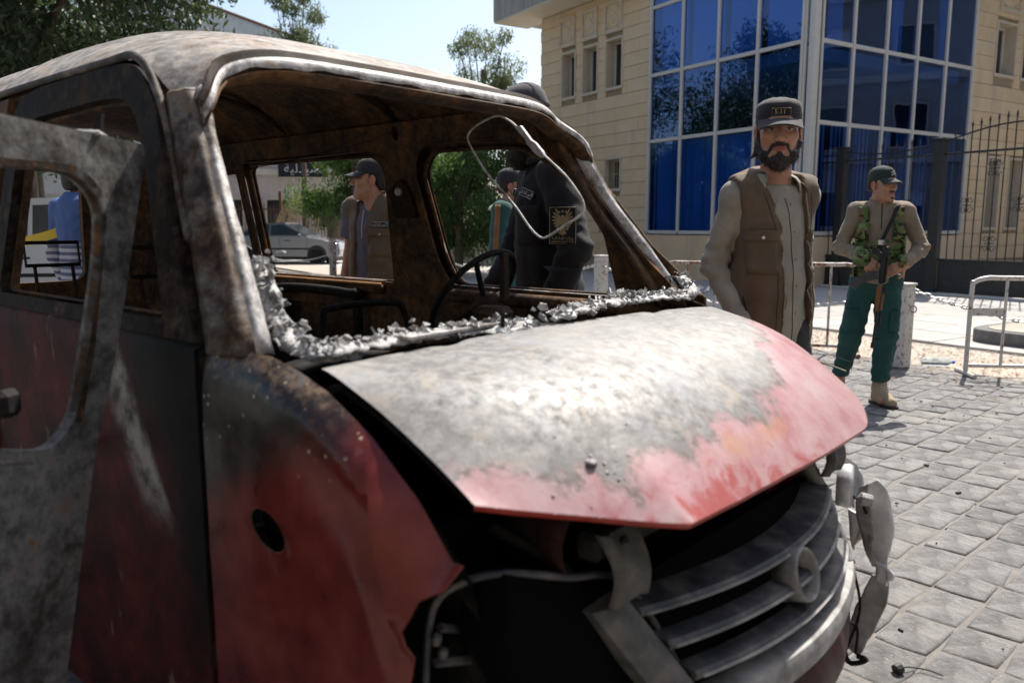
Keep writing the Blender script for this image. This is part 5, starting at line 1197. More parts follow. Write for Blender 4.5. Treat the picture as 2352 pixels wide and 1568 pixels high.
# ---- figure
DEF = dict(sh=.190, head=(0, -.012, 1.635), hy=0, hp=0, sc=1.0, hres=.0042)
def folds(amp, f=26, seed=0, st=(1, 1, .8)): return lambda P: amp*1.5*(1-2.4*np.abs(snoise(P*np.array(st), f*.6, 3, seed)))+amp*.5*np.sin(P[:, 2]*60+7*snoise(P, 9, 2, seed+2))
class Fig:
    def __init__(s, loc, rz, label, group=None, **k):
        s.k = dict(DEF); s.k.update(k); s.o = empty('person', loc, rz, label, 'person'); s.o.scale = (s.k['sc'],)*3
        s.T = head_T(s.k['head'], s.k['hy'], s.k['hp']); J = s.J = {}
        for sd_, n in ((1, 'l'), (-1, 'r')):
            J['sh'+n] = np.array([sd_*s.k['sh'], .015, 1.435]); J['el'+n] = np.array(s.k.get('el'+n, (sd_*.245, .03, 1.14))); J['wr'+n] = np.array(s.k.get('wr'+n, (sd_*.25, -.05, .90)))
            J['hp'+n] = np.array([sd_*.088, .01, .93]); J['kn'+n] = np.array(s.k.get('kn'+n, (sd_*.11, -.01, .50))); J['an'+n] = np.array(s.k.get('an'+n, (sd_*.12, .02, .09)))
        s.dx = np.array(s.k.get('lean', (0, 0, 0)))            # chest shift
        for n in 'lr': J['sh'+n] = J['sh'+n]+s.dx
    def grid(s, z0, z1, h, pts, pad=.11):
        P = np.array(pts); lo, hi = P.min(0)-pad, P.max(0)+pad; return SDF(axis(lo[0], hi[0], hc=h), axis(lo[1], hi[1], hc=h), axis(z0, z1, hc=h))
    def body(s, hands=(), stub=0, arms=.040):
        J, T, c = s.J, s.T, s.T[1]; hr = s.k['hres']
        fx, fy, fz = [(c[0]-.105, c[0]+.105, hr)], [(c[1]-.13, c[1]+.14, hr)], [(c[2]-.14, c[2]+.15, hr)]
        for h in hands:
            w_ = J['wr'+h[0]]; e = w_+np.array(h[1])/np.linalg.norm(h[1])*.19; lo, hi = np.minimum(w_, e)-.05, np.maximum(w_, e)+.05
            fx.append((lo[0], hi[0], .0048)); fy.append((lo[1], hi[1], .0048)); fz.append((lo[2], hi[2], .0048))
        A = np.array(list(J.values())+[c]); S_ = SDF(axis(min(A[:, 0].min(), -.15)-.1, max(A[:, 0].max(), .15)+.1, fx, .014), axis(min(A[:, 1].min()-.12, -.22), max(A[:, 1].max()+.12, .2), fy, .014), axis(-.02, c[2]+.16, fz, .014))
        S_.ell(s.dx*.7+np.array([0, .01, 1.27]), (.145, .095, .20), .03); S_.ell((0, .01, 1.02), (.13, .095, .18), .03)
        for n, sg in (('l', 1), ('r', -1)):
            S_.cone(J['sh'+n], J['el'+n], arms, arms*.85, .02); S_.cone(J['el'+n], J['wr'+n], arms*.88, .024, .02); S_.cone(J['hp'+n], J['kn'+n], .07, .05, .03); S_.cone(J['kn'+n], J['an'+n], .048, .035, .02); S_.cone(J['an'+n], J['an'+n]+np.array([0, -.12, -.045]), .03, .025, .02)
            S_.cone(J['sh'+n], s.dx+np.array([0, .03, 1.46]), .045, .05, .04)
        add_head(S_, T)
        done = set()
        for h in hands: hand(S_, J['wr'+h[0]], h[1], h[2], (1 if h[0] == 'l' else -1)*h[3], *h[4:]); done.add(h[0])
        for n in 'lr':
            if n not in done: d = J['wr'+n]-J['el'+n]; hand(S_, J['wr'+n], d, np.array([-1. if n == 'l' else 1., 0, 0]), 1 if n == 'l' else -1)
        V, F = S_.mesh(); col = face_col(V, T, stub=stub); far = np.linalg.norm(V-c, axis=1) > .22; col[far] = SK*(1+.1*snoise(V[far], 40, 2)[:, None])
        s.b = obj('body', fast_mesh('body', V, F, M_skin, col), s.o); return s.b
    def torso(s, S_, ex=0.0, z0=.80, wide=0.0):
        d = s.dx; q = s.k.get('slim', 1.0)
        S_.ell(d+np.array([0, .012, 1.30]), (.172*q+ex, .112+ex, .185+ex*.5), .04); S_.ell(d*.5+np.array([0, .0, 1.10]), (.160*q+ex+wide, .112+ex+wide*.6, .20), .06); S_.ell((0, .008, .93), (.165*q+ex+wide, .118+ex+wide*.6, .18), .06)
        for n in 'lr': S_.cone(s.J['sh'+n]+np.array([0, 0, -.01]), d+np.array([0, .035, 1.47]), .058+ex, .062+ex, .05)
    def top(s, name, m, hem=.84, sleeve=1.0, ex=.008, fold=.004, seed=0, neck=1.50, wide=.0, arm_r=(.066, .056, .046), h=.0085, cuff=True):
        J = s.J; pts = [J[a+n] for a in ('sh', 'el', 'wr') for n in 'lr']+[np.array([0, -.1, hem]), np.array([0, .1, 1.5])]
        S_ = s.grid(min(hem-.03, min(p[2] for p in pts)-.03), 1.60, h, pts); s.torso(S_, ex, wide=wide)
        for n in 'lr':
            S_.cone(J['sh'+n], J['el'+n], arm_r[0]+ex*.3, arm_r[1]+ex*.3, .03)
            if sleeve > .5: S_.cone(J['el'+n], J['el'+n]+(J['wr'+n]-J['el'+n])*.97, arm_r[1]+ex*.3, arm_r[2], .03)
            d = J['wr'+n]-J['el'+n]; d = d/np.linalg.norm(d)
            if sleeve > .5:
                e = J['wr'+n]-d*.005; S_.cut(lambda P, e=e, d=d: np.maximum(-((P-e)@d), np.linalg.norm(P-e, axis=-1)-.09), e-.1, e+.1, .004)
                if cuff: S_.cone(e-d*.045, e-d*.012, arm_r[2]+.004, arm_r[2]+.003, .004)
            else:
                d2 = J['el'+n]-J['sh'+n]; d2 = d2/np.linalg.norm(d2); e = J['sh'+n]+(J['el'+n]-J['sh'+n])*sleeve*2*.86; S_.cut(lambda P, e=e, d=d2: np.maximum(-((P-e)@d), np.linalg.norm(P-e, axis=-1)-.2), e-.2, e+.2, .004)
        def fo(P):
            o = folds(fold, 24, seed)(P)
            for n in 'lr':
                w_ = np.exp(-((P-J['el'+n])**2).sum(1)/.09**2); d = J['wr'+n]-J['sh'+n]; d = d/np.linalg.norm(d); o = o+w_*.006*np.sin(((P-J['el'+n])@d)*115+5*snoise(P, 14, 2, seed+4))
            return o
        S_.disp(fo); S_.half((0, 0, hem), (0, 0, -1)); S_.half((0, -.02, neck), (0, -.35, 1)); V, F = S_.mesh(); o = obj(name, fast_mesh(name, V, F, m), s.o); return o, Wrap(V, F)
    def vest(s, m, hem=.80, ex=.030, open_=lambda z: (0, .03), seed=5, wide=.01, flare=.02):
        S_ = s.grid(hem-.03, 1.56, .0085, [s.J['shl'], s.J['shr'], np.array([0, -.1, hem])], .14); s.torso(S_, ex, wide=wide)
        for n, sg in (('l', 1), ('r', -1)): S_.cone(s.J['sh'+n]+np.array([sg*.005, 0, .0]), s.J['sh'+n]+np.array([sg*.045, 0, -.03]), .070, .058, .03)
        for n, sg in (('l', 1), ('r', -1)):
            a = s.J['sh'+n]+np.array([sg*.075, 0, -.06]); S_.cone(a+np.array([0, 0, .05]), a+np.array([sg*.03, 0, -.17]), .078, .085, .02, sub=True)
        def op(P):
            z = P[..., 2]; xc = np.interp(z, *open_[0]); hw = np.interp(z, *open_[1]); return np.maximum(np.abs(P[..., 0]-xc)-hw, P[..., 1]+.02)
        S_.cut(op, (-.3, -.4, hem-.1), (.3, .02, 1.6), .004); S_.disp(folds(.0045, 20, seed)); S_.half((0, 0, hem), (0, 0, -1)); S_.half((0, -.02, 1.515), (0, -.30, 1)); V, F = S_.mesh(); o = obj('vest', fast_mesh('vest', V, F, m), s.o); return o, Wrap(V, F)
    def legs(s, m, seed=1, r=(.098, .078, .062), z0=.07, hz=.97, h=.011, hw=.158):
        J = s.J; pts = [J[a+n] for a in ('hp', 'kn', 'an') for n in 'lr']; S_ = s.grid(.0, 1.06, h, pts, .15)
        S_.ell((0, .008, .92), (hw, .116, .12), .04)
        for n in 'lr': S_.cone(J['hp'+n], J['kn'+n], r[0], r[1], .05); S_.cone(J['kn'+n], J['an'+n]+np.array([0, 0, .02]), r[1], r[2], .03)
        def fo(P):
            o = folds(.005, 20, seed)(P)
            for n in 'lr':
                for q, a_ in ((J['kn'+n], .007), (J['an'+n]+np.array([0, 0, .10]), .010)): o = o+np.exp(-((P-q)**2).sum(1)/.11**2)*a_*np.sin(P[:, 2]*85+4*snoise(P, 12, 2, seed))
            return o
        S_.disp(fo); S_.half((0, 0, z0), (0, 0, -1)); S_.half((0, 0, hz), (0, 0, 1)); V, F = S_.mesh(); o = obj('trousers', fast_mesh('trousers', V, F, m), s.o); return o, Wrap(V, F)
    def boot(s, n, m=None, yaw=0):
        a = s.J['an'+n]; d = np.array([math.sin(yaw), -math.cos(yaw), 0]); S_ = SDF(axis(a[0]-.2, a[0]+.2, hc=.008), axis(a[1]-.28, a[1]+.2, hc=.008), axis(-.01, .26, hc=.008)); gz = np.array([a[0], a[1], 0])
        S_.cone(gz+np.array([0, 0, .05]), gz+d*.16+np.array([0, 0, .040]), .048, .042, .02); S_.cone(gz+np.array([0, 0, .06]), gz+np.array([0, .01, .17]), .050, .052, .03); S_.cone(gz+d*.10+np.array([0, 0, .045]), gz+np.array([0, 0, .12]), .045, .048, .03); S_.half((0, 0, .004), (0, 0, -1)); S_.half((0, 0, .178), (0, 0, 1)); S_.disp(folds(.002, 50, 2))
        V, F = S_.mesh(); o = obj('boot', fast_mesh('boot', V, F, m or C_boot), s.o)
        S2 = SDF(*S_.ax); S2.cone(gz-d*.035+np.array([0, 0, .012]), gz+d*.165+np.array([0, 0, .012]), .052, .048, .02); S2.half((0, 0, .0), (0, 0, -1)); S2.half((0, 0, .024), (0, 0, 1)); V2, F2 = S2.mesh(); obj('sole', fast_mesh('sole', V2, F2, C_sole), o)
        for i in range(6):
            z = .075+.016*i; c_ = gz+d*(.085-.011*i)+np.array([0, 0, z+.012]); sx = np.array([-d[1], d[0], 0])*.022
            MB().tube(crv([c_-sx, c_+d*.014+np.array([0, 0, .012]), c_+sx+np.array([0, 0, .010])], 7), .0028, 4).build('lace', C_cream, o)
        return o
    def beard(s, L=1.0, chin=.030, h=.0036, seed=0, must=True):
        T = s.T; c = T[1]; S_ = SDF(axis(c[0]-.13, c[0]+.13, hc=h), axis(c[1]-.16, c[1]+.12, hc=h), axis(c[2]-.20, c[2]+.06, hc=h)); e = lambda a, r, k=.015, sub=False: S_.ell(a, r, k, T, sub); k_ = lambda a, b, ra, rb, k=.015: S_.cone(a, b, ra, rb, k, T)
        for sg in (-1, 1):
            k_((sg*.068, .0, .015), (sg*.064, -.010, -.045), .0085, .014); k_((sg*.062, -.012, -.050), (sg*.044, -.050, -.088), .017, .022*L, .02); k_((sg*.042, -.052, -.090), (0, -.078, -.105-chin*.4), .022, .026*L, .02)
            if must: k_((sg*.003, -.104, -.045), (sg*.026, -.090, -.050), .005, .0045, .006); k_((sg*.027, -.088, -.052), (sg*.036, -.074, -.085), .0045, .010, .008)
        e((0, -.075, -.105-chin*.5), (.036, .034, .022+chin*.6)); e((0, -.092, -.080), (.010, .008, .010), .006)
        e((0, -.108, -.063), (.023, .022, .0095), .005, True)
        S_.disp(lambda P: .0028*snoise(P, 210, 2, seed)+.0025*snoise(P*np.array([1, 1, .35]), 120, 2, seed+1), .02); V, F = S_.mesh(); me = fast_mesh('beard', V, F, M_hair); o = obj('beard', me, s.o)
        r_ = np.random.RandomState(seed+50); N_ = np.zeros_like(V); fn = np.cross(V[F[:, 1]]-V[F[:, 0]], V[F[:, 2]]-V[F[:, 0]])
        for k2 in range(4): np.add.at(N_, F[:, k2], fn)
        N_ /= np.maximum(np.linalg.norm(N_, axis=1), 1e-9)[:, None]; n = 2600; i = r_.randint(0, len(V), n); d = N_[i]*.55+np.array([0, -.1, -.75])+r_.normal(0, .35, (n, 3)); d /= np.linalg.norm(d, axis=1)[:, None]
        sd2 = np.cross(d, r_.normal(size=(n, 3))); sd2 /= np.linalg.norm(sd2, axis=1)[:, None]; L = r_.uniform(.006, .016, (n, 1)); p0 = V[i]-N_[i]*.001; w2_ = .0005
        HV = np.stack([p0-sd2*w2_, p0+sd2*w2_, p0+d*L+N_[i]*.001+sd2*w2_*.3, p0+d*L+N_[i]*.001-sd2*w2_*.3], 1).reshape(-1, 3); hh = obj('beard_hairs', fast_mesh('beard_hairs', HV, np.arange(4*n).reshape(n, 4), M_hair), o); hh['kind'] = 'stuff'
        return o
    def hair(s, low=-.04, ex=.006, seed=3, tuft=None, front=.02):
        T = s.T; c = T[1]; S_ = SDF(axis(c[0]-.14, c[0]+.14, hc=.0045), axis(c[1]-.16, c[1]+.20, hc=.0045), axis(c[2]-.16, c[2]+.16, hc=.0045)); S_.ell((0, .020, .042), (.075+ex, .097+ex, .077+ex*.6), .01, T); S_.ell((0, .065, -.01), (.064+ex, .048+ex, .065), .02, T)
        if tuft:
            for a, b, ra, rb in tuft: S_.cone(a, b, ra, rb, .01, T)
        S_.cut(lambda P: (lambda p: np.maximum(p[..., 1]+.012-.25*np.maximum(0, p[..., 2]-front), -.05+p[..., 2]*0-(.0)))((P-T[1])@T[0]), c-.2, c+.2, .004)
        S_.cut(lambda P: ((P-T[1])@T[0])[..., 2]-low if not tuft else np.maximum(((P-T[1])@T[0])[..., 2]-low, -((P-T[1])@T[0])[..., 1]*0-1), c-.25, c+.2, .004) if not tuft else None
        S_.disp(lambda P: .003*snoise(P*np.array([1, 1, .4]), 130, 2, seed), .02); V, F = S_.mesh(); return obj('hair', fast_mesh('hair', V, F, M_hair), s.o)
    def collar(s, m, r=.072, h=.055, z=1.475, gap=.5, flare=.02, lay=.04, parent=None, name='collar', tilt=-.25):
        """stand-and-fall collar round the neck, open at the front"""
        c = s.dx+np.array([0, .022, z])
        def f(a_, q):
            a = math.pi/2+(a_*2-1)*(math.pi-gap); rr = r*(1+.03*math.sin(a*3)); yy = math.sin(a); t = q*2
            if t <= 1: R_, Z_ = rr+.004*t, h*t
            else: R_, Z_ = rr+.004+flare*(t-1)+.010*math.sin(math.pi*(t-1)), h-lay*(t-1)**1.3
            fr2 = max(0, -yy); return (c[0]+R_*math.cos(a)*(1+.12*fr2*q), c[1]+R_*yy*1.0, c[2]+Z_+tilt*(-yy)*.09*1.0*(1 if yy < 0 else .3))
        return MB().grid(f, 46, 9).build(name, m, parent or s.o, smooth=True, solid=.004)
UP = np.array([0, 0, 1.])
# ================================================================ 1: bearded man in the open brown vest, beside the bonnet
P1 = Fig((.985, 3.06, 0), R(13), 'bearded man in black cap and open brown vest over grey shirt behind the bonnet', sh=.136, hy=R(-26), hp=R(4), head=(0, -.02, 1.665), sc=1.005, slim=.80, elr=(-.200, .06, 1.17), wrr=(-.145, -.10, .93), ell=(.20, .12, 1.16), wrl=(.17, .14, .90), hres=.0034)
P1.body(); P1.beard(1.0, .010, seed=1)
P1.hair(tuft=[((-.064, .050, -.02), (-.070, .055, -.075), .016, .011), ((-.070, .05, -.075), (-.088, .048, -.092), .009, .004)])
cp = cap(P1.o, P1.T, C_cap, 'patrol')
sh, w1 = P1.top('shirt', C_shirt, hem=.74, seed=2, fold=.0032, wide=.008, neck=1.478, arm_r=(.052, .046, .040))
vt, wv = P1.vest(C_vest, hem=.80, ex=.026, open_=(([.78, 1.1, 1.30, 1.47], [.060, .048, .038, .015]), ([.78, 1.1, 1.30, 1.42, 1.52], [.078, .060, .055, .065, .09])), wide=.018)
P1.legs(C_dark); P1.boot('l'); P1.boot('r')
P1.collar(C_shirt, .074, .048, 1.474, .62, .034, .062); P1.collar(C_vest, .100, .045, 1.452, .80, .028, .045, name='vest_collar')
for sx in (-1, 1):
    cxp = -.088 if sx < 0 else .120
    wv.patch((cxp, -.4, 1.215), (1, 0, 0), UP, .095 if sx < 0 else .045, .135, .006).build('pocket', C_vest, vt, smooth=True); wv.patch((cxp, -.4, 1.285), (1, 0, 0), UP, .102 if sx < 0 else .05, .042, .012).build('pocket_flap', C_vest, vt, smooth=True)
    h, n_ = wv.hit((cxp, -.4, 1.275), (0, 1, 0))
    if h is not None: MB().lathe([(.001, .004), (.006, .003), (.007, 0), (.001, 0)], h+n_*.012, 10, n_).build('snap_button', M_chrome, vt)
wv.line([(-.145+.02*t, -.4, 1.06-.13*t) for t in np.linspace(0, 1, 8)], (0, 1, 0), .003, .002).build('pocket_welt', C_vestl, vt)
M_zip = surf('zip_teeth', [(.3, (.18, .15, .11)), (.7, (.35, .31, .24))], 90, 2, .4, metal=.5)
for sgn in (-1, 1):
    pts = []
    for z in np.linspace(1.44, .81, 40):
        xc = np.interp(z, [.78, 1.1, 1.30, 1.47], [.060, .048, .038, .015]); hw = np.interp(z, [.78, 1.1, 1.30, 1.42, 1.52], [.078, .060, .055, .065, .09]); pts.append((xc+sgn*(hw+.008), -.4, z))
    wv.line(pts, (0, 1, 0), .0035, .003).build('zip', M_zip, vt)
    wv.line([(x+sgn*.022, y, z) for x, y, z in pts], (0, 1, 0), .0012, .0005, 4).build('seam', C_vestl, vt)
for z in (1.40, 1.30, 1.20, 1.10, 1.0, .90):
    x_ = np.interp(z, [.78, 1.1, 1.30, 1.47], [.060, .048, .038, .015]); h, n_ = w1.hit((x_, -.4, z), (0, 1, 0))
    if h is not None: MB().lathe([(.001, .003), (.005, .002), (.005, 0), (.001, 0)], h+n_*.001, 8, n_).build('button', C_shirt, sh)
w1.line([(np.interp(z, [.78, 1.1, 1.30, 1.47], [.060, .048, .038, .015])-.018, -.4, z) for z in np.linspace(1.42, .80, 24)], (0, 1, 0), .0016, .001, 4).build('placket_seam', C_dark, sh)
# cap badge: outlined box with 5.11 in thread
def cap_badge(o, z=.064):
    pts = [(.032*x, -.0865, z+.014*y) for x, y in ((-1, -1), (1, -1), (1, 1), (-1, 1))]
    MB().tube([(x, y-(.004 if abs(x) < .02 else .0), z_) for x, y, z_ in pts], .0009, 4, closed=True).build('badge_edge', C_gold, o)
    MB().box((0, -.0835, z), (.062, .004, .026), bev=.001).build('badge', C_strap, o)
    text_mesh('5.11', .024, C_gold, 'badge_lettering', o, basis((-.004, -.0862, z+.001), (1, 0, 0), (0, 0, 1)))
cap_badge(cp)
# ================================================================ 2: guard with chest rig
P2 = Fig((2.735, 5.98, 0), R(-20), 'guard in khaki pullover, camouflage chest rig and green trousers holding a rifle', sh=.168, slim=.9, hy=R(42), hp=R(2), head=(0, -.01, 1.622), sc=1.0, elr=(-.262, .0, 1.165), wrr=(-.100, -.235, 1.085), ell=(.285, .0, 1.16), wrl=(.165, -.205, 1.055), ankl=(0, 0, 0), knl=(.085, -.06, .50), anl=(.06, -.10, .09), knr=(-.155, -.02, .50), anr=(-.225, .06, .09), hres=.0045)
P2.body(hands=[('r', (.70, -.20, -.62), (.25, .85, -.3), 1, ((.5, .6, .4), (.9, .9, .5), (1.0, 1.0, .6), (1.0, 1.0, .6)), (.5, .3)), ('l', (-.80, -.15, -.42), (-.15, .9, -.35), 1, ((.25, .35, .3), (.3, .4, .3), (.35, .5, .4), (.5, .6, .4)), (.9, .2))], stub=.12)
P2.hair(low=-.045); T2 = P2.T
bm = SDF(axis(T2[1][0]-.14, T2[1][0]+.14, hc=.004), axis(T2[1][1]-.16, T2[1][1]+.14, hc=.004), axis(T2[1][2]-.16, T2[1][2]+.02, hc=.004))
for sg in (-1, 1): bm.cone((sg*.003, -.104, -.047), (sg*.026, -.091, -.054), .0055, .0045, .005, T2)
bm.cone((-.010, -.098, -.094), (.010, -.098, -.094), .008, .008, .008, T2); bm.disp(lambda P: .0015*snoise(P, 200, 2), .02); V, F = bm.mesh(); obj('beard', fast_mesh('moustache_and_chin_beard', V, F, M_hair), P2.o)
cg = cap(P2.o, P2.T, C_capg, 'ball')
MB().grid(lambda s, q: (.026*(2*q-1), .018-(.104*(1.0-.10*s-.09*s*s)+.003)*math.sqrt(max(.0, 1-(.026*(2*q-1)/.083)**2)), .062+.048*s), 6, 6).build('cap_patch', C_strap, cg, smooth=True)
m = MB()
for x0, z0, dx, dz in ((-.012, .070, .020, .010), (.006, .080, .012, .014), (-.014, .088, .014, .008), (-.002, .098, .018, .006)): m.box((x0+dx/2-.004, .018-.104*(.94-.6*(z0-.06))-.006, z0), (dx, .003, dz), bev=.001)
m.build('cap_emblem', C_white, cg)
sh2, w2 = P2.top('pullover', C_tan, hem=.90, seed=3, fold=.0045, arm_r=(.062, .055, .043), neck=1.53)
P2.collar(C_tan, .066, .055, 1.475, .12, .004, .012)
w2.line([(.0, -.4, z) for z in np.linspace(1.50, 1.30, 12)], (0, 1, 0), .0035, .001).build('zip', C_strap, sh2)
tr2, _ = P2.legs(C_green, seed=4, r=(.102, .084, .060), z0=.17); P2.boot('l', yaw=R(28)); P2.boot('r', yaw=R(-25))
_w = Wrap([tuple(v.co) for v in tr2.data.vertices], [tuple(p.vertices) for p in tr2.data.polygons])
_w.patch((-.16, -.4, .62), (1, 0, 0), UP, .09, .17, .010).build('cargo_pocket', C_green, tr2, smooth=True); _w.patch((.13, -.4, .63), (1, 0, 0), UP, .07, .16, .010).build('cargo_pocket', C_green, tr2, smooth=True)
# chest rig: shoulder straps, belt of magazine pouches, small pouches (each its own part)
rig = empty('chest_rig', (0, 0, 0), 0, parent=P2.o)
for sx in (-1, 1):
    w2.patch((sx*.115, -.4, 1.36), (1, 0, 0), (0, 0, 1), .072, .20, .011, (5, 14)).build('shoulder_strap', M_camo, rig, smooth=True)
    w2.patch((sx*.112, -.05, 1.9), (1, 0, 0), (0, 1, 0), .06, .14, .010, (5, 8)).build('strap_top', M_camo, rig, smooth=True) if False else None
    w2.patch((sx*.118, -.4, 1.285), (1, 0, 0), UP, .08, .12, .024, (6, 7), bul=.012).build('pouch', M_camo, rig, smooth=True)
w2.patch((0, -.4, 1.135), (1, 0, 0), UP, .34, .17, .010, (22, 8)).build('rig_belt', M_camo, rig, smooth=True)
for x in (-.125, -.045, .050, .118): w2.patch((x, -.4, 1.115), (1, 0, 0), UP, .074, .15, .028, (6, 8), bul=.014).build('magazine_pouch', M_camo, rig, smooth=True); w2.patch((x, -.4, 1.175), (1, 0, 0), UP, .071, .05, .034, (6, 5), bul=.014).build('pouch_flap', M_camo, rig, smooth=True)
w2.patch((-.10, -.4, .985), (1, 0, 0), UP, .17, .07, .016, (10, 6), bul=.01).build('waist_pouch', M_camo, rig, smooth=True)
w2.patch((.125, -.4, 1.315), (1, 0, 0), UP, .045, .05, .030, (5, 5)).build('name_tape', C_strap, rig, smooth=True)
sl = []
for t in np.linspace(0, 1, 22):
    p = np.array([.105*(1-t)-.015*t, -.4, 1.47*(1-t)+1.16*t]); h, n_ = w2.hit(p, (0, 1, 0)); sl.append((h if h is not None else np.array([p[0], -.12, p[2]]))+np.array([0, -.045, 0]))
m = MB()
m.loft([[p+np.array([-.017, 0, -.007]), p+np.array([.017, 0, .007]), p+np.array([.017, -.004, .007]), p+np.array([-.017, -.004, -.007])] for p in sl]); m.build('rifle_sling', C_strap, P2.o)
# rifle: a thing of its own
RT = Matrix.Translation((2.735, 5.98, 0))@Matrix.Rotation(R(-20), 4, 'Z')@Matrix.Translation((.015, -.285, 1.06))@Matrix.Rotation(R(4), 4, 'Y')@Matrix.Rotation(R(-6), 4, 'X')
rifle = empty('rifle', (0, 0, 0), 0, 'black rifle with wooden handguard and curved magazine hanging before the guard', 'rifle'); rifle.matrix_world = RT
M_gun = surf('gunmetal', [(.3, (.012, .012, .013)), (.7, (.03, .03, .032))], 20, 4, .4, metal=.4, bump=.1); M_wood = surf('varnished_wood', [(.3, (.10, .035, .012)), (.6, (.19, .075, .024)), (.8, (.26, .12, .045))], 9, 6, .35, stretch=(6, 6, .7), bump=.1); M_mag = surf('ribbed_magazine', [(.3, (.025, .025, .03)), (.7, (.05, .05, .058))], 20, 4, .45)
MB().box((0, 0, -.02), (.034, .034, .25), bev=.006).box((.008, -.002, .08), (.030, .036, .08), bev=.006).build('receiver', M_gun, rifle); MB().box((.023, 0, -.02), (.016, .030, .24), bev=.008).build('top_cover', M_gun, rifle)
MB().loft([[(-.012, -.019, -.15), (.012, -.019, -.15), (.012, .019, -.15), (-.012, .019, -.15)], [(-.021, -.023, -.17), (.009, -.023, -.17), (.009, .023, -.17), (-.021, .023, -.17)], [(-.021, -.022, -.26), (.007, -.022, -.26), (.007, .022, -.26), (-.021, .022, -.26)], [(-.012, -.018, -.345), (.008, -.018, -.345), (.008, .018, -.345), (-.012, .018, -.345)]]).build('handguard', M_wood, rifle, bevel=.004)
MB().loft([[(.013, -.014, -.215), (.034, -.012, -.215), (.034, .012, -.215), (.013, .014, -.215)], [(.013, -.014, -.335), (.031, -.012, -.335), (.031, .012, -.335), (.013, .014, -.335)]]).build('upper_handguard', M_wood, rifle, bevel=.004)
MB().box((.012, 0, -.355), (.045, .034, .025), bev=.004).build('handguard_cap', M_gun, rifle); MB().tube([(0, 0, -.15), (0, 0, -.58)], .008, 8).build('barrel', M_gun, rifle); MB().tube([(.024, 0, -.35), (.024, 0, -.44)], .008, 8).build('gas_tube', M_gun, rifle); MB().box((.014, 0, -.445), (.040, .018, .03), .0, bev=.003).build('gas_block', M_gun, rifle)
MB().box((.026, 0, -.54), (.05, .010, .016), bev=.002).build('front_sight', M_gun, rifle); MB().lathe([(.001, -.61), (.012, -.61), (.013, -.57), (.008, -.565)], (0, 0, 0), 10).build('muzzle', M_gun, rifle); MB().box((.034, 0, -.185), (.022, .022, .04), bev=.003).build('rear_sight', M_gun, rifle)
mg = []
for t in np.linspace(0, 1, 14):
    a = t*1.0; x = -.017-.21*math.sin(a)*.95; z = -.085-.02*t+.20*(1-math.cos(a))*-1*.9; dx, dz = math.sin(a+.0)*.0+math.cos(a), -math.sin(a); nrm = np.array([-dz, 0, dx]) if False else np.array([math.sin(a), 0, math.cos(a)]); hw = .031
    c_ = np.array([x, 0, z]); nn = np.array([-math.sin(a)*-1*-1, 0, math.cos(a)]); mg.append([c_-nn*hw+np.array([0, -.013, 0]), c_+nn*hw+np.array([0, -.013, 0]), c_+nn*hw+np.array([0, .013, 0]), c_-nn*hw+np.array([0, .013, 0])])
MB().loft(mg).build('magazine', M_mag, rifle, bevel=.003)
MB().loft([[(-.012, -.014, .02), (-.012, .014, .02), (-.012, .014, .065), (-.012, -.014, .065)], [(-.085, -.015, .075), (-.085, .015, .075), (-.085, .015, .115), (-.085, -.015, .115)]]).build('pistol_grip', M_gun, rifle, bevel=.004)
MB().tube(crv([(-.014, 0, .02), (-.04, 0, .0), (-.042, 0, -.03), (-.016, 0, -.05)], 12), .003, 5).build('trigger_guard', M_gun, rifle); MB().tube([(0, 0, .12), (.0, .05, .16)], .008, 6).build('stock_strut', M_gun, rifle)
mb = MB(); mb.box(np.array(sl[-4])+np.array([0, -.008, 0]), (.040, .004, .034), bev=.001); mb.build('sling_buckle', M_chrome, P2.o)
MB().tube(crv([np.array(sl[-1]), np.array([.0, -.26, 1.13]), np.array([.012, -.275, 1.10])], 10), .004, 5).build('sling_hook', M_chrome, P2.o)
# ================================================================ 3: man in black uniform leaning to the far window
P3 = Fig((.17, 3.58, 0), R(-78), 'large bearded man in black uniform with gold eagle sleeve patch', sh=.175, hy=R(4), hp=R(20), head=(0, -.115, 1.655), lean=(0, -.035, 0), sc=1.075, ell=(.30, .02, 1.15), wrl=(.235, -.07, .90), elr=(-.27, -.08, 1.15), wrr=(-.20, -.20, .98), hres=.005)
P3.body(); P3.beard(1.35, .060, seed=4, h=.0045); P3.hair(low=-.05, ex=.003); cap(P3.o, P3.T, C_capl, 'ball')
sh3, w3 = P3.top('jacket', C_black, hem=.76, seed=6, fold=.0035, ex=.014, wide=.012, arm_r=(.072, .062, .050), neck=1.53)
P3.collar(C_black, .085, .05, 1.475, .4, .02, .03); P3.legs(C_black, seed=7); P3.boot('l', C_dark); P3.boot('r', C_dark)
def flat_on(w_, c, d, ax_, ay): h, n_ = w_.hit(c, d); return (np.array(c)+np.array(d)*.1 if h is None else h), (-np.array(d) if n_ is None else n_)
hc, hn = flat_on(w3, (.9, -.03, 1.235), (-1, 0, 0), None, None); hn = hn*np.array([1, 1, .25]); hn /= np.linalg.norm(hn); ex_ = np.cross(UP, hn); ex_ /= np.linalg.norm(ex_); ey_ = np.cross(hn, ex_); pm = basis(hc+hn*.016, ex_, ey_)
slv = empty('sleeve_patch', (0, 0, 0), 0, parent=P3.o); slv.matrix_local = pm
MB().box((0, 0, -.004), (.108, .138, .006), bev=.002).build('patch_field', C_strap, slv); MB().tube([(x*.052, y*.067, .0) for x, y in ((-1, -1), (1, -1), (1, 1), (-1, 1))], .0013, 4, closed=True).build('patch_border', C_gold, slv)
def flatpoly(pts, z=.0012): return MB().prism(pts, -.001, z)
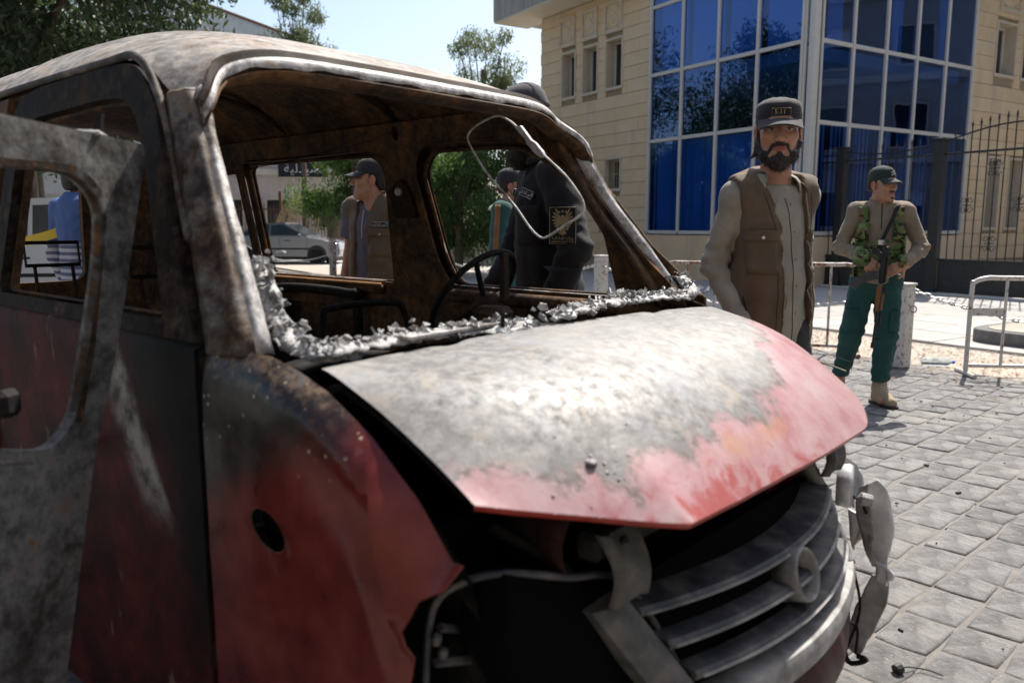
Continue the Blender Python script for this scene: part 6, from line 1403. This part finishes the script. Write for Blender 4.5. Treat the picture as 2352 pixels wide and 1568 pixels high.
def star(cx_, cy_, r): return [(cx_+(r if k % 2 == 0 else r*.42)*math.sin(k*math.pi/5), cy_+(r if k % 2 == 0 else r*.42)*math.cos(k*math.pi/5)) for k in range(10)]
for x, y in ((-.014, .050), (0, .053), (.014, .050)): flatpoly(star(x, y, .0065)).build('star', C_gold, slv)
eb = MB(); eb.prism([(0, .040), (.006, .037), (.010, .030), (.009, .010), (.004, -.012), (-.004, -.012), (-.009, .010), (-.010, .030), (-.006, .037)], -.001, .0014); eb.prism([(-.006, .036), (-.011, .032), (-.006, .031)], -.001, .0013)
for sx in (-1, 1):
    for k in range(7):
        a = R(62-k*19); L = .043-.003*k; b = (sx*.009, .026-.003*k); t = (b[0]+sx*L*math.cos(a), b[1]+L*math.sin(a)); nx, ny = -math.sin(a)*.0035, math.cos(a)*.0035; q = [(b[0], b[1]-.003), (t[0]*.8+b[0]*.2-nx*sx, t[1]*.8+b[1]*.2-ny), t, (t[0]*.8+b[0]*.2+nx*sx, t[1]*.8+b[1]*.2+ny), (b[0], b[1]+.003)]; eb.prism(q if sx > 0 else q[::-1], -.001, .001+.0001*k)
    eb.prism([(sx*.004, -.006), (sx*.018, -.012), (sx*.022, -.008), (sx*.024, -.014), (sx*.017, -.018)][::1 if sx > 0 else -1], -.001, .0012)
for k in range(5):
    a = R(-90+(k-2)*16); eb.prism([(-.003+.0012*(k-2), -.008), (.024*math.cos(a)-.003, -.008+.026*math.sin(a)), (.024*math.cos(a)+.003, -.008+.026*math.sin(a)), (.003+.0012*(k-2), -.008)], -.001, .001)
eb.build('eagle', C_gold, slv)
AR1 = '\uFE94\uFEF4\uFEE0\uFEA7\uFE8D\uFEAA\uFEDF\uFE8D \uFE93\uFEAD\uFE8D\uFEAF\uFEED'
text_mesh(AR1, .017, C_gold, 'patch_lettering', slv, Matrix.Translation((0, -.046, .0005))); text_mesh('MINISTRY OF INTERIOR', .0085, C_gold, 'patch_lettering', slv, Matrix.Translation((0, -.060, .0005)))
def name_tape(w_, c, d, parent, txt, wd_, ht, size, m=C_white, roll=0):
    h, n_ = flat_on(w_, c, d, None, None); ex_ = np.cross(UP, n_); ex_ /= np.linalg.norm(ex_); ey_ = np.cross(n_, ex_); M4 = basis(h+n_*.007, ex_, ey_)@Matrix.Rotation(roll, 4, 'Z'); e = empty('name_tape', (0, 0, 0), 0, parent=parent); e.matrix_local = M4
    MB().box((0, 0, -.003), (wd_, ht, .005), bev=.001).build('tape_field', C_strap, e); MB().tube([(x*wd_*.5, y*ht*.5, .0) for x, y in ((-1, -1), (1, -1), (1, 1), (-1, 1))], .0012, 4, closed=True).build('tape_border', m, e); text_mesh(txt, size, m, 'tape_lettering', e, Matrix.Translation((0, 0, .0002)))
AR2 = '\uFEF2\uFEE0\uFEA7\uFE8D\uFEAA\uFEDF\uFE8D \uFEE6\uFEE3\uFEF7\uFE8D'
name_tape(w3, (.10, -.6, 1.36), (0, 1, 0), P3.o, AR2, .10, .030, .022, roll=R(-14)); name_tape(w3, (-.085, -.6, 1.37), (0, 1, 0), P3.o, AR2, .08, .030, .020)
w3.patch((.10, -.6, 1.24), (1, 0, 0), UP, .13, .15, .010).build('chest_pocket', C_black, sh3, smooth=True); w3.patch((.9, -.02, 1.02), (0, 1, 0), UP, .10, .12, .010).build('sleeve_pocket', C_black, sh3, smooth=True)
# ================================================================ 4: man in profile seen through the rear window
p = aty(862, 500, 4.95)
P4 = Fig((p[0], p[1], 0), R(-30), 'young man in black cap in profile, brown vest over slate polo shirt', hy=R(-52), hp=R(-3), head=(0, -.035, 1.600), sc=1.0, hres=.005)
P4.body(stub=.18); P4.hair(low=-.06, ex=.004); c4 = cap(P4.o, P4.T, C_cap, 'ball')
sh4, w4 = P4.top('polo_shirt', C_polo, hem=.82, seed=8, sleeve=.36, fold=.004, neck=1.50, arm_r=(.070, .066, .05))
vt4, wv4 = P4.vest(C_vest, hem=.80, ex=.026, open_=(([.78, 1.5], [-.02, -.02]), ([.78, 1.1, 1.38, 1.52], [.075, .05, .045, .075])))
P4.collar(C_polo, .066, .035, 1.475, .6, .022, .035); P4.collar(C_vest, .088, .05, 1.450, .75, .030, .045, name='vest_collar'); P4.legs(C_dark, seed=9); P4.boot('l', C_dark); P4.boot('r', C_dark)
w4.line([(-.018, -.4, z) for z in np.linspace(1.42, 1.25, 10)], (0, 1, 0), .003, .001).build('zip', C_white, sh4)
name_tape(wv4, (.115, -.5, 1.335), (0, 1, 0), P4.o, AR2, .095, .024, .018)
wv4.patch((.112, -.4, 1.22), (1, 0, 0), UP, .12, .15, .006).build('pocket', C_vest, vt4, smooth=True); wv4.patch((.112, -.4, 1.288), (1, 0, 0), UP, .125, .045, .012).build('pocket_flap', C_vest, vt4, smooth=True)
h, n_ = wv4.hit((.112, -.4, 1.275), (0, 1, 0)); MB().lathe([(.001, .004), (.006, .003), (.007, 0), (.001, 0)], h+n_*.012, 10, n_).build('snap_button', M_chrome, vt4)
# ================================================================ 5: man in green with a leather sling, half hidden behind the man in black
p = aty(1172, 500, 6.1)
P5 = Fig((p[0], p[1], 0), R(75), 'man in green jacket with cream scarf and tan leather sling behind the black uniform', hy=R(10), head=(0, -.02, 1.615), hres=.007, elr=(-.25, .02, 1.15), wrr=(-.235, -.02, .90))
P5.body(stub=.3); P5.hair(low=-.05); sh5, w5 = P5.top('jacket', C_greenj, hem=.80, seed=10, h=.011, arm_r=(.078, .072, .055)); P5.legs(C_greenj, seed=11); P5.boot('l', C_dark); P5.boot('r', C_dark)
P5.collar(C_cream, .085, .03, 1.455, .1, .06, .05, name='scarf'); cap(P5.o, P5.T, C_cap, 'ball')
w5.patch((-.5, .02, 1.30), (0, -1, 0), UP, .035, .34, .012, (4, 16)).build('leather_sling', C_leather, sh5, smooth=True)
# ================================================================ 6: man in striped shirt far left, behind the hanging door
p = aty(188, 500, 5.0)
P6 = Fig((p[0], p[1], 0), R(150), 'man in blue and white striped shirt seen behind the hanging door', head=(0, -.02, 1.60), hres=.007)
P6.body(); P6.hair(low=-.06); P6.top('shirt', M_stripe, hem=.82, seed=12, h=.011); P6.legs(C_dark, seed=13); P6.boot('l', C_dark); P6.boot('r', C_dark)
# ================================================================ trees
def leafmat(name, a, b, tr=.25):
    g = G(name); c = g.ramp(g.noise(3, 4, vec=g.co('Generated')), [(.3, a), (.7, b)]); r_ = g.attr('Col', 'Fac'); c = g.mix(r_, tuple(v*.6 for v in a), c); g.set(c, .55)
    t = g.n('BsdfTranslucent', Color=tuple(min(1, v*1.6) for v in b)); mx = g.n('MixShader', _0=tr); g.put(mx.inputs[1], g.b.outputs[0]); g.put(mx.inputs[2], t.outputs[0]); g.put(g.out.inputs[0], mx.outputs[0]); return g.m
L_dark = leafmat('dark_leaves', (.020, .040, .014), (.055, .085, .028)); L_euc = leafmat('eucalyptus_leaves', (.06, .095, .035), (.14, .17, .07), .3); L_mid = leafmat('green_leaves', (.045, .095, .02), (.11, .19, .045), .35)
M_bark = surf('bark', [(.3, (.07, .05, .035)), (.7, (.16, .12, .085))], 10, 6, .9, stretch=(1, 1, .3), bump=.6)
def tree(label, base, cz, rad, n, leaf, m, seed, clumps=26, droop=.0, lean=(0, 0), tr=.14, group=None, name='tree', gap=.55, asp=3.0):
    r_ = np.random.RandomState(seed); o = empty(name, base, 0, label, 'tree', group); rad = np.array(rad, float); c = np.array([lean[0], lean[1], cz])
    tb = MB(); top_ = c+np.array([0, 0, -rad[2]*.1]); tb.tube(crv([(0, 0, -.1), (lean[0]*.2+.05, lean[1]*.2, cz*.35), top_], 12), np.linspace(tr, tr*.5, 12), 8)
    C_ = []
    for i in range(clumps):
        d = r_.normal(size=3); d /= np.linalg.norm(d); q = c+d*rad*r_.uniform(.35, 1.0)**.6; C_.append(q)
        if i < 16: s_ = np.array([lean[0]*.5, lean[1]*.5, cz*.55])*r_.uniform(.75, 1.3); s_[2] = min(s_[2], cz); tb.tube(crv([s_*np.array([.6, .6, 1]), (s_+q)/2+np.array([0, 0, .15*rad[2]]), q], 8), np.linspace(tr*.35, tr*.07, 8), 5)
    tb.build('trunk', M_bark, o, smooth=True)
    C_ = np.array(C_); k = r_.randint(0, clumps, n); cr = rad.mean()*gap*r_.uniform(.55, 1.1, clumps); d = r_.normal(size=(n, 3)); d /= np.linalg.norm(d, axis=1)[:, None]
    P = C_[k]+d*(cr[k]*r_.uniform(.15, 1, n)**.5)[:, None]*np.array([1, 1, .8]); P[:, 2] -= droop*r_.uniform(0, 1, n)*cr[k]
    a = r_.normal(size=(n, 3)); a[:, 2] -= droop*2.2; a /= np.linalg.norm(a, axis=1)[:, None]; b = np.cross(a, r_.normal(size=(n, 3))); b /= np.linalg.norm(b, axis=1)[:, None]; L = leaf*r_.uniform(.6, 1.3, n)[:, None]; w_ = L/asp
    V = np.stack([P-a*L, P-b*w_+a*L*.1, P+a*L, P+b*w_+a*L*.1], 1).reshape(-1, 3); F = np.arange(4*n).reshape(n, 4)
    col = np.repeat(r_.uniform(.0, 1, (n, 1)), 4, 0)*np.ones((1, 3)); me = fast_mesh('crown', V, F, m, col); obj('crown', me, o); return o
gT = 'trees behind the van'
def tb_(px, D): q = aty(px, 517, D); return (q[0], q[1], -.05)
tree('large dark spreading tree over the van roof at the left', tb_(60, 13.5), 6.3, (3.7, 2.6, 2.5), 48000, .085, L_dark, 1, 70, .35, tr=.24, group=gT, gap=.42)
tree('dark leafy tree at the far left edge behind the van', tb_(-330, 11), 5.2, (2.8, 2.2, 2.4), 22000, .075, L_dark, 21, 30, .35, tr=.2, group=gT, gap=.45)
tree('slim eucalyptus rising over the roof beside the grey shed', tb_(700, 30), 8.2, (1.2, 1.1, 2.1), 9000, .08, L_euc, 2, 20, .6, group=gT, gap=.42, asp=4.5)
tree('sparse eucalyptus against the sky left of the stone building', tb_(1112, 27), 6.55, (1.05, 1.0, 1.5), 6500, .075, L_euc, 3, 22, .7, group=gT, gap=.42, asp=4.5)
tree('drooping leafy tree beyond the front side window of the van', tb_(1050, 21), 2.5, (1.7, 1.2, 1.7), 22000, .07, L_mid, 4, 40, .8, group=gT, gap=.4, asp=3.5)
tree('bright green tree left of the stone gate pier', tb_(1010, 23), 2.3, (1.2, 1.2, 1.7), 12000, .06, L_mid, 14, 22, .8, group=gT, gap=.42, asp=3.5)
tree('bright leafy tree behind the man in profile', tb_(815, 21.5), 2.5, (1.35, 1.1, 1.7), 16000, .06, L_mid, 5, 26, .6, group=gT, gap=.42, asp=3.2)
tree('green tree behind the rear pillar of the van window', tb_(925, 22.5), 2.5, (1.1, 1.0, 1.8), 11000, .06, L_mid, 6, 20, .6, group=gT, gap=.42, asp=3.2)
# street trees across, mirrored in the glass bay
tree('broad street tree on the far left side of the street', (-13, 20, 0), 6.5, (3.4, 3.4, 3.4), 26000, .12, L_dark, 8, 34, .4, tr=.22, group=gT)
tree('tall street tree further left along the street', (-17, 29, 0), 8.0, (3.6, 3.6, 4.2), 12000, .12, L_dark, 9, 34, .4, tr=.25, group=gT)
# dry palm
M_straw = surf('dry_frond', [(.3, (.33, .23, .12)), (.7, (.52, .40, .24))], 12, 4, .85, bump=.2)
pb = aty(768, 540, 30.8); palm = empty('dry_palm', (pb[0], pb[1], 0), 0, 'dead palm with drooping straw coloured fronds by the rusty fence', 'palm'); palm.scale = (1.5,)*3
MB().tube(crv([(0, 0, -.1), (.05, 0, .7), (0, 0, 1.5)], 10), np.linspace(.26, .20, 10), 12).build('trunk', M_bark, palm, smooth=True)
r_ = np.random.RandomState(31)
for k in range(16):
    a = R(180)+r_.normal(0, .75); L = r_.uniform(1.0, 1.8); e = r_.uniform(.1, .7); mid = [(0, 0, 1.45), (math.cos(a)*L*.35, math.sin(a)*L*.3, 1.5+.45*e), (math.cos(a)*L*.75, math.sin(a)*L*.5, 1.35+.25*e), (math.cos(a)*L, math.sin(a)*L*.6, .65+.3*e)]
    P = crv(mid, 22); m = MB().tube(P, np.linspace(.02, .006, 22), 4)
    for i in range(3, 22):
        for s_ in (-1, 1):
            p = P[i]; q = p+np.array([r_.normal(0, .05)-.06*math.cos(a)*-1, s_*.12+r_.normal(0, .05), -.28-r_.uniform(0, .15)]); m._a([p, p+np.array([.015, 0, -.01]), q], [(0, 1, 2)])
    m.build('frond', M_straw, palm)
# ================================================================ walls, fences, buildings behind
M_pier = surf('pier_stone', [(.3, (.42, .37, .30)), (.7, (.52, .47, .40))], 6, 6, .85, bump=.3)
def at(px, D): q = aty(px, 517, D); return np.array([q[0], q[1], 0])
cw = at(1118, 27)
for i, (px, lab) in enumerate(((1118, 'carved stone gate pier with cap seen through the front side window'), (935, 'second stone gate pier behind the centre pillar of the van'))):
    q = at(px, 27); o = empty('gate_pier', q, R(-4), lab, 'pier', 'stone gate piers')
    MB().box((0, 0, 1.2), (.60, .60, 2.4), bev=.03).build('shaft', M_pier, o); MB().box((0, 0, .45), (.72, .72, .9), bev=.03).build('plinth', M_pier, o)
    for z, w_ in ((2.43, .66), (2.50, .76), (2.57, .70)): MB().box((0, 0, z), (w_, w_, .068), bev=.01).build('cap_course', M_pier, o)
lw_ = empty('low_wall', at(1040, 27), 0, 'low pale stone boundary wall with iron railing between the piers', 'wall')
for k in range(7):
    for j in range(3): MB().box((-2.75+k*.96+(j % 2)*.4, 0, .22+j*.37), (.945, .34, .36), bev=.01).build('wall_stone', M_pier, lw_)
MB().box((.2, 0, 1.19), (6.6, .42, .10), bev=.015).build('coping', M_pier, lw_)
M_rbar = surf('rusty_railing', [(.3, (.06, .03, .018)), (.7, (.16, .07, .035))], 20, 4, .8)
for x in np.arange(-2.9, 3.3, .16): MB().tube([(x, 0, 1.22), (x, 0, 2.15)], .012, 5).build('railing_bar', M_rbar, lw_)
MB().box((.2, 0, 2.1), (6.3, .03, .04)).build('railing_top', M_rbar, lw_)
rf = empty('rusty_fence', at(672, 32), 0, 'rusty brown iron fence behind the silver car', 'fence')
for x in np.arange(-2.6, 1.9, .125): MB().tube([(x, 0, .1), (x, 0, 2.15+.05*math.sin(x*9))], .014, 5).build('bar', M_rbar, rf)
for x in (-2.6, -.45, 1.85): MB().box((x, 0, 1.3), (.11, .11, 2.7), bev=.01).build('post', M_rbar, rf)
for z in (.35, 1.95): MB().box((-.35, .03, z), (4.5, .03, .05)).build('rail', M_rbar, rf)
M_shade = surf('shade_cloth', [(.3, (.10, .06, .035)), (.7, (.19, .12, .07))], 6, 5, .9)
def bldg(name, org, rz, W_, H_, dep, cols, rows, wall, label, wz=(1.4, 1.6), ww=1.1, z0=1.2, dz=3.2, band=True, wm=None, shades=True):
    o = empty(name, org, rz, label, 'building'); MB().box((0, dep/2, H_/2), (W_, dep, H_)).build('wall', wall, o)
    if band:
        for k in range(1, rows+1): MB().box((0, -.09, z0-.5+k*dz), (W_+.1, .22, .28), bev=.02).build('ledge', M_soff, o)
    for r__ in range(rows):
        for c_ in range(cols):
            x = -W_/2+W_*(c_+.5)/cols; z = z0+r__*dz; h = wz[r__ % len(wz)]
            f = MB(); e = .09
            for a, b, d_, h_ in ((x-ww/2, z+h/2, e, h), (x+ww/2, z+h/2, e, h), (x, z, ww+.1, e), (x, z+h, ww+.1, e)): f.box((a, -.05, b), (d_, .14, h_))
            w_ = f.build('window', M_trim, o); MB().box((x, -.012, z+h/2), (ww, .02, h)).build('pane', wm or M_wglass, w_)
            if shades and (r__+c_) % 3 == 0: MB().box((x, -.03, z+h*.8), (ww*.96, .02, h*.4)).build('shutter', M_blind, w_)
    MB().box((0, dep/2-.1, H_+.15), (W_+.3, dep+.3, .3), bev=.02).build('parapet', M_conc, o); return o
M_pink = surf('pale_pink_render', [(.3, (.50, .42, .39)), (.7, (.60, .53, .49))], 2, 5, .85); M_wht = surf('white_render', [(.3, (.58, .57, .54)), (.7, (.68, .67, .64))], 2, 5, .85); M_greyr = surf('grey_render', [(.3, (.36, .33, .30)), (.7, (.45, .42, .38))], 2, 5, .85)
b = bldg('shop_building', at(640, 40), R(10), 11, 8.2, 8, 5, 2, M_pink, 'pale pink shop building with dark sign behind the fence')
sg_ = at(700, 39.2); sgn = empty('shop_sign', (sg_[0], sg_[1], 4.0), R(10), 'dark shop sign with pale lettering on the pink building', 'sign'); MB().box((0, 0, 0), (2.3, .12, .75), bev=.02).build('board', C_strap, sgn)
text_mesh('\uFE94\uFEF4\uFEDF\uFEAA\uFEF4\uFEBB', .6, C_white, 'lettering', sgn, basis((.0, -.07, 0), (1, 0, 0), (0, 0, 1)))
M_corr = G('corrugated_sheet'); xx = M_corr.sep(M_corr.co())[0]; wv_ = M_corr.ma('SINE', M_corr.ma('MULTIPLY', xx, 32.)); M_corr.set(M_corr.ramp(M_corr.noise(3, 4), [(.3, (.46, .46, .45)), (.7, (.56, .56, .55))]), .45, .3); M_corr.bump(wv_, .6, .05); M_corr = M_corr.m
shd = empty('warehouse', at(500, 55), R(28), 'grey corrugated warehouse top with sloping roof edge above the trees', 'building')
MB().box((0, 4, 6.6), (12, 8, 13.2)).build('wall', M_wht, shd)
MB()._a([(-6.1, -.1, 13.2), (6.1, -.1, 13.2), (6.1, -.1, 14.0), (-6.1, -.1, 17.2), (-6.1, 8.1, 13.2), (6.1, 8.1, 13.2), (6.1, 8.1, 14.0), (-6.1, 8.1, 17.2)], [(0, 1, 2, 3), (5, 4, 7, 6), (1, 5, 6, 2), (0, 3, 7, 4), (3, 2, 6, 7), (0, 4, 5, 1)]).build('corrugated_gable', M_corr, shd)
MB().tube([(-6.2, -.15, 17.25), (6.2, -.15, 14.05)], .09, 6).build('roof_edge', M_rbar, shd)
bldg('white_building', at(80, 34), R(28), 14, 8.2, 8, 6, 2, M_wht, 'white low building at the far left behind the white vehicle')
# buildings across the street (mirrored in the glass; the dark row added unseen to block sky light)
bldg('apartment_block', (24.5, 16, 0), R(-90), 44, 14, 9, 15, 4, M_greyr, 'grey apartment block across the street mirrored in the glass bay', wz=(1.5, 1.7), ww=1.3)
M_dkr = surf('dark_brown_render', [(.3, (.085, .07, .055)), (.7, (.13, .11, .09))], 2, 5, .9)  # kept dark so the added row throws little light onto the van
bldg('sky_blocker', (-4, -9, 0), R(180), 46, 14, 9, 16, 4, M_dkr, 'dark brown building row added out of view to block sky light')
# ================================================================ cars
g = G('silver_paint'); g.set((.30, .315, .335), .25, .65, Coat_Weight=.5); M_silver = g.m
g = G('white_paint'); g.set((.72, .73, .74), .25, 0., Coat_Weight=.6); M_whitep = g.m
g = G('car_glass'); g.set((.03, .045, .055), .04, Specular_IOR_Level=.9); M_cglass = g.m
def car(org, rz, label, prof, gh, wid, paint, wheels, r=.30, group=None, name='parked_car'):
    """prof: lower body side outline (x,z); gh: greenhouse outline; local x = forwards"""
    o = empty(name, org, rz, label, 'car', group); hw = wid/2
    body_ = rpoly(prof, .10, 4); rings = []
    for y, s_ in ((-hw, .97), (-hw+.04, .995), (-hw*.6, 1.0), (hw*.6, 1.0), (hw-.04, .995), (hw, .97)):
        c_ = np.array([0, .6]); rings.append([((x-c_[0])*s_+c_[0], y, (z-c_[1])*s_+c_[1]) for x, z in body_])
    b = MB().loft(rings).build('body', paint, o); set_auto(b.data, 35)
    g_ = rpoly(gh, .08, 4); zt, zb = max(p[1] for p in g_), min(p[1] for p in g_); rr = []
    for y, s_ in ((-1, 1), (-.94, 1.0), (.94, 1.0), (1, 1)): rr.append([(x, y*(hw-.05-.16*(z-zb)/(zt-zb)), z) for x, z in g_])
    cb_ = MB().loft(rr).build('cabin', paint, o); set_auto(cb_.data, 30)
    G0 = np.array(gh); cxy = G0.mean(0)
    for sy in (-1, 1):   # side windows split by the door pillar
        xs_ = sorted(p[0] for p in gh); mid = (xs_[0]+xs_[-1])/2-.1
        for lo_, hi_ in ((xs_[0], mid-.035), (mid+.035, xs_[-1])):
            w_ = [((x-cxy[0])*.86+cxy[0], (z-cxy[1])*.74+cxy[1]) for x, z in gh]; w_ = [(min(max(x, lo_), hi_), z) for x, z in w_]
            MB()._a([(x, sy*(hw-.05-.16*(z-zb)/(zt-zb)+.006), z) for x, z in w_], [tuple(range(len(w_)))]).build('side_window', M_cglass, o)
    fr_x = [p for p in gh]; fx0, fx1 = max(gh, key=lambda p: p[0]), max([p for p in gh if p[1] > zt-.08], key=lambda p: p[0]); rx0, rx1 = min(gh, key=lambda p: p[0]), min([p for p in gh if p[1] > zt-.08], key=lambda p: p[0])
    for (a, b2, sgn_, nm) in ((fx0, fx1, 1, 'windscreen'), (rx0, rx1, -1, 'rear_window')):
        q0 = (a[0]*.9+b2[0]*.1, a[1]*.9+b2[1]*.1); q1 = (a[0]*.12+b2[0]*.88, a[1]*.12+b2[1]*.88); n_ = .012*sgn_
        MB().quad((q0[0]+n_, -(hw-.14), q0[1]+.012), (q0[0]+n_, hw-.14, q0[1]+.012), (q1[0]+n_, hw-.27, q1[1]+.012), (q1[0]+n_, -(hw-.27), q1[1]+.012)).build(nm, M_cglass, o)
    xf = max(p[0] for p in prof); xr = min(p[0] for p in prof)
    for wx in wheels:
        for sy in (-1, 1):
            w_ = empty('wheel', (wx, sy*(hw-.09), r), 0, parent=o)
            MB().lathe([(r*.62, -.09), (r*.93, -.095), (r, -.06), (r, .06), (r*.93, .095), (r*.62, .09)], (0, 0, 0), 26, (0, 1, 0)).build('tyre', M_blk, w_, smooth=True)
            MB().lathe([(.02, sy*.07), (r*.30, sy*.065), (r*.58, sy*.085), (r*.63, sy*.09), (r*.63, -sy*.05), (.02, -sy*.05)], (0, 0, 0), 20, (0, 1, 0)).build('rim', M_greyp, w_, smooth=True)
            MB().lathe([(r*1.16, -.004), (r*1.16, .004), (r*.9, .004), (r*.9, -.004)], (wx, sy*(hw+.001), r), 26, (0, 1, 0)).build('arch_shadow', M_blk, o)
    for sy in (-1, 1):
        MB().box((xf-.10, sy*(hw-.22), .66), (.14, .34, .14), bev=.03).build('headlight', M_chrome, o); MB().box((xr+.08, sy*(hw-.2), .72), (.14, .3, .16), bev=.03).build('tail_light', M_redd, o)
        for dx in (-.75, .25): MB().box((dx, sy*(hw+.006), .80), (.20, .02, .035), bev=.008).build('door_handle', M_blk, o)
        MB().box((.72, sy*(hw+.08), .98), (.10, .16, .12), bev=.03).build('mirror', paint, o); MB().box((-.05, sy*(hw+.004), .52), (3.0*(xf-xr)/4.2, .02, .06), bev=.006).build('rub_strip', M_blk, o)
        for dx in (-.95, -.02, .95): MB().box((dx, sy*(hw+.0015), .62), (.008, .006, .55)).build('door_gap', M_blk, o)
    MB().box((0, 0, .22), (xf-xr-.5, wid-.25, .16)).build('underbody', M_blk, o)
    return o
sed = [(-2.1, .25), (-2.12, .55), (-2.05, .92), (-1.2, .96), (.75, .95), (1.5, .84), (2.02, .70), (2.1, .50), (2.08, .24)]; sgh = [(-1.55, .93), (-.95, 1.38), (.10, 1.42), (.98, .93)]
q = at(690, 28.5); car((q[0]-.45, q[1], 0), R(-4), 'silver saloon car parked beyond the van rear window', sed, sgh, 1.66, M_silver, (-1.28, 1.28))
suv = [(-2.2, .35), (-2.25, .75), (-2.2, 1.08), (1.0, 1.08), (2.0, .98), (2.15, .70), (2.12, .35)]; ugh = [(-2.15, 1.05), (-2.0, 1.74), (.35, 1.78), (1.05, 1.05)]
q = at(205, 14.0); car((q[0], q[1], 0), R(10), 'white estate vehicle parked behind the van at the left', suv, ugh, 1.76, M_whitep, (-1.35, 1.40), .35)
# ================================================================ yellow warning tape
M_tape = surf('yellow_tape', [(.3, (.74, .47, .012)), (.7, (.80, .53, .02))], 4, 2, .35, bump=0)
tp = [aty(*v) for v in ((-120, 590, 5.0), (80, 549, 5.0), (170, 519, 5.0), (300, 470, 5.0), (352, 462, 5.0))]; P = crv(tp, 40)
def ribbon(P, w_, tw): return MB().loft([[p+np.array([0, tw*math.sin(i*.2)*w_, w_*.5]), p-np.array([0, tw*math.sin(i*.2)*w_, w_*.5])] for i, p in enumerate(P)], closed=False, caps=False)
o = ribbon(P, .062, .3).build('warning_tape', M_tape, smooth=True); tag(o, 'yellow warning tape strung behind the van, black lettering', 'tape')
for t in (17, 24): text_mesh('\uFEDF\uFEAE\uFEB7', .05, C_strap, 'tape_lettering', o, basis(P[t]+np.array([0, -.012, 0]), P[t+1]-P[t], (0, 0, 1)))
o = ribbon(crv([aty(*v) for v in ((366, 470, 4.9), (372, 490, 4.9), (390, 535, 4.9), (397, 600, 4.9))], 20), .05, .9).build('warning_tape', M_tape, smooth=True); tag(o, 'loose end of yellow warning tape hanging beside the rear pillar', 'tape')
